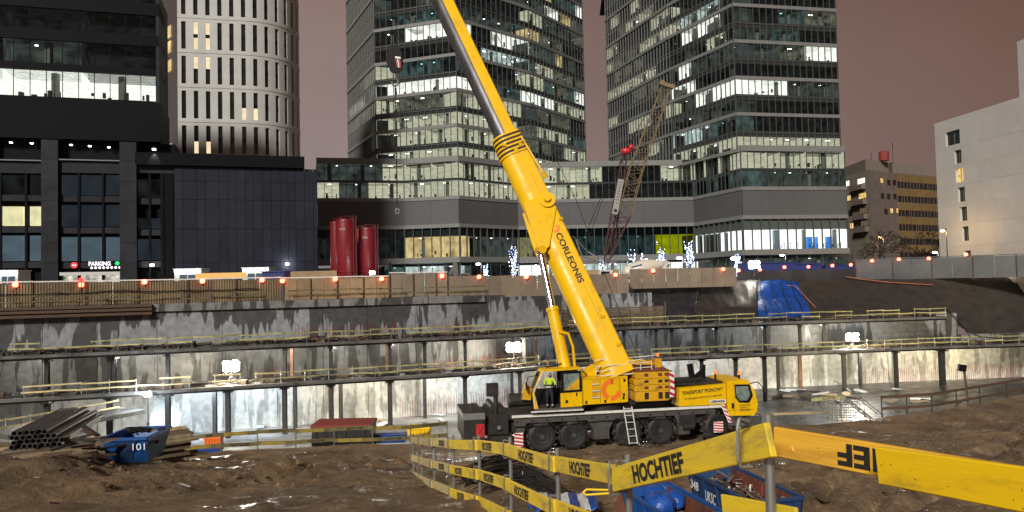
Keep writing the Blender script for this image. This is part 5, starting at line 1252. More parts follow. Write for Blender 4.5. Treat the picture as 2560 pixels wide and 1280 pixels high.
b = MB(); b.poly([(-.5, -.08, 3.0), (-.5, .73, 3.0), (-.05, .73, 4.06), (-.05, -.08, 4.06)]); b.poly([(-.42, -.08, 2.25), (-.42, .73, 2.25), (-.5, .73, 3.0), (-.5, -.08, 3.0)]); part(b, 'front_window', 'cab_glass', oc)
b = MB(); b.prism([(.95, -.18, 2.24), (2.08, -.18, 2.26), (2.08, -.18, 2.98), (.95, -.18, 2.95)], (0, .05, 0)); dr = part(b, 'sliding_door', 'crane_yellow', oc)
b = MB(); b.prism([(.98, -.18, 2.96), (2.05, -.18, 3.0), (2.05, -.18, 4.05), (1.02, -.18, 4.02)], (0, .05, 0)); part(b, 'door_frame', 'black_gloss', dr)
b = MB(); b.prism([(1.12, -.19, 3.08), (1.95, -.19, 3.1), (1.95, -.19, 3.92), (1.14, -.19, 3.92)], (0, .008, 0)); part(b, 'door_window', 'cab_pane', dr)
b = MB(); b.prism([(1.2, -.198, 3.1), (1.93, -.198, 3.12), (1.93, -.198, 3.72)], (0, .006, 0)); part(b, 'painted_reflection', 'cw_yellow', dr)  # yellow triangle painted on the door glass as a reflection
b = MB(); b.b2(1.75, 1.82, -.2, -.181, 2.78, 2.95); b.b2(1.2, 1.32, -.2, -.181, 2.45, 2.6); part(b, 'door_handle', 'black', dr)
b = MB(); b.prism([(-1.0, .0, 2.7), (-.55, .0, 2.65), (-.52, .0, 3.3), (-.75, .0, 3.45)], (0, .7, 0)); part(b, 'hose_reel', 'cw_yellow', oc)
b = MB(); b.path([V((-.2, -.1, 3.9)), V((-.75, -.3, 3.85)), V((-.8, -.3, 3.6))], .02, 5); b.box((-.82, -.3, 3.4), (.06, .2, .4)); part(b, 'mirror', 'black', oc)
b = MB(); b.path([V((.1, -.2, 4.15)), V((-.45, -.2, 3.05)), V((-.36, -.2, 2.25))], .022, 6); part(b, 'hand_rail', 'white_paint', oc)
b = MB(); b.b2(-.6, 2.1, -.3, -.16, 2.06, 2.12); part(b, 'cab_step', 'white_paint', oc)
b = MB(); b.b2(.15, .8, .35, .75, 2.3, 2.75); b.b2(.65, .85, .35, .75, 2.7, 3.4); part(b, 'seat', 'black', oc)
b = MB(); b.tube((-1.6, .6, 2.6), (-.4, .6, 2.6), .35, n=14); b.tube((-2.3, .5, 1.9), (-2.25, .5, 3.2), .12, n=8); b.box((-2.45, .45, 3.2), (.6, .3, .65)); part(b, 'hook_winch', 'crane_black')

# ---- boom
B0 = cl(P(1540, 930, 40.4)); B1 = cl(P(1283, 385, 44.6)); ax = (B1 - B0).normalized()
B0 = B0 - ax * .3
side = V((0, -1, 0)); side = (side - ax * side.dot(ax)).normalized()       # towards the viewer
upv = side.cross(ax).normalized()
if upv.x < 0: upv = -upv                                                     # boom back (upper side) to the right in the picture
def bq(d, a, s): return B0 + ax * d + upv * a + side * s
LB = (B1 - B0).length
def sect(ha, hl, w_):                                                        # rounded lower half, flat upper half
    pts = [(ha, w_ * .92), (ha * .93, w_), (-.1 * ha, w_)]
    for i in range(1, 10):
        a = math.pi / 2 * i / 9; pts.append((-.1 * ha - (hl - .1 * ha) * math.sin(a), w_ * math.cos(a)))
    return pts + [(a, -s) for a, s in reversed(pts[:-1])]
S1 = sect(.80, .86, .62); S2 = sect(.60, .66, .48)
b = MB(); b.loft([[bq(d, a, s) for a, s in S1] for d in (0, LB)]); bm = part(b, 'boom', 'crane_yellow', smooth=True)
TIP = cl(P(985, -255, 48.6)); 
b = MB(); n = len(S2); LT = (TIP - B0).dot(ax)
rings = [[bq(d, a + .05, s) for a, s in S2] for d in (LB - .6, LT)]
k = len(b.v)
for r_ in rings: b.vs(r_)
for j in range(n):
    jj = (j + 1) % n; am = (S2[j][0] + S2[jj][0]) / 2; b.f.append((k + j, k + jj, k + n + jj, k + n + j)); b.mi.append(0 if am > .02 else 1)
ext_ = part(b, 'boom_extension', ['crane_yellow', 'boom_steel'], smooth=True)
for i in range(6):                                                            # collar rings
    d = LB - .3 + i * .27; f = 1.10 - i * .022; SC = sect(.80 * f, .86 * f, .62 * f)
    b = MB(); b.loft([[bq(d, a, s) for a, s in SC], [bq(d + .11, a, s) for a, s in SC]]); part(b, 'boom_collar', 'crane_yellow')
    if i < 5: SC2 = sect(.74 * f, .8 * f, .57 * f); b = MB(); b.loft([[bq(d + .11, a, s) for a, s in SC2], [bq(d + .27, a, s) for a, s in SC2]]); part(b, 'boom_section', 'gap_shade')  # section between collars coloured dark to give shade in the gaps
def bd(px, py):                                                               # photo point -> (distance, offset) on the near boom side
    best = None
    for i in range(400):
        d = LT * i / 400
        for a in (0.,):
            q = proj(cw(bq(d, a, .62)))
            e_ = abs(q[1] - py)
            if best is None or e_ < best[0]: best = (e_, d, q[0])
    d = best[1]; q0 = proj(cw(bq(d, 0, .62))); q1 = proj(cw(bq(d, .5, .62))); ux, uy = q1[0] - q0[0], q1[1] - q0[1]; L2 = ux * ux + uy * uy
    a = ((px - q0[0]) * ux + (py - q0[1]) * uy) / L2 * .5
    vx, vy = proj(cw(bq(d + .5, 0, .62))); vx -= q0[0]; vy -= q0[1]; d += ((px - q0[0]) * vx + (py - q0[1]) * vy) / (vx * vx + vy * vy) * .5
    return d, a
d0_, a0_ = bd(1393, 588); d1_, a1_ = bd(1452, 700)
rt = cw(bq(d1_, a0_, .63)) - cw(bq(d0_, a0_, .63)); cmid = cw(bq((d0_ + d1_) / 2, .24, .645))
put_text('CORLEONIS', 'decal_black', cmid, rt, cw(bq(1, 1, 0)) - cw(bq(1, 0, 0)), .36, bm, width=rt.length * 1.08, bold=.02)
dl, al = bd(1385, 570); bb = MB(); kk = 12
for a0, a1 in ((60, 215), (235, 330)): bb.loft([[bq(dl + math.cos(R(a0 + (a1 - a0) * i / kk)) * r, .2 + math.sin(R(a0 + (a1 - a0) * i / kk)) * r, .632) for r in (.15, .27)] for i in range(kk + 1)], closed=False, cap=False)
part(bb, 'logo', 'orange', bm)
# welded seam along the boom, brackets, pin
for y0, y1 in ((520, 880), (395, 500)):
    da, _ = bd(1400, y0); db, _ = bd(1400, y1); b = MB(); b.bar(bq(da, .3, .625), bq(db, .3, .625), .015, .02); part(b, 'weld_seam', 'cw_yellow', bm)
dp, ap = bd(1362, 503); b = MB(); b.tube(bq(dp, .45, -.75), bq(dp, .45, .85), .46, n=22); b.tube(bq(dp, .45, .85), bq(dp, .45, 1.02), .22, .18, n=16); part(b, 'sheave_pin', 'crane_yellow', bm, smooth=True)
b = MB(); b.prism([bq(dp + .3, -.85, .63), bq(dp + .5, .55, .63), bq(dp - .6, .75, .63), bq(dp - 2.6, -.55, .63), bq(dp - 2.8, -1.12, .63), bq(dp - 2.2, -1.15, .63)], side * .09); part(b, 'cylinder_bracket', 'crane_yellow', bm)
b = MB(); b.prism([bq(dp + .3, -.85, -.63), bq(dp + .5, .55, -.63), bq(dp - .6, .75, -.63), bq(dp - 2.6, -.55, -.63), bq(dp - 2.8, -1.12, -.63), bq(dp - 2.2, -1.15, -.63)], side * -.09); part(b, 'cylinder_bracket', 'crane_yellow', bm)
for px, py in ((1352, 560), (1400, 545), (1290, 375), (1300, 360), (1262, 365), (1505, 790), (1545, 860)):
    d, a = bd(px, py); a = max(-.4, min(.75, a)); b = MB(); b.box(bq(d, a, .66), (.22, .1, .16)); part(b, 'lug', 'crane_yellow', bm)
# jib stay rod beside the collar
b = MB(); b.tube(cl(P(1302, 340, 43.9)), cl(P(1362, 440, 43.3)), .06, n=8); b.tube(cl(P(1356, 428, 43.3)), cl(P(1364, 444, 43.3)), .13, n=8); part(b, 'stay_rod', 'crane_yellow')
# lift cylinder
q0, q1, q2 = cl(P(1414, 925, 40.2)), cl(P(1381, 772, 41.2)), cl(P(1350, 625, 42.2))
b = MB(); b.tube(q0, q1, .31, n=20); b.tube(q1 - (q1 - q0).normalized() * .15, q1 + (q1 - q0).normalized() * .05, .35, n=20); b.path([q0 + V((.45, -.2, .1)), q0 + V((.35, -.3, 1.2)), q0 + V((.12, -.32, 1.9)), q0.lerp(q1, .62) + V((.05, -.33, 0))], .07, 8); part(b, 'lift_cylinder', 'crane_yellow', smooth=True)
b = MB(); b.tube(q1, q2, .2, n=18); part(b, 'cylinder_rod', 'chrome', smooth=True)
b = MB(); b.tube(q2 - V((0, .75, 0)), q2 + V((0, .5, 0)), .22, n=14); part(b, 'cylinder_pin', 'crane_yellow')
# boom head and hoist rope
b = MB(); b.tube(TIP - V((0, .35, 0)), TIP + V((0, .35, 0)), .45, n=16); part(b, 'boom_head', 'crane_yellow')
b = MB(); b.path([TIP + upv * .5, cl(P(1195, 0, 46.5)), cl(P(1310, 215, 45)), cl(P(1392, 400, 43.8)), cl(P(1440, 500, 43)), cl(P(1478, 600, 42.2)), cl(P(1598, 900, 40.5))], .018, 5); part(b, 'hoist_rope', 'black')

# ---- hook block with chain sling hanging from the boom head
HB = P(987, 150, 48.6)
hb = thing('hook_block', 'black hook block hanging from the yellow boom against the glass tower', 'hook block', HB)
b = MB()
pr = [(-.28, .55), (-.05, .68), (.25, .62), (.40, .35), (.42, -.1), (.36, -.55), (.05, -.72), (-.25, -.6), (-.42, -.2), (-.40, .3)]
b.prism([HB + V((x * 1.2, -.22, z * 1.2)) for x, z in pr], (0, .44, 0)); b.build('block', 'black', hb)
b = MB(); b.poly([HB + V((.05, -.225, .05)), HB + V((.40, -.225, .0)), HB + V((.40, -.225, .12)), HB + V((.05, -.225, .18))]); b.build('plate', 'decal_white', hb)
for i in range(3):
    b = MB(); b.poly([HB + V((.06 + i * .12, -.225, -.02)), HB + V((.13 + i * .12, -.225, -.03)), HB + V((.24 + i * .08, -.225, -.55)), HB + V((.18 + i * .08, -.225, -.55))]); b.build('stripe', 'red' if i % 2 == 0 else 'decal_white', hb)
b = MB(); b.tube(HB + V((0, 0, -.65)), HB + V((0, 0, -1.2)), .1, n=8); pts = [HB + V((.2 * math.cos(a), 0, -1.45 + .24 * math.sin(a))) for a in [math.pi / 2 - i * .5 for i in range(11)]]; b.path(pts, .06, 6); b.build('hook', 'galv', hb)
b = MB(); z = -1.65; end = P(988, 522, 48.6).z - HB.z
while z > end:
    b.sphere(HB + V((0, 0, z)), .075, 4, (.7, .7, 1.5)); z -= .19
b.build('chain', 'steel_dark', hb)
b = MB(); b.path([HB + V((.13 * math.cos(a), 0, end - .15 + .17 * math.sin(a))) for a in [i * .6283 for i in range(11)]], .045, 6); b.build('end_ring', 'galv', hb)
b = MB(); tipw = cw(TIP); b.tube(tipw + V((.15, 0, -.3)), HB + V((.1, 0, .5)), .02, n=5); b.tube(tipw + V((-.25, 0, -.3)), HB + V((-.15, 0, .5)), .02, n=5); b.build('rope', 'black', hb)

# ---- operator in the cab doorway
def person_mat():
    m = bpy.data.materials.new('work_clothes'); t, N, L = nodes(m); b = N['Principled BSDF']; b.inputs['Roughness'].default_value = .8
    tcn = N.new('ShaderNodeTexCoord'); s_ = N.new('ShaderNodeSeparateXYZ'); L.new(tcn.outputs['Object'], s_.inputs[0])
    rp = N.new('ShaderNodeValToRGB'); rp.color_ramp.interpolation = 'CONSTANT'; mr_ = N.new('ShaderNodeMapRange'); mr_.inputs[2].default_value = 1.8; L.new(s_.outputs['Z'], mr_.inputs[0]); L.new(mr_.outputs[0], rp.inputs[0])
    el = rp.color_ramp.elements; cols = [(0, (.02, .018, .016)), (.07, (.5, .5, .48)), (.10, (.012, .014, .026)), (.52, (.015, .015, .02)), (.57, (.55, .55, .52)), (.61, (.02, .02, .022)), (.66, (.50, .68, .03)), (.835, (.45, .28, .2)), (.945, (.015, .014, .014))]
    el[0].position = 0; el[0].color = (*cols[0][1], 1); el[1].position = cols[1][0]; el[1].color = (*cols[1][1], 1)
    for p_, c_ in cols[2:]: e_ = el.new(p_); e_.color = (*c_, 1)
    L.new(rp.outputs[0], b.inputs['Base Color']); MATS['work_clothes'] = m
person_mat()
J = [((0, 0, .92), .15), ((0, 0, 1.12), .155), ((.01, 0, 1.32), .17), ((.02, 0, 1.45), .13), ((.03, -.01, 1.53), .065), ((.05, -.03, 1.66), .10), ((.05, -.03, 1.76), .08),
     ((-.10, 0, .86), .11), ((-.13, -.03, .48), .078), ((-.13, .02, .10), .055), ((-.13, -.14, .05), .05),
     ((.10, 0, .86), .11), ((.13, -.03, .48), .078), ((.14, .02, .10), .055), ((.14, -.14, .05), .05),
     ((-.21, 0, 1.42), .075), ((-.27, -.02, 1.16), .06), ((-.10, -.22, 1.06), .045), ((-.02, -.27, 1.07), .04),
     ((.25, 0, 1.42), .075), ((.31, -.04, 1.16), .06), ((.15, -.24, 1.10), .045), ((.07, -.28, 1.10), .04)]
ED = [(0, 1), (1, 2), (2, 3), (3, 4), (4, 5), (5, 6), (0, 7), (7, 8), (8, 9), (9, 10), (0, 11), (11, 12), (12, 13), (13, 14), (3, 15), (15, 16), (16, 17), (17, 18), (3, 19), (19, 20), (20, 21), (21, 22)]
me = bpy.data.meshes.new('person'); me.from_pydata([j[0] for j in J], ED, []); me.materials.append(M['work_clothes'])
pe = link('person', me); feet = cw((.42, -.02, 2.225)); pe.location = feet; pe.rotation_euler = (0, 0, CY + R(-20))
sk = pe.modifiers.new('skin', 'SKIN'); sk.use_smooth_shade = True
for i, j in enumerate(J): sv = me.skin_vertices[0].data[i]; sv.radius = (j[1], j[1] * (.8 if i < 4 else 1)); sv.use_root = (i == 0)
pe.modifiers.new('sub', 'SUBSURF').render_levels = 2; pe.modifiers['sub'].levels = 1
tag(pe, 'person in a yellow hi-vis jacket and dark trousers standing in the crane cab doorway', 'person')

# ---- hoses, seams and fittings of the crane
b = MB()
for i in range(5):
    b = MB(); y = .5 + i * .12; b.path([V((3.0 + i * .12, y, 3.7)), V((3.3 + i * .1, y - .1, 4.15 + .05 * i)), V((4.0, y - .05, 4.3 + .04 * i)), V((4.6 + .1 * i, y, 3.95))], .03, 6); part(b, 'hydraulic_hose', 'black')
b = MB(); b.path([V((.4, .5, 4.22)), V((1.2, .7, 4.35)), V((2.2, .8, 4.1)), V((2.6, .8, 3.7))], .035, 6); part(b, 'hydraulic_hose', 'black')
for x in (2.14, 3.06, 4.1):
    b = MB(); b.b2(x - .008, x + .008, -.104, -.1005, 2.36, 3.6); part(b, 'panel_seam', 'black', house)
b = MB(); b.b2(2.14, 4.5, -.104, -.1005, 3.575, 3.59); part(b, 'panel_seam', 'black', house)
for x in (7.95, 9.05):
    b = MB(); b.b2(x - .008, x + .008, -.004, -.0005, 1.98, 2.9); part(b, 'panel_seam', 'cw_yellow', body)
b = MB(); b.b2(9.98, 11.5, -.056, -.0505, 1.62, 1.632); b.b2(10.36, 10.372, -.056, -.0505, 1.35, 3.1); part(b, 'door_seam', 'black', cab)
for i in range(14):
    x = -1.3 + i * .78; b = MB(); b.box((x, .0, 1.62), (.09, .05, .09)); part(b, 'deck_bracket', 'crane_black')
b = MB(); b.path([V((-1.4, -.02, 1.35)), V((1.0, .0, 1.3)), V((3.2, -.01, 1.42)), V((7.0, .0, 1.33))], .03, 6); part(b, 'brake_line', 'black')
b = MB(); b.b2(-2.7, -1.75, .5, 2.6, 2.0, 2.2); b.tube((-2.4, .4, 2.3), (-2.4, 2.4, 2.3), .18, n=10); part(b, 'rear_winch', 'crane_black')
b = MB(); b.b2(7.3, 8.2, .02, .5, .95, 1.5); b.tube((7.5, .05, .9), (8.1, .05, .9), .2, n=12); part(b, 'fuel_tank', 'crane_black')
b = MB(); b.b2(9.0, 9.3, .0, .3, 1.2, 1.72); part(b, 'air_filter', 'crane_grey')

# ================================================================== FOREGROUND FENCE AND THINGS ON THE MUD
rnd.seed(71)
def gz(px, py):
    d = ray(px, py); y = 9.
    while y < 60:
        q = CAM + d * y
        if q.z <= H(q.x, q.y): break
        y += .05
    return V((q.x, q.y, H(q.x, q.y)))
fc = thing('safety_fence', 'yellow HOCHTIEF board fence on steel posts in the near foreground', 'fence', (FP[0].x, FP[0].y, FP[0].z - 1))
posts = FP; UP = V((0, 0, 1))
def fpost(p, top=.18, bot=1.15, r=.03):
    b = MB(); b.tube(p - UP * bot, p + UP * top, r, n=10); return b.build('post', 'galv', fc, smooth=True)
for p in posts: fpost(p)
def board_obj(A, B, th, h, m_, nn):
    L_ = (B - A).length; mb = MB(); mb.b2(-L_ / 2, L_ / 2, -th / 2, th / 2, -h / 2, h / 2); o = mb.build('board', m_, fc, world=False)
    dx = (B - A).normalized(); up_ = nn.cross(dx) * 1.0; up_ = up_ if up_.z > 0 else -up_; yy = up_.cross(dx)
    mw = Matrix.Translation((A + B) / 2) @ Matrix((dx, yy, up_)).transposed().to_4x4()
    o.matrix_basis = WINV[fc] @ mw; WINV[o] = mw.inverted(); return o
def fboard(a, b_, h, th, m_, off, ov0=.12, ov1=.12, txt=None, tpos=.5, th_=.115, tw=.72, mirror=False):
    """board fixed on the viewer's side of two posts; a is the left end in the picture"""
    d = (b_ - a).normalized(); nn = d.cross(UP).normalized()
    if nn.dot(CAM - a) < 0: nn = -nn
    A, B = a - d * ov0 + nn * off, b_ + d * ov1 + nn * off
    o = board_obj(A, B, th, h, m_, nn)
    md = o.modifiers.new('edge', 'BEVEL'); md.width = .006; md.segments = 1
    if txt:
        c = A.lerp(B, tpos) + nn * (th / 2 + .006)
        put_text(txt, 'decal_black', c, -d if mirror else d, -UP if mirror else UP, th_, o, width=tw, bold=.035)
    return o
def hook(p, h, nn):
    b = MB(); pts = [p + nn * .03 + UP * (h / 2 + .03), p + nn * .10 + UP * (h / 2 + .05), p + nn * .115 + UP * (h / 2 - .02), p + nn * .115 - UP * (h / 2 - .01), p + nn * .10 - UP * (h / 2 + .03), p + nn * .02 - UP * (h / 2 + .035)]
    b.path(pts, .011, 6); b.build('bracket', 'galv', fc, smooth=True)
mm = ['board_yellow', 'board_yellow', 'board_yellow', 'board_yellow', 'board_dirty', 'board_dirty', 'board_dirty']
for r_, (dz_, txts) in enumerate(((0, (1, 1, 1, 0, 1, 0, 0)), (-.52, (1, 1, 1, 1, 1, 0, 0)), (-1.0, (1, 0, 0, 1, 0, 0, 0)))):
    for i in range(7):
        a, b_ = posts[i + 1] + UP * dz_, posts[i] + UP * dz_
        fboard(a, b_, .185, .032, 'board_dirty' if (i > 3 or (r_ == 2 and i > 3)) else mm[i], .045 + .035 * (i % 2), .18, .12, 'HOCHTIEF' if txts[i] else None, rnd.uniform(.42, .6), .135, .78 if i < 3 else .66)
        d = (b_ - a).normalized(); nn = d.cross(UP).normalized(); nn = nn if nn.dot(CAM - a) > 0 else -nn
        hook(a, .19, nn)
# corner: board leading to the near post, raw board beyond it, bright board to the right edge
cp = CORNER
b = MB(); b.tube(cp - UP * 1.25, cp + UP * .16, .032, n=12); b.build('post', 'galv', fc, smooth=True)
pl0, pl1 = P(1548, 1198, 6.95), P(1934, 1100, 4.72)
d = (pl1 - pl0).normalized(); nn = d.cross(UP).normalized(); nn = nn if nn.dot(CAM - pl0) > 0 else -nn
o = board_obj(pl0 - d * .02 + nn * .05, pl1 + d * .05 + nn * .05, .045, .205, 'board_yellow', nn); md = o.modifiers.new('edge', 'BEVEL'); md.width = .006
put_text('HOCHTIEF', 'decal_black', pl0.lerp(pl1, .385) + nn * .08, d, UP, .148, o, width=.92, bold=.035)
hook(P(1886, 1108, 4.75), .215, nn); hook(P(1552, 1196, 6.9), .215, nn); hook(posts[0] + V((.0, 0, 0)), .2, nn)
fpost(P(1572, 1190, 7.0), .2)
r0, r1 = P(1938, 1103, 5.35), P(2300, 1168, 4.55)
r1 = r0.lerp(r1, 1.45)
tp_ = min(range(60, 110), key=lambda k: abs(proj(r0.lerp(r1, k / 100))[0] - 2318)) / 100
fboard(r0, r1, .20, .04, 'board_raw', 0, .0, .0, 'HOCHTIEF', tp_, .145, 1.1, True)
r2, r3 = P(2198, 1163, 4.42), P(2660, 1240, 3.35)
fboard(r2, r3, .205, .04, 'board_bright', .0, .0, .3)
rq = random.Random(4)
def scuffs(a, c_, off, n, t0, t1, h, m_, rmax=.02):
    dd = (c_ - a).normalized(); nq = dd.cross(UP).normalized(); nq = nq if nq.dot(CAM - a) > 0 else -nq; up_ = dd.cross(nq); up_ = up_ if up_.z > 0 else -up_
    for _ in range(n):
        p = a.lerp(c_, rq.uniform(t0, t1)) + up_ * rq.uniform(-h, h) * .42 + nq * (off + .0012); l_ = rq.uniform(.006, rmax); w_ = rq.uniform(.001, .003); an = rq.choice([0, .2, 1.3, 1.57, -.4]); ux_ = dd * math.cos(an) + up_ * math.sin(an); vx_ = up_ * math.cos(an) - dd * math.sin(an)
        b = MB(); b.poly([p - ux_ * l_, p - vx_ * w_, p + ux_ * l_ * .8, p + vx_ * w_ * .8]); b.build('scuff', m_, fc)
scuffs(r2, r3, .02, 11, .02, .98, .2, 'waling'); scuffs(r0, r1, .02, 8, .02, .7, .2, 'waling', .03); scuffs(pl0, pl1, .0725, 9, .03, .97, .2, 'waling')
for k_ in range(3):
    p = P(1990, 1120, 5.22); an = 0; b = MB(); nq = (CAM - p).normalized(); b.tube(p + nq * .012, p + nq * .016 - nq * .001 * k_, .010 + .010 * k_, n=12); b.build('knot', 'waling' if k_ == 0 else 'board_raw', fc)
# lower rail stubs seen at the bottom edge
fboard(P(1838, 1275, 5.2), P(1960, 1300, 4.8), .18, .03, 'board_yellow', 0)
b = MB(); q = P(1525, 1225, 7.2); b.path([q, q + V((-.22, 0, .01)), q + V((-.25, 0, -.02)), q + V((-.22, 0, -.04)), q + V((0, 0, -.03))], .01, 6); b.build('wire_loop', 'board_bright', fc)

# ---- skips
def skip(name, label, p, L, W, Hh, rz, m_, num=None, seedv=0, fill=.55):
    t = thing(name, label, 'skip', p, rz, 'blue steel skips'); ins = .35
    def loc(mb, nm, mt, par=None): return mb.build(nm, mt, par or t, world=False)
    bot = [V((-L / 2 + ins * 1.6, -W / 2 + .12, .1)), V((L / 2 - ins * .4, -W / 2 + .12, .1)), V((L / 2 - ins * .4, W / 2 - .12, .1)), V((-L / 2 + ins * 1.6, W / 2 - .12, .1))]
    top = [V((-L / 2, -W / 2, Hh)), V((L / 2, -W / 2, Hh)), V((L / 2, W / 2, Hh)), V((-L / 2, W / 2, Hh))]
    th = .07
    for i, nm in ((0, 'side_wall'), (1, 'end_wall'), (2, 'side_wall'), (3, 'end_wall')):
        j = (i + 1) % 4; c = V((0, 0, 0)); inw = (((c - (top[i] + top[j]) / 2) * V((1, 1, 0)).x)); inw.z = 0; inw.normalize(); inw *= th
        b = MB(); b.hexa([bot[i], bot[j], bot[j] + inw, bot[i] + inw, top[i], top[j], top[j] + inw, top[i] + inw]); w_ = loc(b, nm, m_)
        b = MB(); b.poly([bot[i] + inw * 1.08, bot[j] + inw * 1.08, top[j] + inw * 1.08 - V((0, 0, .04)), top[i] + inw * 1.08 - V((0, 0, .04))]); loc(b, 'lining', 'skip_rust', w_)
        n = 5 if i % 2 == 0 else 3
        for k in range(n):
            f = (k + .5) / n; a = bot[i].lerp(bot[j], f) - inw * .35; c2 = top[i].lerp(top[j], f) - inw * .35; b = MB(); b.bar(a, c2, .09, .06); loc(b, 'rib', m_, w_)
        if num and i == 0:
            q = t.matrix_basis; mw = Matrix.Translation(V(p)) @ Matrix.Rotation(rz, 4, 'Z'); r_ = (mw.to_3x3() @ V((1, 0, 0)))
            put_text(num, 'decal_white', mw @ (bot[0].lerp(top[0], .72) + V((.62, -.1, 0))), r_, UP, .32, w_)
            put_text('UKSC', 'decal_white', mw @ (bot[0].lerp(top[0], .62) + V((1.75, -.1, 0))), r_, UP, .36, w_, width=.75, bold=.01, name='graffiti')
            nb = MB(); z0_, z1_ = .35, .78; q0_, q1_ = bot[0].lerp(top[0], z0_), bot[0].lerp(top[0], z1_); nb.poly([q0_ + V((2.75, -.09, 0)), q0_ + V((3.2, -.09, 0)), q1_ + V((3.2, -.09, 0)), q1_ + V((2.75, -.09, 0))]); loc(nb, 'notice', 'decal_white', w_)
    b = MB(); b.poly(bot); loc(b, 'floor', 'skip_rust')
    for i in range(4):
        j = (i + 1) % 4; b = MB(); b.bar(top[i], top[j], .13, .1); loc(b, 'rim', m_)
    # rubbish
    rr = random.Random(seedv); g_ = MB(); nx = 26; ny = 12
    for i in range(nx + 1):
        for j in range(ny + 1):
            f, q = i / nx, j / ny; x = -L / 2 + .45 + (L - .75) * f; y = -W / 2 + .22 + (W - .44) * q
            g_.v.append((x, y, Hh * fill + .3 * noise.fractal(V((x * 1.2 + seedv, y * 1.2, 0)), 1, 2, 4)))
    for i in range(nx):
        for j in range(ny): k = i * (ny + 1) + j; g_.f.append((k, k + ny + 1, k + ny + 2, k + 1)); g_.mi.append(0)
    for _ in range(60):
        c = V((rr.uniform(-L / 2 + .6, L / 2 - .5), rr.uniform(-W / 2 + .3, W / 2 - .3), Hh * fill + rr.uniform(.0, .25))); dd = V((rr.uniform(-1, 1), rr.uniform(-1, 1), rr.uniform(-.3, .5))).normalized()
        g_.cur = rr.choice([0, 1, 1, 2, 3]); g_.bar(c, c + dd * rr.uniform(.15, .6), rr.uniform(.02, .1), rr.uniform(.01, .04))
    o = loc(g_, 'rubbish', ['mud_dark', 'timber', 'decal_white', 'rust_red']); o['kind'] = 'stuff'
    return t
sk1 = V((7.75, 26.9, 0)); skip('skip', 'dark blue open skip numbered 348 holding brown rubble', V((sk1.x, sk1.y, H(sk1.x, sk1.y) - .1)), 4.6, 1.85, 1.5, R(-77), 'skip_dark', '348', 3, .72)
sk2 = V((5.0, 25.5, 0)); sk2o = V((sk2.x, sk2.y, H(sk2.x, sk2.y) - .1)); skip('skip', 'bright blue open skip holding blue plastic bags', sk2o, 3.7, 1.85, 1.45, R(-74), 'skip_blue', None, 8, .55)
m2_ = Matrix.Rotation(R(-74), 3, 'Z')
for i, (x, y, r_) in enumerate(((-1.2, .1, .5), (-.3, -.2, .55), (-.55, .5, .38))):
    b = MB(); c = sk2o + m2_ @ V((x, y, 1.25)); b.sphere(c, r_, 8, (1, 1, .75)); b.v = [tuple(V(v) + V((1, 1, .7)) * .17 * noise.noise(V(v) * 2.4)) for v in b.v]
    solo(b, 'plastic_bag', 'bag_blue', ['crumpled blue plastic bag at the far end of the bright blue skip', 'large crumpled blue plastic bag in the middle of the bright blue skip', 'small crumpled blue plastic bag against the wall of the bright blue skip'][i], 'bag', 'blue bags in the skip', smooth=True)
# rusty steel sheets leaning beside the skips
for i in range(7):
    q = PZ(1562 + i * 9, 1275, .2); b = MB(); b.bar(q + V((0, 0, -.2)), q + V((.55, .25, 1.25)), .9, .035, (0, 1, 0)); solo(b, 'steel_sheet', 'skip_rust', 'rusty steel sheet, ' + ORD[i] + ' of seven leaning in a row beside the bright blue skip', 'steel sheet', 'leaning rusty sheets')
b = MB(); q = PZ(1340, 1275, .3); q2 = PZ(1480, 1275, .3)
for i in range(24):
    pass
nx_, ny_ = 30, 8
for i in range(nx_ + 1):
    for j in range(ny_ + 1):
        p = q.lerp(q2, i / nx_ * 1.25 - .15) + V((0, (j / ny_ - .5) * 2.2, .35 + .18 * noise.noise(V((i * .4, j * .5, 0))))); b.v.append(tuple(p))
for i in range(nx_):
    for j in range(ny_): k = i * (ny_ + 1) + j; b.f.append((k, k + ny_ + 1, k + ny_ + 2, k + 1)); b.mi.append(1 if (i * 7 // nx_) % 2 else 0)
o = b.build('plastic_sheet', ['tarp_blue', 'plastic_sheet'], smooth=True); o.modifiers.new('thickness', 'SOLIDIFY').thickness = .02; tag(o, 'blue and white plastic sheet lying behind the HOCHTIEF fence', 'plastic sheet')

# ---- black reinforcement bar bundles behind the fence
rr = random.Random(13)
for i, (px0, py0, px1, py1, nb) in enumerate(((1150, 1190, 1275, 1150, 26), (1165, 1205, 1300, 1170, 26), (1210, 1215, 1340, 1195, 24), (1270, 1180, 1385, 1240, 22), (1300, 1170, 1420, 1255, 22), (1330, 1205, 1440, 1262, 18))):
    a, b_ = PZ(px0, py0, .2), PZ(px1, py1, .2); a.z = H(a.x, a.y) + .1; b_.z = H(b_.x, b_.y) + .1 
    b = MB()
    for k in range(nb):
        o1 = V((rr.gauss(0, .22), rr.gauss(0, .22), abs(rr.gauss(.15, .18)))); o2 = V((rr.gauss(0, .28), rr.gauss(0, .28), abs(rr.gauss(.15, .2)))); m_ = a.lerp(b_, .5) + o1.lerp(o2, .5) + V((0, 0, .12))
        b.path([a + o1, m_, b_ + o2], .022, 5)
    solo(b, 'rebar_bundle', 'steel_dark', 'bundle of black reinforcement bars on the mud, ' + ORD[i] + ' of six from the fence end', 'rebar', 'rebar bundles behind the fence')

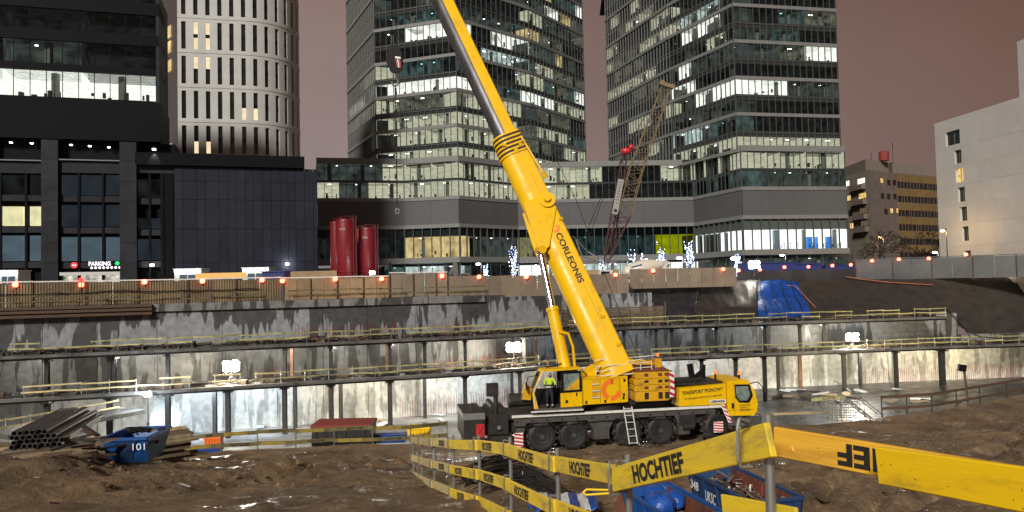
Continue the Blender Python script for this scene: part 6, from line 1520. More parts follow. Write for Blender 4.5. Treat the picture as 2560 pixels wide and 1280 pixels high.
# ---- materials store at the left: pipes, timber, blue bin
rr = random.Random(17)
pb0 = gz(30, 1105); dirp = (gz(210, 1085) - gz(60, 1104)).normalized(); dirp.z = .03; dirp = V((.78, .62, .0)).normalized(); sdp = V((dirp.y, -dirp.x, 0))
pc0 = P(92, 1093, 31.0)
rows_n = [9, 9, 8, 6]
pm_ = MB(); Lp = 6.0; rp = .105
prof = [(rp, 0), (rp, Lp), (rp * .86, Lp), (rp * .86, 0)]
pm_.loft([[V((h, math.cos(2 * math.pi * i / 10) * r, math.sin(2 * math.pi * i / 10) * r)) for i in range(10)] for r, h in prof + [prof[0]]], cap=False); pme = pm_.mesh('steel_pipe', 'pipe_dark')
dirq = V((-.25, .97, 0)).normalized(); ang = math.atan2(dirq.y, dirq.x)
ztb = pc0.z - .45
for r_, n in enumerate(rows_n):
    for k in range(n):
        o = link('steel_pipe', pme); lat = (k + (.5 if r_ % 2 else 0)) * .215 - .9 + .1 * (5 - n if n < 5 else 0)
        q = V((pc0.x, pc0.y, 0)) + V((math.cos(ang - math.pi / 2), math.sin(ang - math.pi / 2), 0)) * lat + dirq * rr.uniform(-.1, .1)
        o.location = (q.x, q.y, ztb + rp + r_ * .185); o.rotation_euler = (0, 0, ang + rr.uniform(-.01, .01))
        tag(o, 'grey steel scaffold pipe, ' + ORD[k] + ' from the left in the ' + ['bottom', 'second', 'third', 'fourth', 'top'][r_] + ' row of the pipe stack', 'pipe', 'stacked steel pipes')
# timber stack under the pipes
k = 0
zg = H(pc0.x, pc0.y) - .2; nz = 8
for r_ in range(nz):
    for c in range(7):
        z = zg + (ztb - zg) * (r_ + .5) / nz; lat = c * .36 - 1.2 + rr.uniform(-.06, .06)
        q = V((pc0.x, pc0.y, z)) + sdp * lat - dirp * (.9 + rr.uniform(0, .8)); ln = rr.uniform(5.5, 7.5)
        b = MB(); b.bar(q, q + dirp * ln + V((0, 0, rr.uniform(-.05, .05))), rr.uniform(.24, .32), (ztb - zg) / nz * .82); o = b.build('timber_plank', 'timber_pale' if rr.random() < .2 else 'timber'); tag(o, 'weathered timber beam in the stack under the steel pipes', 'timber', 'stacked timber beams'); k += 1
# tangle of scaffold parts and boards between timber and bin
for i in range(26):
    px = rr.uniform(165, 262); py = rr.uniform(1130, 1175); q = gz(px, py); q.z += rr.uniform(.05, .7); dd = V((rr.uniform(-1, .6), rr.uniform(-.6, .6), rr.uniform(-.12, .12))).normalized()
    b = MB(); b.bar(q, q + dd * rr.uniform(.6, 1.4), rr.uniform(.04, .16), .05); o = b.build('loose_board', rr.choice(['timber', 'waling', 'steel_dark'])); tag(o, 'loose weathered board heaped between the timber stack and the blue bin', 'board', 'loose boards beside the bin')
# blue bin
bp_ = gz(338, 1158); bt = thing('waste_bin', 'blue tapered waste container marked 101 beside the timber stack', 'bin', V((bp_.x, bp_.y, bp_.z)), R(4))
def lb(mb, nm, m_, par=None): return mb.build(nm, m_, par or bt, world=False)
sc_ = bp_.y / 1920.; bw, bh_ = 100 * sc_, 70 * sc_; tw_ = bw * 1.08
b = MB(); b.loft([[V((-bw * .46, -.5, .12)), V((bw * .46, -.5, .12)), V((bw * .42, .9, .12)), V((-bw * .42, .9, .12))], [V((-tw_ / 2, -.75, bh_)), V((tw_ / 2, -.75, bh_)), V((tw_ / 2, 1.1, bh_)), V((-tw_ / 2, 1.1, bh_))]], cap=False); b.poly([V((-bw * .46, -.5, .12)), V((bw * .46, -.5, .12)), V((bw * .42, .9, .12)), V((-bw * .42, .9, .12))]); bb_ = lb(b, 'body', 'skip_blue')
b = MB(); b.prism([(-.18, -.52, .2), (.12, -.52, .2), (.35, -.74, bh_ - .05), (-.3, -.74, bh_ - .05)], (0, .03, 0)); b.v = [(x, y - .03, z) for x, y, z in b.v]; lb(b, 'front_rib', 'skip_dark')
for s_ in (-1, 1):
    b = MB(); b.tube((s_ * tw_ / 2, -.2, bh_ * .75), (s_ * (tw_ / 2 + .12), -.2, bh_ * .75), .05, n=8); lb(b, 'lifting_pin', 'steel_dark')
for a_, c_ in (((-tw_ / 2, -.75), (tw_ / 2, -.75)), ((tw_ / 2, -.75), (tw_ / 2, 1.1)), ((tw_ / 2, 1.1), (-tw_ / 2, 1.1)), ((-tw_ / 2, 1.1), (-tw_ / 2, -.75))):
    b = MB(); b.bar((*a_, bh_), (*c_, bh_), .1, .08); lb(b, 'rim', 'skip_blue')
put_text('101', 'decal_white', V(bt.location) + Matrix.Rotation(R(4), 3, 'Z') @ V((tw_ * .3, -.74, bh_ * .72)), (math.cos(R(4)), math.sin(R(4)), .0), UP, .2, bb_, bold=.0, width=.36)
for i in range(9):
    b = MB(); c = V(bt.location) + V((rr.uniform(-.5, .5), rr.uniform(-.1, .6), bh_ + rr.uniform(-.02, .12))); b.bar(c, c + V((rr.uniform(-.4, .4), rr.uniform(-.2, .4), rr.uniform(-.05, .12))), .22, .05); o = b.build('scrap_board', rr.choice(['timber', 'black', 'steel_dark'])); tag(o, 'dark scrap board piled on top of the blue bin', 'board', 'scrap in the bin')

# ---- railing with HOCHTIEF boards along the near pit edge
er = []
for px, py in ((392, 1152), (470, 1140), (560, 1133), (650, 1127), (745, 1122), (840, 1118), (935, 1116), (1030, 1110), (1120, 1102)):
    q = PZ(px, py, 0); er.append(V((q.x, q.y - .4, H(q.x, q.y - .4) * .3)))
te = thing('edge_railing', 'dark yellow HOCHTIEF board railing along the near edge of the pit', 'railing', er[4])
for p in er: b = MB(); b.tube(p - UP * .1, p + UP * 1.15, .03, n=8); b.build('post', 'galv', te)
for h in (.42, 1.0):
    for i, (a, c_) in enumerate(zip(er[:-1], er[1:])):
        b = MB(); A, C_ = a + UP * (h + rr.uniform(-.04, .04)) + V((0, -.06, 0)), c_ + UP * (h + rr.uniform(-.04, .04)) + V((0, -.06, 0)); b.bar(A, C_, .035, .2); o = b.build('board', 'rail_dark', te)
        d = (C_ - A).normalized()
        if i % 2 == (0 if h < .5 else 1): put_text('HOCHTIEF', 'decal_black', A.lerp(C_, .55) + V((0, -.03, 0)), d, UP, .13, o, width=.9, bold=.03)
        else: b = MB(); b.bar(A.lerp(C_, .1) + V((0, -.03, 0)), A.lerp(C_, .75) + V((0, -.03, 0)), .01, .19); b.build('yellow_face', 'board_dull', o)
# railing on the mud edge at the right
rl = [PZ(2205, 1040, 0), PZ(2330, 1032, 0), PZ(2450, 1010, 0), PZ(2580, 985, 0)]
tr_ = thing('edge_railing', 'brown timber railing in front of the yellow lit wall beside the soil', 'railing', rl[1])
for p in rl + [rl[0].lerp(rl[1], .5), rl[1].lerp(rl[2], .5), rl[2].lerp(rl[3], .5)]: b = MB(); b.tube(V((p.x, p.y, -.3)), V((p.x, p.y, 1.25)), .04, n=8); b.build('post', 'steel_dark', tr_)
for h in (.45, 1.15):
    for a, c_ in zip(rl[:-1], rl[1:]): b = MB(); b.bar(V((a.x, a.y - .06, h)), V((c_.x, c_.y - .06, h)), .05, .16); b.build('board', 'waling', tr_)

# ---- pit clutter seen over the edge
def crate(px, py, Y, wx, wy, wz, m_, label, cat, name, lid=None):
    c = P(px, py, Y); t = thing(name, label, cat, V((c.x, c.y, c.z - wz / 2))); b = MB(); b.b2(c.x - wx / 2, c.x + wx / 2, c.y - wy / 2, c.y + wy / 2, c.z - wz / 2, c.z + wz / 2); b.build('body', m_, t)
    for k in range(6): x = c.x - wx / 2 + wx * (k + .5) / 6; b = MB(); b.b2(x - .04, x + .04, c.y - wy / 2 - .05, c.y - wy / 2 - .002, c.z - wz / 2, c.z + wz / 2); b.build('rib', m_, t)
    b = MB(); b.b2(c.x - wx / 2 - .05, c.x + wx / 2 + .05, c.y - wy / 2 - .06, c.y + wy / 2 + .05, c.z + wz / 2 + .002, c.z + wz / 2 + .16); b.build('top_rim', lid or m_, t); return t
crate(862, 1092, 43.5, 3.2, 2, 1.4, 'steel_dark', 'dark steel container with red rim behind the near pit railing', 'container', 'steel_container', 'rust_red')
crate(1048, 1080, 43, 1.2, .8, .42, 'board_bright', 'small yellow toolbox behind the end of the fence', 'toolbox', 'toolbox')
crate(535, 1108, 44, .95, .4, .55, 'orange', 'orange barrier box in the pit behind the near railing', 'barrier', 'barrier_box')
crate(520, 1138, 43, 1.4, .6, .5, 'tarp_blue', 'blue wrapped pallet at the pit edge near the orange barrier', 'pallet', 'wrapped_pallet')
crate(975, 1098, 44, 1.8, .6, .3, 'tarp_blue', 'low blue wrapped pallet beside the dark steel container', 'pallet', 'wrapped_pallet')
# plastic sheeting hung over the wall at the lower left of the pit
b = MB(); A = P(392, 985, 74); 
for i in range(13):
    for j in range(9):
        p = A + V((i * .22, -j * .28 - i * .05, -j * .42 - .15 * i + .12 * noise.noise(V((i * .7, j * .7, 3))))); b.v.append(tuple(p))
for i in range(12):
    for j in range(8): k = i * 9 + j; b.f.append((k, k + 9, k + 10, k + 1)); b.mi.append(0)
o = b.build('plastic_sheet', 'plastic_sheet', smooth=True); o.modifiers.new('thickness', 'SOLIDIFY').thickness = .02; tag(o, 'white plastic sheet draped over the ramp wall near the cold floodlight', 'plastic sheet')
# things lying on the pit floor
rr = random.Random(23)
for i in range(26):
    px = rr.choice([rr.uniform(640, 1150), rr.uniform(1930, 2350)]); py = rr.uniform(1040, 1075) if px < 1200 else rr.uniform(975, 1010)
    q = PZ(px, py, ZF); b = MB(); mt = rr.choice(['plastic_sheet', 'timber_pale', 'plastic_sheet', 'steel_dark', 'timber'])
    dd = V((rr.uniform(-1, 1), rr.uniform(-1, 1), 0)).normalized(); b.bar(q + UP * .15, q + dd * rr.uniform(1, 3.2) + UP * rr.uniform(.1, .4), rr.uniform(.2, .9), rr.uniform(.05, .18)); o = b.build('building_panel', mt); tag(o, 'loose building panel lying on the pit floor below the lower slab', 'panel', 'panels on the pit floor')
# scaffold stair and wire cage at the right
sq = PZ(2110, 1050, 0); ts = thing('wire_cage', 'low galvanised wire cage on the mud beside the crane front', 'cage', sq)
for i in range(9):
    x = -1.1 + i * .27; b = MB(); b.tube(sq + V((x, -.4, 0)), sq + V((x, -.4, 1.0)), .018, n=5); b.tube(sq + V((x, .5, 0)), sq + V((x, .5, 1.0)), .018, n=5); b.build('upright', 'galv', ts)
for z in (.05, .35, .65, 1.0): b = MB(); b.tube(sq + V((-1.2, -.4, z)), sq + V((1.2, -.4, z)), .02, n=5); b.tube(sq + V((-1.2, .5, z)), sq + V((1.2, .5, z)), .02, n=5); b.build('wire', 'galv', ts)
sq = P(2140, 1000, 52); tst = thing('site_stair', 'galvanised stair with tube handrails leading down into the pit', 'stair', sq)
for s_ in (-.5, .5):
    b = MB(); b.tube(sq + V((-1.2, s_, 1.3)), sq + V((1.6, s_, -1.0)), .035, n=6); b.tube(sq + V((-1.2, s_, .5)), sq + V((1.6, s_, -1.8)), .05, n=6); b.build('handrail', 'galv', tst)
for i in range(8): f = i / 7; b = MB(); b.box(sq + V((-1.2 + 2.8 * f, 0, .45 - 2.3 * f)), (.3, 1, .05)); b.build('tread', 'galv', tst)
hb_ = P(2065, 998, 47); te2 = thing('sign_board', 'dark yellow HOCHTIEF board fixed above the wire cage', 'board', hb_); b = MB(); b.bar(hb_ + V((-.9, 0, -.03)), hb_ + V((1.2, 0, .12)), .03, .2); o = b.build('board', 'rail_dim', te2); put_text('HOCHTIEF', 'decal_black', hb_ + V((.15, -.02, .05)), (1, 0, .07), UP, .13, o, width=.8)
for x in (-.6, .9): b = MB(); b.tube(hb_ + V((x, .05, -1.1)), hb_ + V((x, .05, .2)), .03, n=6); b.build('post', 'galv', te2)
for i, (x0, y0, x1, y1) in enumerate(((1905, 1040, 2070, 1035), (1985, 1215, 2070, 1258), (2140, 1175, 2300, 1190))):
    a, c_ = gz(x0, y0), gz(x1, y1); b = MB(); b.bar(a + UP * .1, c_ + UP * .1, .3, .12); solo(b, 'plank', 'timber_pale' if i == 0 else 'waling', ['pale plank lying on the mud in front of the crane cab', 'dark plank lying on the mud beside the dark blue skip', 'dark plank half sunk in the mud behind the raw board'][i], 'plank')

# ---- clods and stones strewn over the mud
rr = random.Random(37); cl_ = MB()
for i in range(5200):
    if rr.random() < .62: x, y = rr.uniform(-20, -1.5), rr.uniform(15, 37)
    else: x, y = rr.uniform(0, 30), rr.uniform(24, 42)
    if y > Ye(x) - 1 or (noise.noise(V((x * .35, y * .35, 4))) + rr.uniform(-.35, .35)) < .0: continue
    r_ = rr.choice([.03, .04, .05, .06, .09, .14]) * rr.uniform(.6, 1.2); z = H(x, y); n = 5; c = V((x, y, z))
    ring = [c + V((math.cos(2 * math.pi * k / n) * r_ * rr.uniform(.7, 1.3), math.sin(2 * math.pi * k / n) * r_ * rr.uniform(.7, 1.3), rr.uniform(-.2, .25) * r_)) for k in range(n)]
    top = c + V((rr.uniform(-.3, .3) * r_, rr.uniform(-.3, .3) * r_, r_ * rr.uniform(.5, .9)))
    k0 = cl_.vs(ring + [top])
    for k in range(n): cl_.f.append((k0 + k, k0 + (k + 1) % n, k0 + n)); cl_.mi.append(0)
for i in range(420):
    x, y = (rr.uniform(-19, -1.5), rr.uniform(15, 38)) if i % 2 else (rr.uniform(3, 30), rr.uniform(24, 43))
    if y > Ye(x) - .6: continue
    z = H(x, y) + .015; c = V((x, y, z)); cl_.cur = rr.choice([1, 1, 2, 3]); dd = V((rr.uniform(-1, 1), rr.uniform(-1, 1), rr.uniform(-.1, .15))).normalized(); cl_.bar(c, c + dd * rr.uniform(.06, .5), rr.uniform(.02, .07), rr.uniform(.01, .03))
o = cl_.build('mud_clods', ['mud', 'timber', 'concrete_dry', 'steel_dark']); tag(o, 'clods and stones strewn over the churned mud', 'clods', kind='stuff')

def number_group(group, text):
    os_ = [o for o in col.objects if o.get('group') == group and o.parent is None]
    def c_(o): m_ = o.data.vertices; return proj(sum((v.co for v in m_), V((0, 0, 0))) / len(m_))[0]
    for i, o in enumerate(sorted(os_, key=c_)): o['label'] = text % ORD[i]
number_group('panels on the pit floor', 'building panel lying on the pit floor, %s of its kind from the left')
number_group('loose boards beside the bin', 'loose board heaped between timber stack and blue bin, %s from the left')
number_group('scrap in the bin', 'dark scrap board on top of the blue bin, %s from the left')
number_group('stacked timber beams', 'weathered plank in the stack under the pipes, %s when counted left to right')
# ---- ramp slab with railing at the lower left of the pit
rp0, rp1 = P(-60, 1075, 58), P(300, 1012, 68); rp0.z -= .6; rp1.z -= .6
ra = [V((rp0.x, rp0.y, 0)), V((rp1.x, rp1.y, 0))]; Lr = length(ra)
b = MB(); b.bar(rp0 + V((0, 2.0, -.2)), rp1 + V((0, 2.0, -.2)), 4.0, .35); solo(b, 'ramp', 'slab_conc', 'concrete ramp slab at the lower left of the pit behind the pipe stack', 'ramp')
railing('guard_railing', 'pale board railing on the ramp behind the pipe stack', ra, lambda s: rp0.z + (rp1.z - rp0.z) * s / Lr, 0.2, Lr - .2, 2.0, (.45, 1.0), seedv=12, m_='rail_pale', skip=.0)

# ================================================================== STREET LEVEL THINGS, LAMPS, TREES
rnd.seed(81)
# ---- red silos
def silo(px0, px1, py_top, Y, label, txt=None):
    x0, x1 = xat(px0, Y, 620), xat(px1, Y, 620); r = (x1 - x0) / 2; cx = (x0 + x1) / 2; zt = P((px0 + px1) / 2, py_top, Y).z
    t = thing('silo', label, 'silo', V((cx, Y, ZS)), group='red silos at the pit edge')
    b = MB(); b.lathe([(.25, 1.4), (r, 3.4), (r, zt - ZS - .35), (r * .96, zt - ZS - .12), (r * .55, zt - ZS), (.05, zt - ZS + .02)], (cx, Y, ZS), n=26); b.build('body', 'silo_red', t, smooth=True)
    for z in (3.4, (zt - ZS) * .55, zt - ZS - .4): b = MB(); b.lathe([(r, z - .05), (r + .05, z - .04), (r + .05, z + .04), (r, z + .05)], (cx, Y, ZS), n=26); b.build('hoop', 'silo_red', t)
    for a in (45, 135, 225, 315): b = MB(); q = V((cx + math.cos(R(a)) * r * .85, Y + math.sin(R(a)) * r * .85, ZS)); b.bar(q, q + UP * 3.6, .14, .14); b.build('leg', 'silo_red', t)
    b = MB(); lx = cx + r * .93; b.tube((lx, Y - r * .45, ZS + .5), (lx, Y - r * .45, zt + .4), .05, n=5); b.tube((lx + .3, Y - r * .35, ZS + .5), (lx + .3, Y - r * .35, zt + .4), .05, n=5)
    for i in range(int((zt - ZS) / .6)): b.tube((lx, Y - r * .45, ZS + .6 + i * .6), (lx + .3, Y - r * .35, ZS + .6 + i * .6), .03, n=4)
    b.path([V((cx - r * .6, Y, zt - .1)), V((cx - r * .4, Y - .1, zt + .35)), V((cx + r * .5, Y - .1, zt + .35)), V((cx + r * .9, Y - .3, zt - .1))], .04, 5); b.build('ladder', 'silo_red', t)
    if txt: put_text(txt, 'decal_grey', V((cx - .1, Y - r - .03, zt - 1.3)), (1, 0, 0), UP, .26, t, width=r * .6)
    return t
silo(826, 858, 553, 97, 'tall dark red silo half hidden behind the front one'); silo(840, 888, 548, 94, 'tallest red silo standing in front at the plywood hoarding', 'OHE')
silo(887, 912, 572, 99, 'narrow red silo half hidden between the tall and the short silo'); silo(897, 942, 569, 96, 'shorter red silo beside the white work light', 'CHO')

# ---- lamps -----------------------------------------------------------
emi('flood_face', (1, .96, .86), 60, True); emi('flood_cold', (.85, .93, 1), 60, True); emi('red_lamp', (1, .10, .05), 14, True); emi('sodium', (1, .62, .18), 26); emi('street_white', (.95, .98, 1), 16); emi('tree_led', (.35, .5, 1), 6); emi('led_white', (.9, .95, 1), 9)
def lightobj(kind, name, p, energy, color, parent, size=.3, spot=None, aim=None, blend=.6):
    ld = bpy.data.lights.new(name, kind); ld.energy = energy; ld.color = color; ld.shadow_soft_size = size
    if spot: ld.spot_size = R(spot); ld.spot_blend = blend
    o = bpy.data.objects.new(name, ld); col.objects.link(o); o.parent = parent
    o.location = WINV[parent] @ V(p)
    if aim is not None: o.rotation_euler = (V(aim) - V(p)).to_track_quat('-Z', 'Y').to_euler()
    return o
def floodlight(p, zbase, label, energy, color=(1, .9, .72), cold=False, size=.8, aim=V((0, -1, -.15))):
    t = thing('floodlight', label, 'floodlight', V((p.x, p.y, zbase)), group='site floodlights')
    for a in (0, 120, 240):
        b = MB(); b.tube(V((p.x + math.cos(R(a)) * .7, p.y + math.sin(R(a)) * .7, zbase)), V((p.x, p.y, zbase + (p.z - zbase) * .5)), .03, n=5); b.build('leg', 'steel_dark', t)
    b = MB(); b.tube(V((p.x, p.y, zbase + .3)), p - UP * size * .6, .04, n=6); b.build('mast', 'steel_dark', t)
    hd_ = MB(); 
    for s_ in (-1, 1): hd_.box(p + V((s_ * size * .55, .1, 0)), (size, .2, size * .8))
    hd_o = hd_.build('lamp_head', 'steel_dark', t)
    b = MB()
    
    for dx_, dz_ in ((-.5, .32), (.5, .36), (-.48, -.34), (.52, -.32), (0, .02)): b.sphere(p + V((dx_ * size, -.12, dz_ * size)), size * .46, 6, (1.1, .6, .8))  # oversized glowing balls put the lamp's glare into the shape
    b.build('lamp_face', 'flood_cold' if cold else 'flood_face', hd_o)
    lightobj('POINT', 'floodlight_lamp', p + V((0, -1.0, .1)), energy, color, t, .4)
    return t
def on_slab(px, py, z, d=1.6):
    ln = offset_line(E, d); q = along(ln, s_of_px(ln, px, z)); return P(px, py, q.y)
floodlight(on_slab(578, 915, ZL), ZL, 'warm floodlight on the lower slab at the left, above the pale pit wall', 4200)
floodlight(on_slab(1284, 868, ZL), ZL, 'warm floodlight on the lower slab beside the lift cylinder', 4200)
floodlight(on_slab(2130, 843, ZL), ZL, 'warm floodlight on the lower slab in front of the soil bank', 4200)
q = on_slab(370, 985, ZF, -.5); floodlight(q, ZF, 'cold white floodlight in the pit above the plastic sheet', 900, (.78, .9, 1), True, .35)
p = P(1885, 662, 106.5); floodlight(p, bank_z(p.x, p.y), 'bright tripod floodlight on the bank above the blue tarpaulin', 130, (1, .82, .5))
p = P(931, 682, 90); floodlight(p, 7.3, 'white work light at the foot of the red silos', 420, (.85, 1, .95), True, .32)
# lamp on a post turned to the wall at the right
pq = P(2405, 920, 78); tl = thing('post_lamp', 'square floodlight on a timber post turned to the yellow lit wall', 'floodlight', V((pq.x + .6, pq.y, ZF)), group='site floodlights')
b = MB(); b.bar(V((pq.x + .55, pq.y, ZF)), V((pq.x + .2, pq.y, pq.z - .1)), .18, .18); b.build('post', 'timber', tl)
b = MB(); b.box(pq, (.75, .3, .7), Matrix.Rotation(R(10), 3, 'Y')); hd_o = b.build('lamp_head', 'black', tl); b = MB(); b.b2(pq.x - .3, pq.x + .3, pq.y + .16, pq.y + .2, pq.z - .28, pq.z + .28); b.build('lamp_face', 'flood_face', hd_o)
lightobj('SPOT', 'post_lamp_light', pq + V((0, .5, 0)), 6000, (1, .84, .5), tl, .3, 120, pq + V((1.5, 10, -2)))
# strip lamps under the lower slab that light the pit walls
emi('tube_lamp', (1, .97, .88), 9, True); rnd.seed(3)
for i, (px, en, c_) in enumerate(((120, 500, (1, .95, .85)), (300, 380, (1, .95, .85)), (480, 1500, (.72, .86, 1)), (625, 1400, (.75, .88, 1)), (790, 1100, (1, .92, .74)), (935, 1300, (1, .93, .75)), (1085, 1250, (1, .97, .88)), (1220, 1300, (.82, .92, 1)), (1380, 900, (1, .97, .9)), (1530, 800, (1, .97, .9)), (1680, 800, (.95, .98, 1)), (1800, 800, (1, .97, .9)), (1930, 900, (1, .93, .78)), (2070, 1000, (1, .93, .76)), (2190, 1300, (1, .94, .78)), (2300, 1500, (1, .9, .66)), (2430, 1300, (1, .86, .55)), (2540, 400, (1, .9, .7)))):
    ln = offset_line(E, .9); q = along(ln, s_of_px(ln, px, -1.5)); q = V((q.x, q.y, ZL - .40))
    t = thing('strip_lamp', 'strip lamp hung under the lower slab edge, ' + ORD[i] + ' of eighteen from the pipe stack', 'lamp', q, group='strip lamps under the slab')
    b = MB(); b.box(q + V((0, 0, .06)), (1.3, .16, .08)); ho = b.build('housing', 'steel_dark', t); b = MB(); b.box(q + V((0, .02, -.02)), (1.2, .06, .05)); b.build('tube', 'tube_lamp', ho)
    lightobj('SPOT', 'strip_lamp_light', q + V((0, .2, -.14)), en * (1.35 if 450 < px < 700 else 1.05), c_, t, .5, 165, q + V((0, 4, -3.2)), .8)
for i, px in enumerate((60, 330, 700, 860, 1010, 1130, 1400, 1600, 1760, 1900, 2030, 2200)):
    ln = offset_line(E, 2.2); q = along(ln, s_of_px(ln, px, 2)); q = V((q.x, q.y, ZU - .5))
    t = thing('ceiling_lamp', 'small lamp under the upper slab, ' + ORD[i] + ' of twelve from the pipe stack', 'lamp', q, group='lamps under the upper slab')
    b = MB(); b.box(q, (.5, .14, .07)); ho = b.build('housing', 'steel_dark', t); b = MB(); b.box(q - V((0, 0, .05)), (.45, .08, .02)); b.build('tube', 'tube_lamp', ho)
    lightobj('POINT', 'ceiling_lamp_light', q - V((0, 0, .3)), 420 if px < 1400 else 260, (1, .95, .84) if px < 1400 else (.85, .93, 1), t, .3)
# ---- red warning lamps on the hoardings
redp = [(38, 712), (203, 712), (361, 705), (506, 703), (655, 700), (706, 702), (838, 698), (954, 697), (1105, 690), (1198, 692), (1316, 692), (1539, 687), (1633, 677), (1808, 673), (1847, 676), (1900, 674), (1961, 668), (2021, 667), (2081, 664), (2127, 662), (2180, 652), (2247, 648), (2322, 646), (2415, 636), (2502, 635)]
redp = redp[:24]
for i, (px, py) in enumerate(redp):
    if px < 1572: ln = offset_line(E, 5.85)
    elif px < 1842: ln = offset_line(E, 8.3)
    elif px < 2140: ln = [zc(p, 0) + V((0, -.2, 0)) for p in DL]
    else: ln = [p + V((0, -.2, 0)) for p in GL]
    q = along(ln, s_of_px(ln, px, 9.5)); q = P(px, py, q.y)
    t = thing('warning_lamp', 'small red warning lamp on the hoarding top, ' + ORD[i] + ' from the left', 'warning lamp', q - UP * .25, group='red warning lamps along the hoardings')
    b = MB(); b.tube(q - UP * .35, q - UP * .1, .06, n=6); b.build('stem', 'black', t); b = MB(); b.sphere(q, .24, 6); b.build('bulb', 'red_lamp', t)
b = MB(); q = P(203, 700, 71); b.tube(q - UP * 1.2, q + UP * .1, .05, n=6); t = thing('traffic_signal', 'red round signal lamp on a post before the garage entrance', 'signal', q - UP * 1.2); b.build('post', 'steel_dark', t); b = MB(); b.tube(q + V((0, -.1, 0)), q + V((0, .05, 0)), .22, n=14); b.build('signal_disc', 'sign_red', t)

# ---- site cabins and street things in front of the dark building
def cabin(px0, px1, py0, Y, label, m_='cabin_white', strip=True, name='site_cabin', wm='win_blue'):
    x0, x1 = xat(px0, Y, 690), xat(px1, Y, 690); zt = P((px0 + px1) / 2, py0, Y).z; t = thing(name, label, 'cabin' if name == 'site_cabin' else 'container', V(((x0 + x1) / 2, Y, ZS)))
    b = MB(); b.b2(x0, x1, Y, Y + 2.4, ZS, zt); b.build('body', m_, t); b = MB(); b.b2(x0 - .1, x1 + .1, Y - .15, Y + 2.5, zt + .002, zt + .14); b.build('roof', m_, t)
    if strip:
        b = MB(); b.b2(x0 + .1, x1 - .1, Y - .25, Y - .17, zt - .28, zt - .12); b.build('strip_light', 'street_white', t)
        b = MB(); b.b2(x0 + (x1 - x0) * .2, x1 - (x1 - x0) * .15, Y - .05, Y - .002, zt - 1.6, zt - .6); wo = b.build('window', wm, t); xm = (x0 + x1) / 2; b = MB(); b.b2(xm - .05, xm + .05, Y - .08, Y - .051, zt - 1.6, zt - .6); b.build('frame', m_, wo)
    else:
        for i in range(8): x = x0 + (x1 - x0) * (i + .5) / 8; b = MB(); b.b2(x - .05, x + .05, Y - .06, Y - .002, ZS, zt); b.build('rib', m_, t)
    return t
cabin(436, 503, 674, 94, 'white site cabin with a strip light left of the orange banner'); cabin(606, 672, 671, 95, 'white site cabin with a strip light right of the orange banner'); cabin(-5, 45, 678, 90, 'white site cabin with a strip light at the far left picture edge')
mat('box_blue', (.02, .035, .16), .5)
cabin(655, 711, 680, 88, 'small dark blue container behind the hoarding beside the white cabin', 'box_blue', False, 'container'); 
q = P(552, 690, 91); b = MB(); b.box(q, (6, .06, .75)); mat('banner_orange', (.62, .36, .10), .7, emit=(1, .6, .2, .25)); solo(b, 'banner', 'banner_orange', 'orange yellow banner between the two white cabins', 'banner')  # banner cloth glows faintly itself, standing in for light on it
q = P(775, 688, 93); b = MB(); b.box(q, (6.5, .06, 1.0)); solo(b, 'banner', 'plywood', 'plywood screen behind the hoarding left of the red silos', 'screen')
for i, (px0, px1, py, Y) in enumerate(((1855, 1990, 658, 124), (1990, 2055, 660, 124), (2065, 2140, 664, 124))): cabin(px0, px1, py, Y, ['long dark blue site container behind the tripod floodlight', 'dark blue site container in the middle of its row below the gym', 'dark blue site container nearest the grey fence'][i], 'box_blue', False, 'container')

# ---- lit ornamental trees in front of the podium
def led_tree(px, Y, h, label, seedv):
    rr = random.Random(seedv); q = V((xat(px, Y, 690), Y, ZS)); t = thing('led_tree', label, 'tree', q, group='small trees wound with lights'); b = MB(); b.tube(q, q + UP * h * .5, .09, .06, n=5); tipz = []
    l = MB()
    for i in range(22):
        a = rr.uniform(0, 6.28); z0 = rr.uniform(.2, .75) * h; ln = rr.uniform(.25, .5) * (h - z0 * .5) * .5; e_ = q + UP * (z0 + ln * 1.5) + V((math.cos(a), math.sin(a), 0)) * ln * .55; s_ = q + UP * z0 * .6
        b.tube(s_, e_, .035, .012, n=4)
        for k in range(9): c = s_.lerp(e_, rr.uniform(.2, 1)) + V((rr.uniform(-.08, .08), rr.uniform(-.08, .08), rr.uniform(-.08, .08))); l.cur = 1 if rr.random() < .45 else 0; l.box(c, (.08, .08, .08))
    b.build('trunk', 'bark', t); l.build('light_string', ['tree_led', 'led_white'], t, kind='stuff')
for i, (px, h, Y) in enumerate(((1215, 5.5, 135), (1285, 9.0, 135), (1345, 5, 134), (1505, 6.0, 140), (1580, 8, 140), (1612, 7, 141), (1652, 9, 138), (1725, 9.5, 132), (1845, 6, 132))):
    led_tree(px, Y, h, ['bushy blue lit tree', 'tall white lit tree', 'low blue lit tree', 'slim lit tree', 'lit tree', 'slim white lit tree', 'tall lit tree', 'tallest blue lit tree', 'round blue lit tree'][i] + ' before the podium, ' + ORD[i] + ' of nine from the silos', 100 + i)

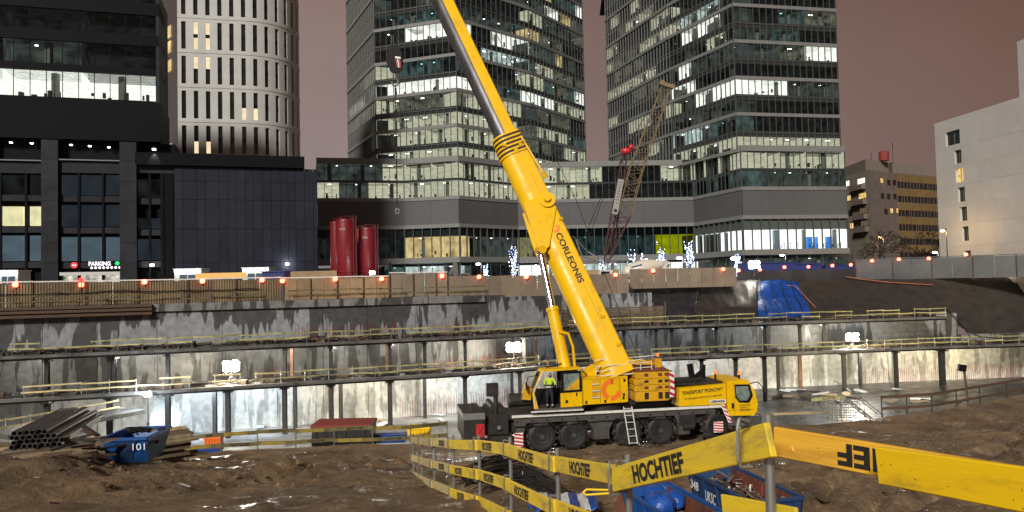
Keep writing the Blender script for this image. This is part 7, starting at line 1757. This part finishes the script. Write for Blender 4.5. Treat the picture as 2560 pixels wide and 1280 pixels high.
# ---- street lamps
def street_lamp(px, py, Y, m_, label, en, c_, h0=ZS, r=.28):
    p = P(px, py, Y); t = thing('street_lamp', label, 'street lamp', V((p.x, p.y, h0)), group='street lamps'); b = MB(); b.tube(V((p.x + .6, p.y, h0)), V((p.x + .6, p.y, p.z + .3)), .09, .06, n=7); b.tube(V((p.x + .6, p.y, p.z + .3)), p + UP * .25, .05, n=6); b.build('pole', 'steel_dark', t)
    b = MB(); b.box(p + UP * .2, (.8, .35, .15)); ho = b.build('lamp_head', 'steel_dark', t); b = MB(); b.sphere(p, r, 5, (1.2, .8, .6)); b.build('bulb', m_, ho); lightobj('POINT', 'street_lamp_light', p - UP * .4, en, c_, t, .3)
street_lamp(2200, 593, 150, 'sodium', 'orange street lamp in front of the bare trees', 900, (1, .6, .2)); street_lamp(2356, 577, 118, 'sodium', 'orange street lamp at the corner of the pale block', 700, (1, .6, .2))
street_lamp(2337, 631, 135, 'street_white', 'white street lamp behind the grey fence', 300, (1, 1, 1), r=.35); street_lamp(1835, 646, 128, 'street_white', 'white street lamp beside the tripod floodlight', 500, (.9, .95, 1), r=.5)
street_lamp(1955, 638, 128, 'street_white', 'white street lamp in front of the gym window', 300, (.9, .95, 1), r=.3); street_lamp(1195, 660, 128, 'street_white', 'white street lamp between the excavator and the lit trees', 300, (.9, .95, 1), r=.3)
street_lamp(1698, 645, 128, 'street_white', 'white street lamp under the yellow lit window', 400, (.9, .95, 1), r=.4)

# ---- lattice boom crawler crane
lc0 = P(1522, 660, 112)
mat('lattice_yellow', (.19, .14, .07), .6); mat('lattice_red', (.07, .025, .028), .6); mat('lattice_sign', (.30, .30, .29), .6); mat('lattice_grey', (.12, .10, .10), .6)
tl = thing('lattice_crane', 'crawler crane with yellow and dark red lattice boom before the podium', 'crane', V((lc0.x, lc0.y, ZS)))
def lattice(p0, p1, w0, w1, m_, name, nseg, r=.07):
    p0, p1 = V(p0), V(p1); d = (p1 - p0).normalized(); a = d.cross(V((0, 1, 0))).normalized(); c_ = V((0, 1, 0)); b = MB()
    def cr(f, i): w_ = w0 + (w1 - w0) * f; return p0.lerp(p1, f) + a * w_ / 2 * (1, 1, -1, -1)[i] + c_ * w_ / 2 * (1, -1, -1, 1)[i]
    for i in range(4): b.tube(cr(0, i), cr(1, i), r, n=5)
    for k in range(nseg):
        f0, f1 = k / nseg, (k + 1) / nseg
        for i in range(4): j = (i + 1) % 4; b.tube(cr(f0, i if k % 2 else j), cr(f1, j if k % 2 else i), r * .6, n=4)
    return b.build(name, m_, tl)
Yl = 112
j0, j1, j2, j3 = P(1515, 655, Yl), P(1560, 535, Yl), P(1588, 430, Yl), P(1664, 222, Yl)
lattice(j0, j1, .7, 1.9, 'lattice_red', 'lower_boom', 9); lattice(j1, j2, 1.9, 1.9, 'lattice_yellow', 'boom_section', 8); lattice(j2, j3, 1.9, 1.3, 'lattice_yellow', 'upper_boom', 16)
m0, m1 = P(1520, 640, Yl + 1), P(1563, 385, Yl + 1); lattice(m0, m1, 1.3, .7, 'lattice_red', 'mast', 14)
b = MB(); hd0 = P(1668, 213, Yl); b.bar(hd0 + V((-.9, 0, .25)), hd0 + V((.9, 0, -.35)), .8, .55); b.tube(hd0 + V((-.8, -.5, .3)), hd0 + V((-.8, .5, .3)), .4, n=12); b.tube(hd0 + V((.7, -.5, -.25)), hd0 + V((.7, .5, -.25)), .35, n=12); b.build('boom_head', 'lattice_yellow', tl)
b = MB(); hd1 = P(1565, 378, Yl + 1); b.sphere(hd1, .65, 6, (1.2, .8, .8)); b.sphere(P(1577, 368, Yl + 1), .45, 6); b.build('mast_head', 'red', tl)
b = MB(); b.path([hd0 + V((-.6, 0, 0)), P(1590, 330, Yl), hd1], .05, 5); b.path([hd0, P(1592, 420, Yl), P(1530, 560, Yl)], .03, 4); b.path([hd1, P(1500, 500, Yl), P(1462, 590, Yl)], .05, 5); b.path([hd1 + V((.3, 0, 0)), P(1506, 500, Yl), P(1470, 600, Yl)], .04, 5); b.build('ropes', 'black', tl)
a0, a1 = P(1550, 455, Yl + .1), P(1540, 532, Yl + .1); a0, a1 = P(1553, 448, Yl - .4), P(1537, 535, Yl - .4); b = MB(); b.bar(a0, a1, .02, .85, (0, 1, 0)); 
bb = MB(); dd = (a1 - a0).normalized(); sdv = V((-dd.z, 0, dd.x)); bb.prism([a0 + sdv * .42, a0 - sdv * .42, a1 - sdv * .42, a1 + sdv * .42], (0, .05, 0)); sg = bb.build('name_board', 'lattice_sign', tl); [MB().bar(a0.lerp(a1, .08 + k * .085) + V((0, -.03, 0)) + sdv * .22, a0.lerp(a1, .08 + k * .085) + V((0, -.03, 0)) - sdv * .22, .01, .18, (0, 1, 0)).build('sign_mark', 'decal_black', sg) for k in range(8)]; MB().tube(a0.lerp(a1, .9) + V((0, -.02, 0)), a0.lerp(a1, .9) + V((0, -.05, 0)), .26, n=14).build('sign_emblem', 'decal_black', sg)
cb_ = P(1480, 668, Yl)
b = MB(); b.b2(lc0.x - 5.2, lc0.x + 1.2, Yl - 1.6, Yl + 1.6, ZS + 1.3, ZS + 3.2); b.build('machine_house', 'plywood', tl)
for s_ in (-1, 1): b = MB(); b.b2(lc0.x - 4.5, lc0.x + 3.0, Yl + s_ * 2.2 - .45, Yl + s_ * 2.2 + .45, ZS, ZS + 1.1); b.build('crawler_track', 'black', tl)
b = MB(); b.path([P(1440, 600, Yl), P(1455, 640, Yl), P(1515, 660, Yl)], .12, 6); b.path([P(1432, 590, Yl + 1), P(1470, 630, Yl + 1), P(1512, 655, Yl)], .08, 5); b.build('gantry', 'galv', tl)
# ---- concrete mixer truck
mp = P(1610, 672, 108); tmx = thing('mixer_truck', 'concrete mixer truck with cream drum behind the plywood hoarding', 'truck', V((mp.x, mp.y, ZS)))
mat('drum_cream', (.62, .58, .48), .4); b = MB(); b.lathe([(.4, -2.9), (.9, -2.5), (1.25, -1.0), (1.28, .3), (.95, 1.7), (.55, 2.6), (.5, 2.9)], mp + V((-.2, 0, .0)), (1, 0, .22), n=22); dr_ = b.build('drum', 'drum_cream', tmx, smooth=True)
b = MB(); b.bar(mp + V((-2.0, -1.2, .25)), mp + V((-.5, -1.33, .6)), .02, .12); b.build('blue_stripe', 'tarp_blue', dr_)
b = MB(); b.bar(mp + V((2.3, 0, -.4)), mp + V((3.4, 0, .9)), 1.2, .3); b.tube(mp + V((2.8, 0, .9)), mp + V((3.6, 0, .2)), .5, .25, n=10); b.bar(mp + V((3.0, -.6, -1.2)), mp + V((3.0, -.6, 1.2)), .15, .15); b.build('chute', 'cabin_white', tmx)
b = MB(); b.b2(mp.x - 5.5, mp.x + 3.2, mp.y - 1.1, mp.y + 1.1, ZS + .9, ZS + 1.25); b.build('frame', 'black', tmx)
b = MB(); b.prism([(mp.x - 6.6, mp.y - 1.2, ZS + .8), (mp.x - 4.6, mp.y - 1.2, ZS + .8), (mp.x - 4.6, mp.y - 1.2, ZS + 3.1), (mp.x - 6.3, mp.y - 1.2, ZS + 3.1), (mp.x - 6.6, mp.y - 1.2, ZS + 2.2)], (0, 2.4, 0)); cb2 = b.build('cab', 'cabin_white', tmx); b = MB(); b.b2(mp.x - 6.2, mp.x - 5.0, mp.y - 1.23, mp.y - 1.205, ZS + 2.0, ZS + 2.9); b.build('window', 'black_gloss', cb2)
for x in (-5.6, -1.6, .0, 1.6):
    for s_ in (-1, 1): b = MB(); b.tube(V((mp.x + x, mp.y + s_ * 1.2, ZS + .5)), V((mp.x + x, mp.y + s_ * .85, ZS + .5)), .5, n=16); b.build('wheel', 'black', tmx)
# ---- dark drilling rig and excavator right of the silos
p = P(990, 672, 100); tx = thing('drill_rig', 'dark red drilling rig with short mast right of the silos', 'drilling rig', V((p.x, p.y, ZS)))
b = MB(); b.b2(p.x - .6, p.x + 2.6, 99, 102, ZS + .9, ZS + 2.7); bo = b.build('house', 'rust_red', tx)
for k in range(7): b = MB(); b.b2(p.x + .2 + k * .3, p.x + .32 + k * .3, 98.93, 98.998, ZS + 1.2, ZS + 2.4); b.build('grille', 'black', bo)
b = MB(); b.b2(p.x - 2.2, p.x - .7, 99, 101, ZS + .9, ZS + 2.9); b.build('cab', 'black_gloss', tx); b = MB(); b.bar(V((p.x - 1.4, 99.5, ZS + 1)), V((p.x - 1.6, 99.5, ZS + 4.1)), .4, .4); b.tube(V((p.x - 2.3, 99.4, ZS + 2)), V((p.x - 1.0, 99.4, ZS + 3.6)), .1, n=6); b.build('mast', 'black', tx)
for s_ in (-1, 1): b = MB(); b.b2(p.x - 2.2, p.x + 2.0, 100.4 + s_ * 1.3 - .35, 100.4 + s_ * 1.3 + .35, ZS, ZS + .88); b.build('crawler_track', 'black', tx)
p = P(1140, 672, 108); tx2 = thing('excavator', 'brown excavator with upright arm behind the hoarding', 'excavator', V((p.x, p.y, ZS)))
b = MB(); b.bar(V((p.x, 108, ZS + 1)), V((p.x - .1, 108, ZS + 4.6)), .9, .6); b.bar(V((p.x - .1, 108, ZS + 4.4)), V((p.x - .9, 108, ZS + 3.0)), .5, .4); b.build('arm', 'lattice_grey', tx2); b = MB(); b.b2(p.x + .5, p.x + 3.2, 107, 109.4, ZS + .9, ZS + 2.1); b.b2(p.x + .6, p.x + 2.0, 107, 108.2, ZS + 2.1, ZS + 3.1); b.build('house', 'lattice_grey', tx2); b = MB(); b.b2(p.x + .8, p.x + 1.8, 106.93, 106.998, ZS + 2.2, ZS + 2.9); b.build('cab_window', 'black_gloss', tx2)
for s_ in (-1, 1): b = MB(); b.b2(p.x - .2, p.x + 3.6, 108.2 + s_ * 1.2 - .3, 108.2 + s_ * 1.2 + .3, ZS, ZS + .88); b.build('crawler_track', 'black', tx2)
# mast pole at the hoarding joint
b = MB(); q = P(976, 700, 86.5); b.tube(V((q.x, q.y, 3.4)), V((q.x, q.y, 11.2)), .09, n=6); b.box(V((q.x, q.y, 10.6)), (.35, .3, .6)); b.box(V((q.x, q.y, 9.9)), (.3, .3, .3)); solo(b, 'service_pole', 'black', 'black service pole at the joint of the plywood hoardings', 'pole')

# ---- bare trees beyond the grey fence
def bare_tree(px, Y, h, label, seedv, spread=.62):
    rr = random.Random(seedv); q = V((xat(px, Y, 650), Y, ZS)); t = thing('bare_tree', label, 'tree', q, group='bare trees behind the grey fence'); tk = MB(); cr_ = MB()
    def grow(p, d, L, r, n, mb):
        k = 3; 
        for _ in range(k):
            d2 = (d + V((rr.gauss(0, .12), rr.gauss(0, .12), rr.gauss(.02, .06)))).normalized(); p2 = p + d2 * L / k; mb.tube(p, p2, r, r * .86, n=5 if n > 2 else 3, cap=False); p, d, r = p2, d2, r * .86
        if n == 0: return
        for _ in range(rr.choice([2, 3, 3])):
            a = V((rr.gauss(0, 1), rr.gauss(0, 1), rr.gauss(.15, .5))).normalized(); grow(p, (d * .75 + a * spread).normalized(), L * rr.uniform(.62, .82), max(.055, r * rr.uniform(.6, .8)), n - 1, cr_)
    grow(q, V((0, 0, 1)), h * .28, h * .035, 6, tk); tk.build('trunk', 'bark', t); cr_.build('crown', 'bark', t)
bare_tree(2235, 140, 13.5, 'wide bare tree behind the orange street lamp', 5, .8); bare_tree(2285, 148, 12, 'bare tree in front of the ochre panel block', 6, .75); bare_tree(2155, 150, 11, 'low bare tree beside the glass tower corner', 7, .8); bare_tree(2320, 150, 7, 'small bare tree beside the pale block', 8, .7)
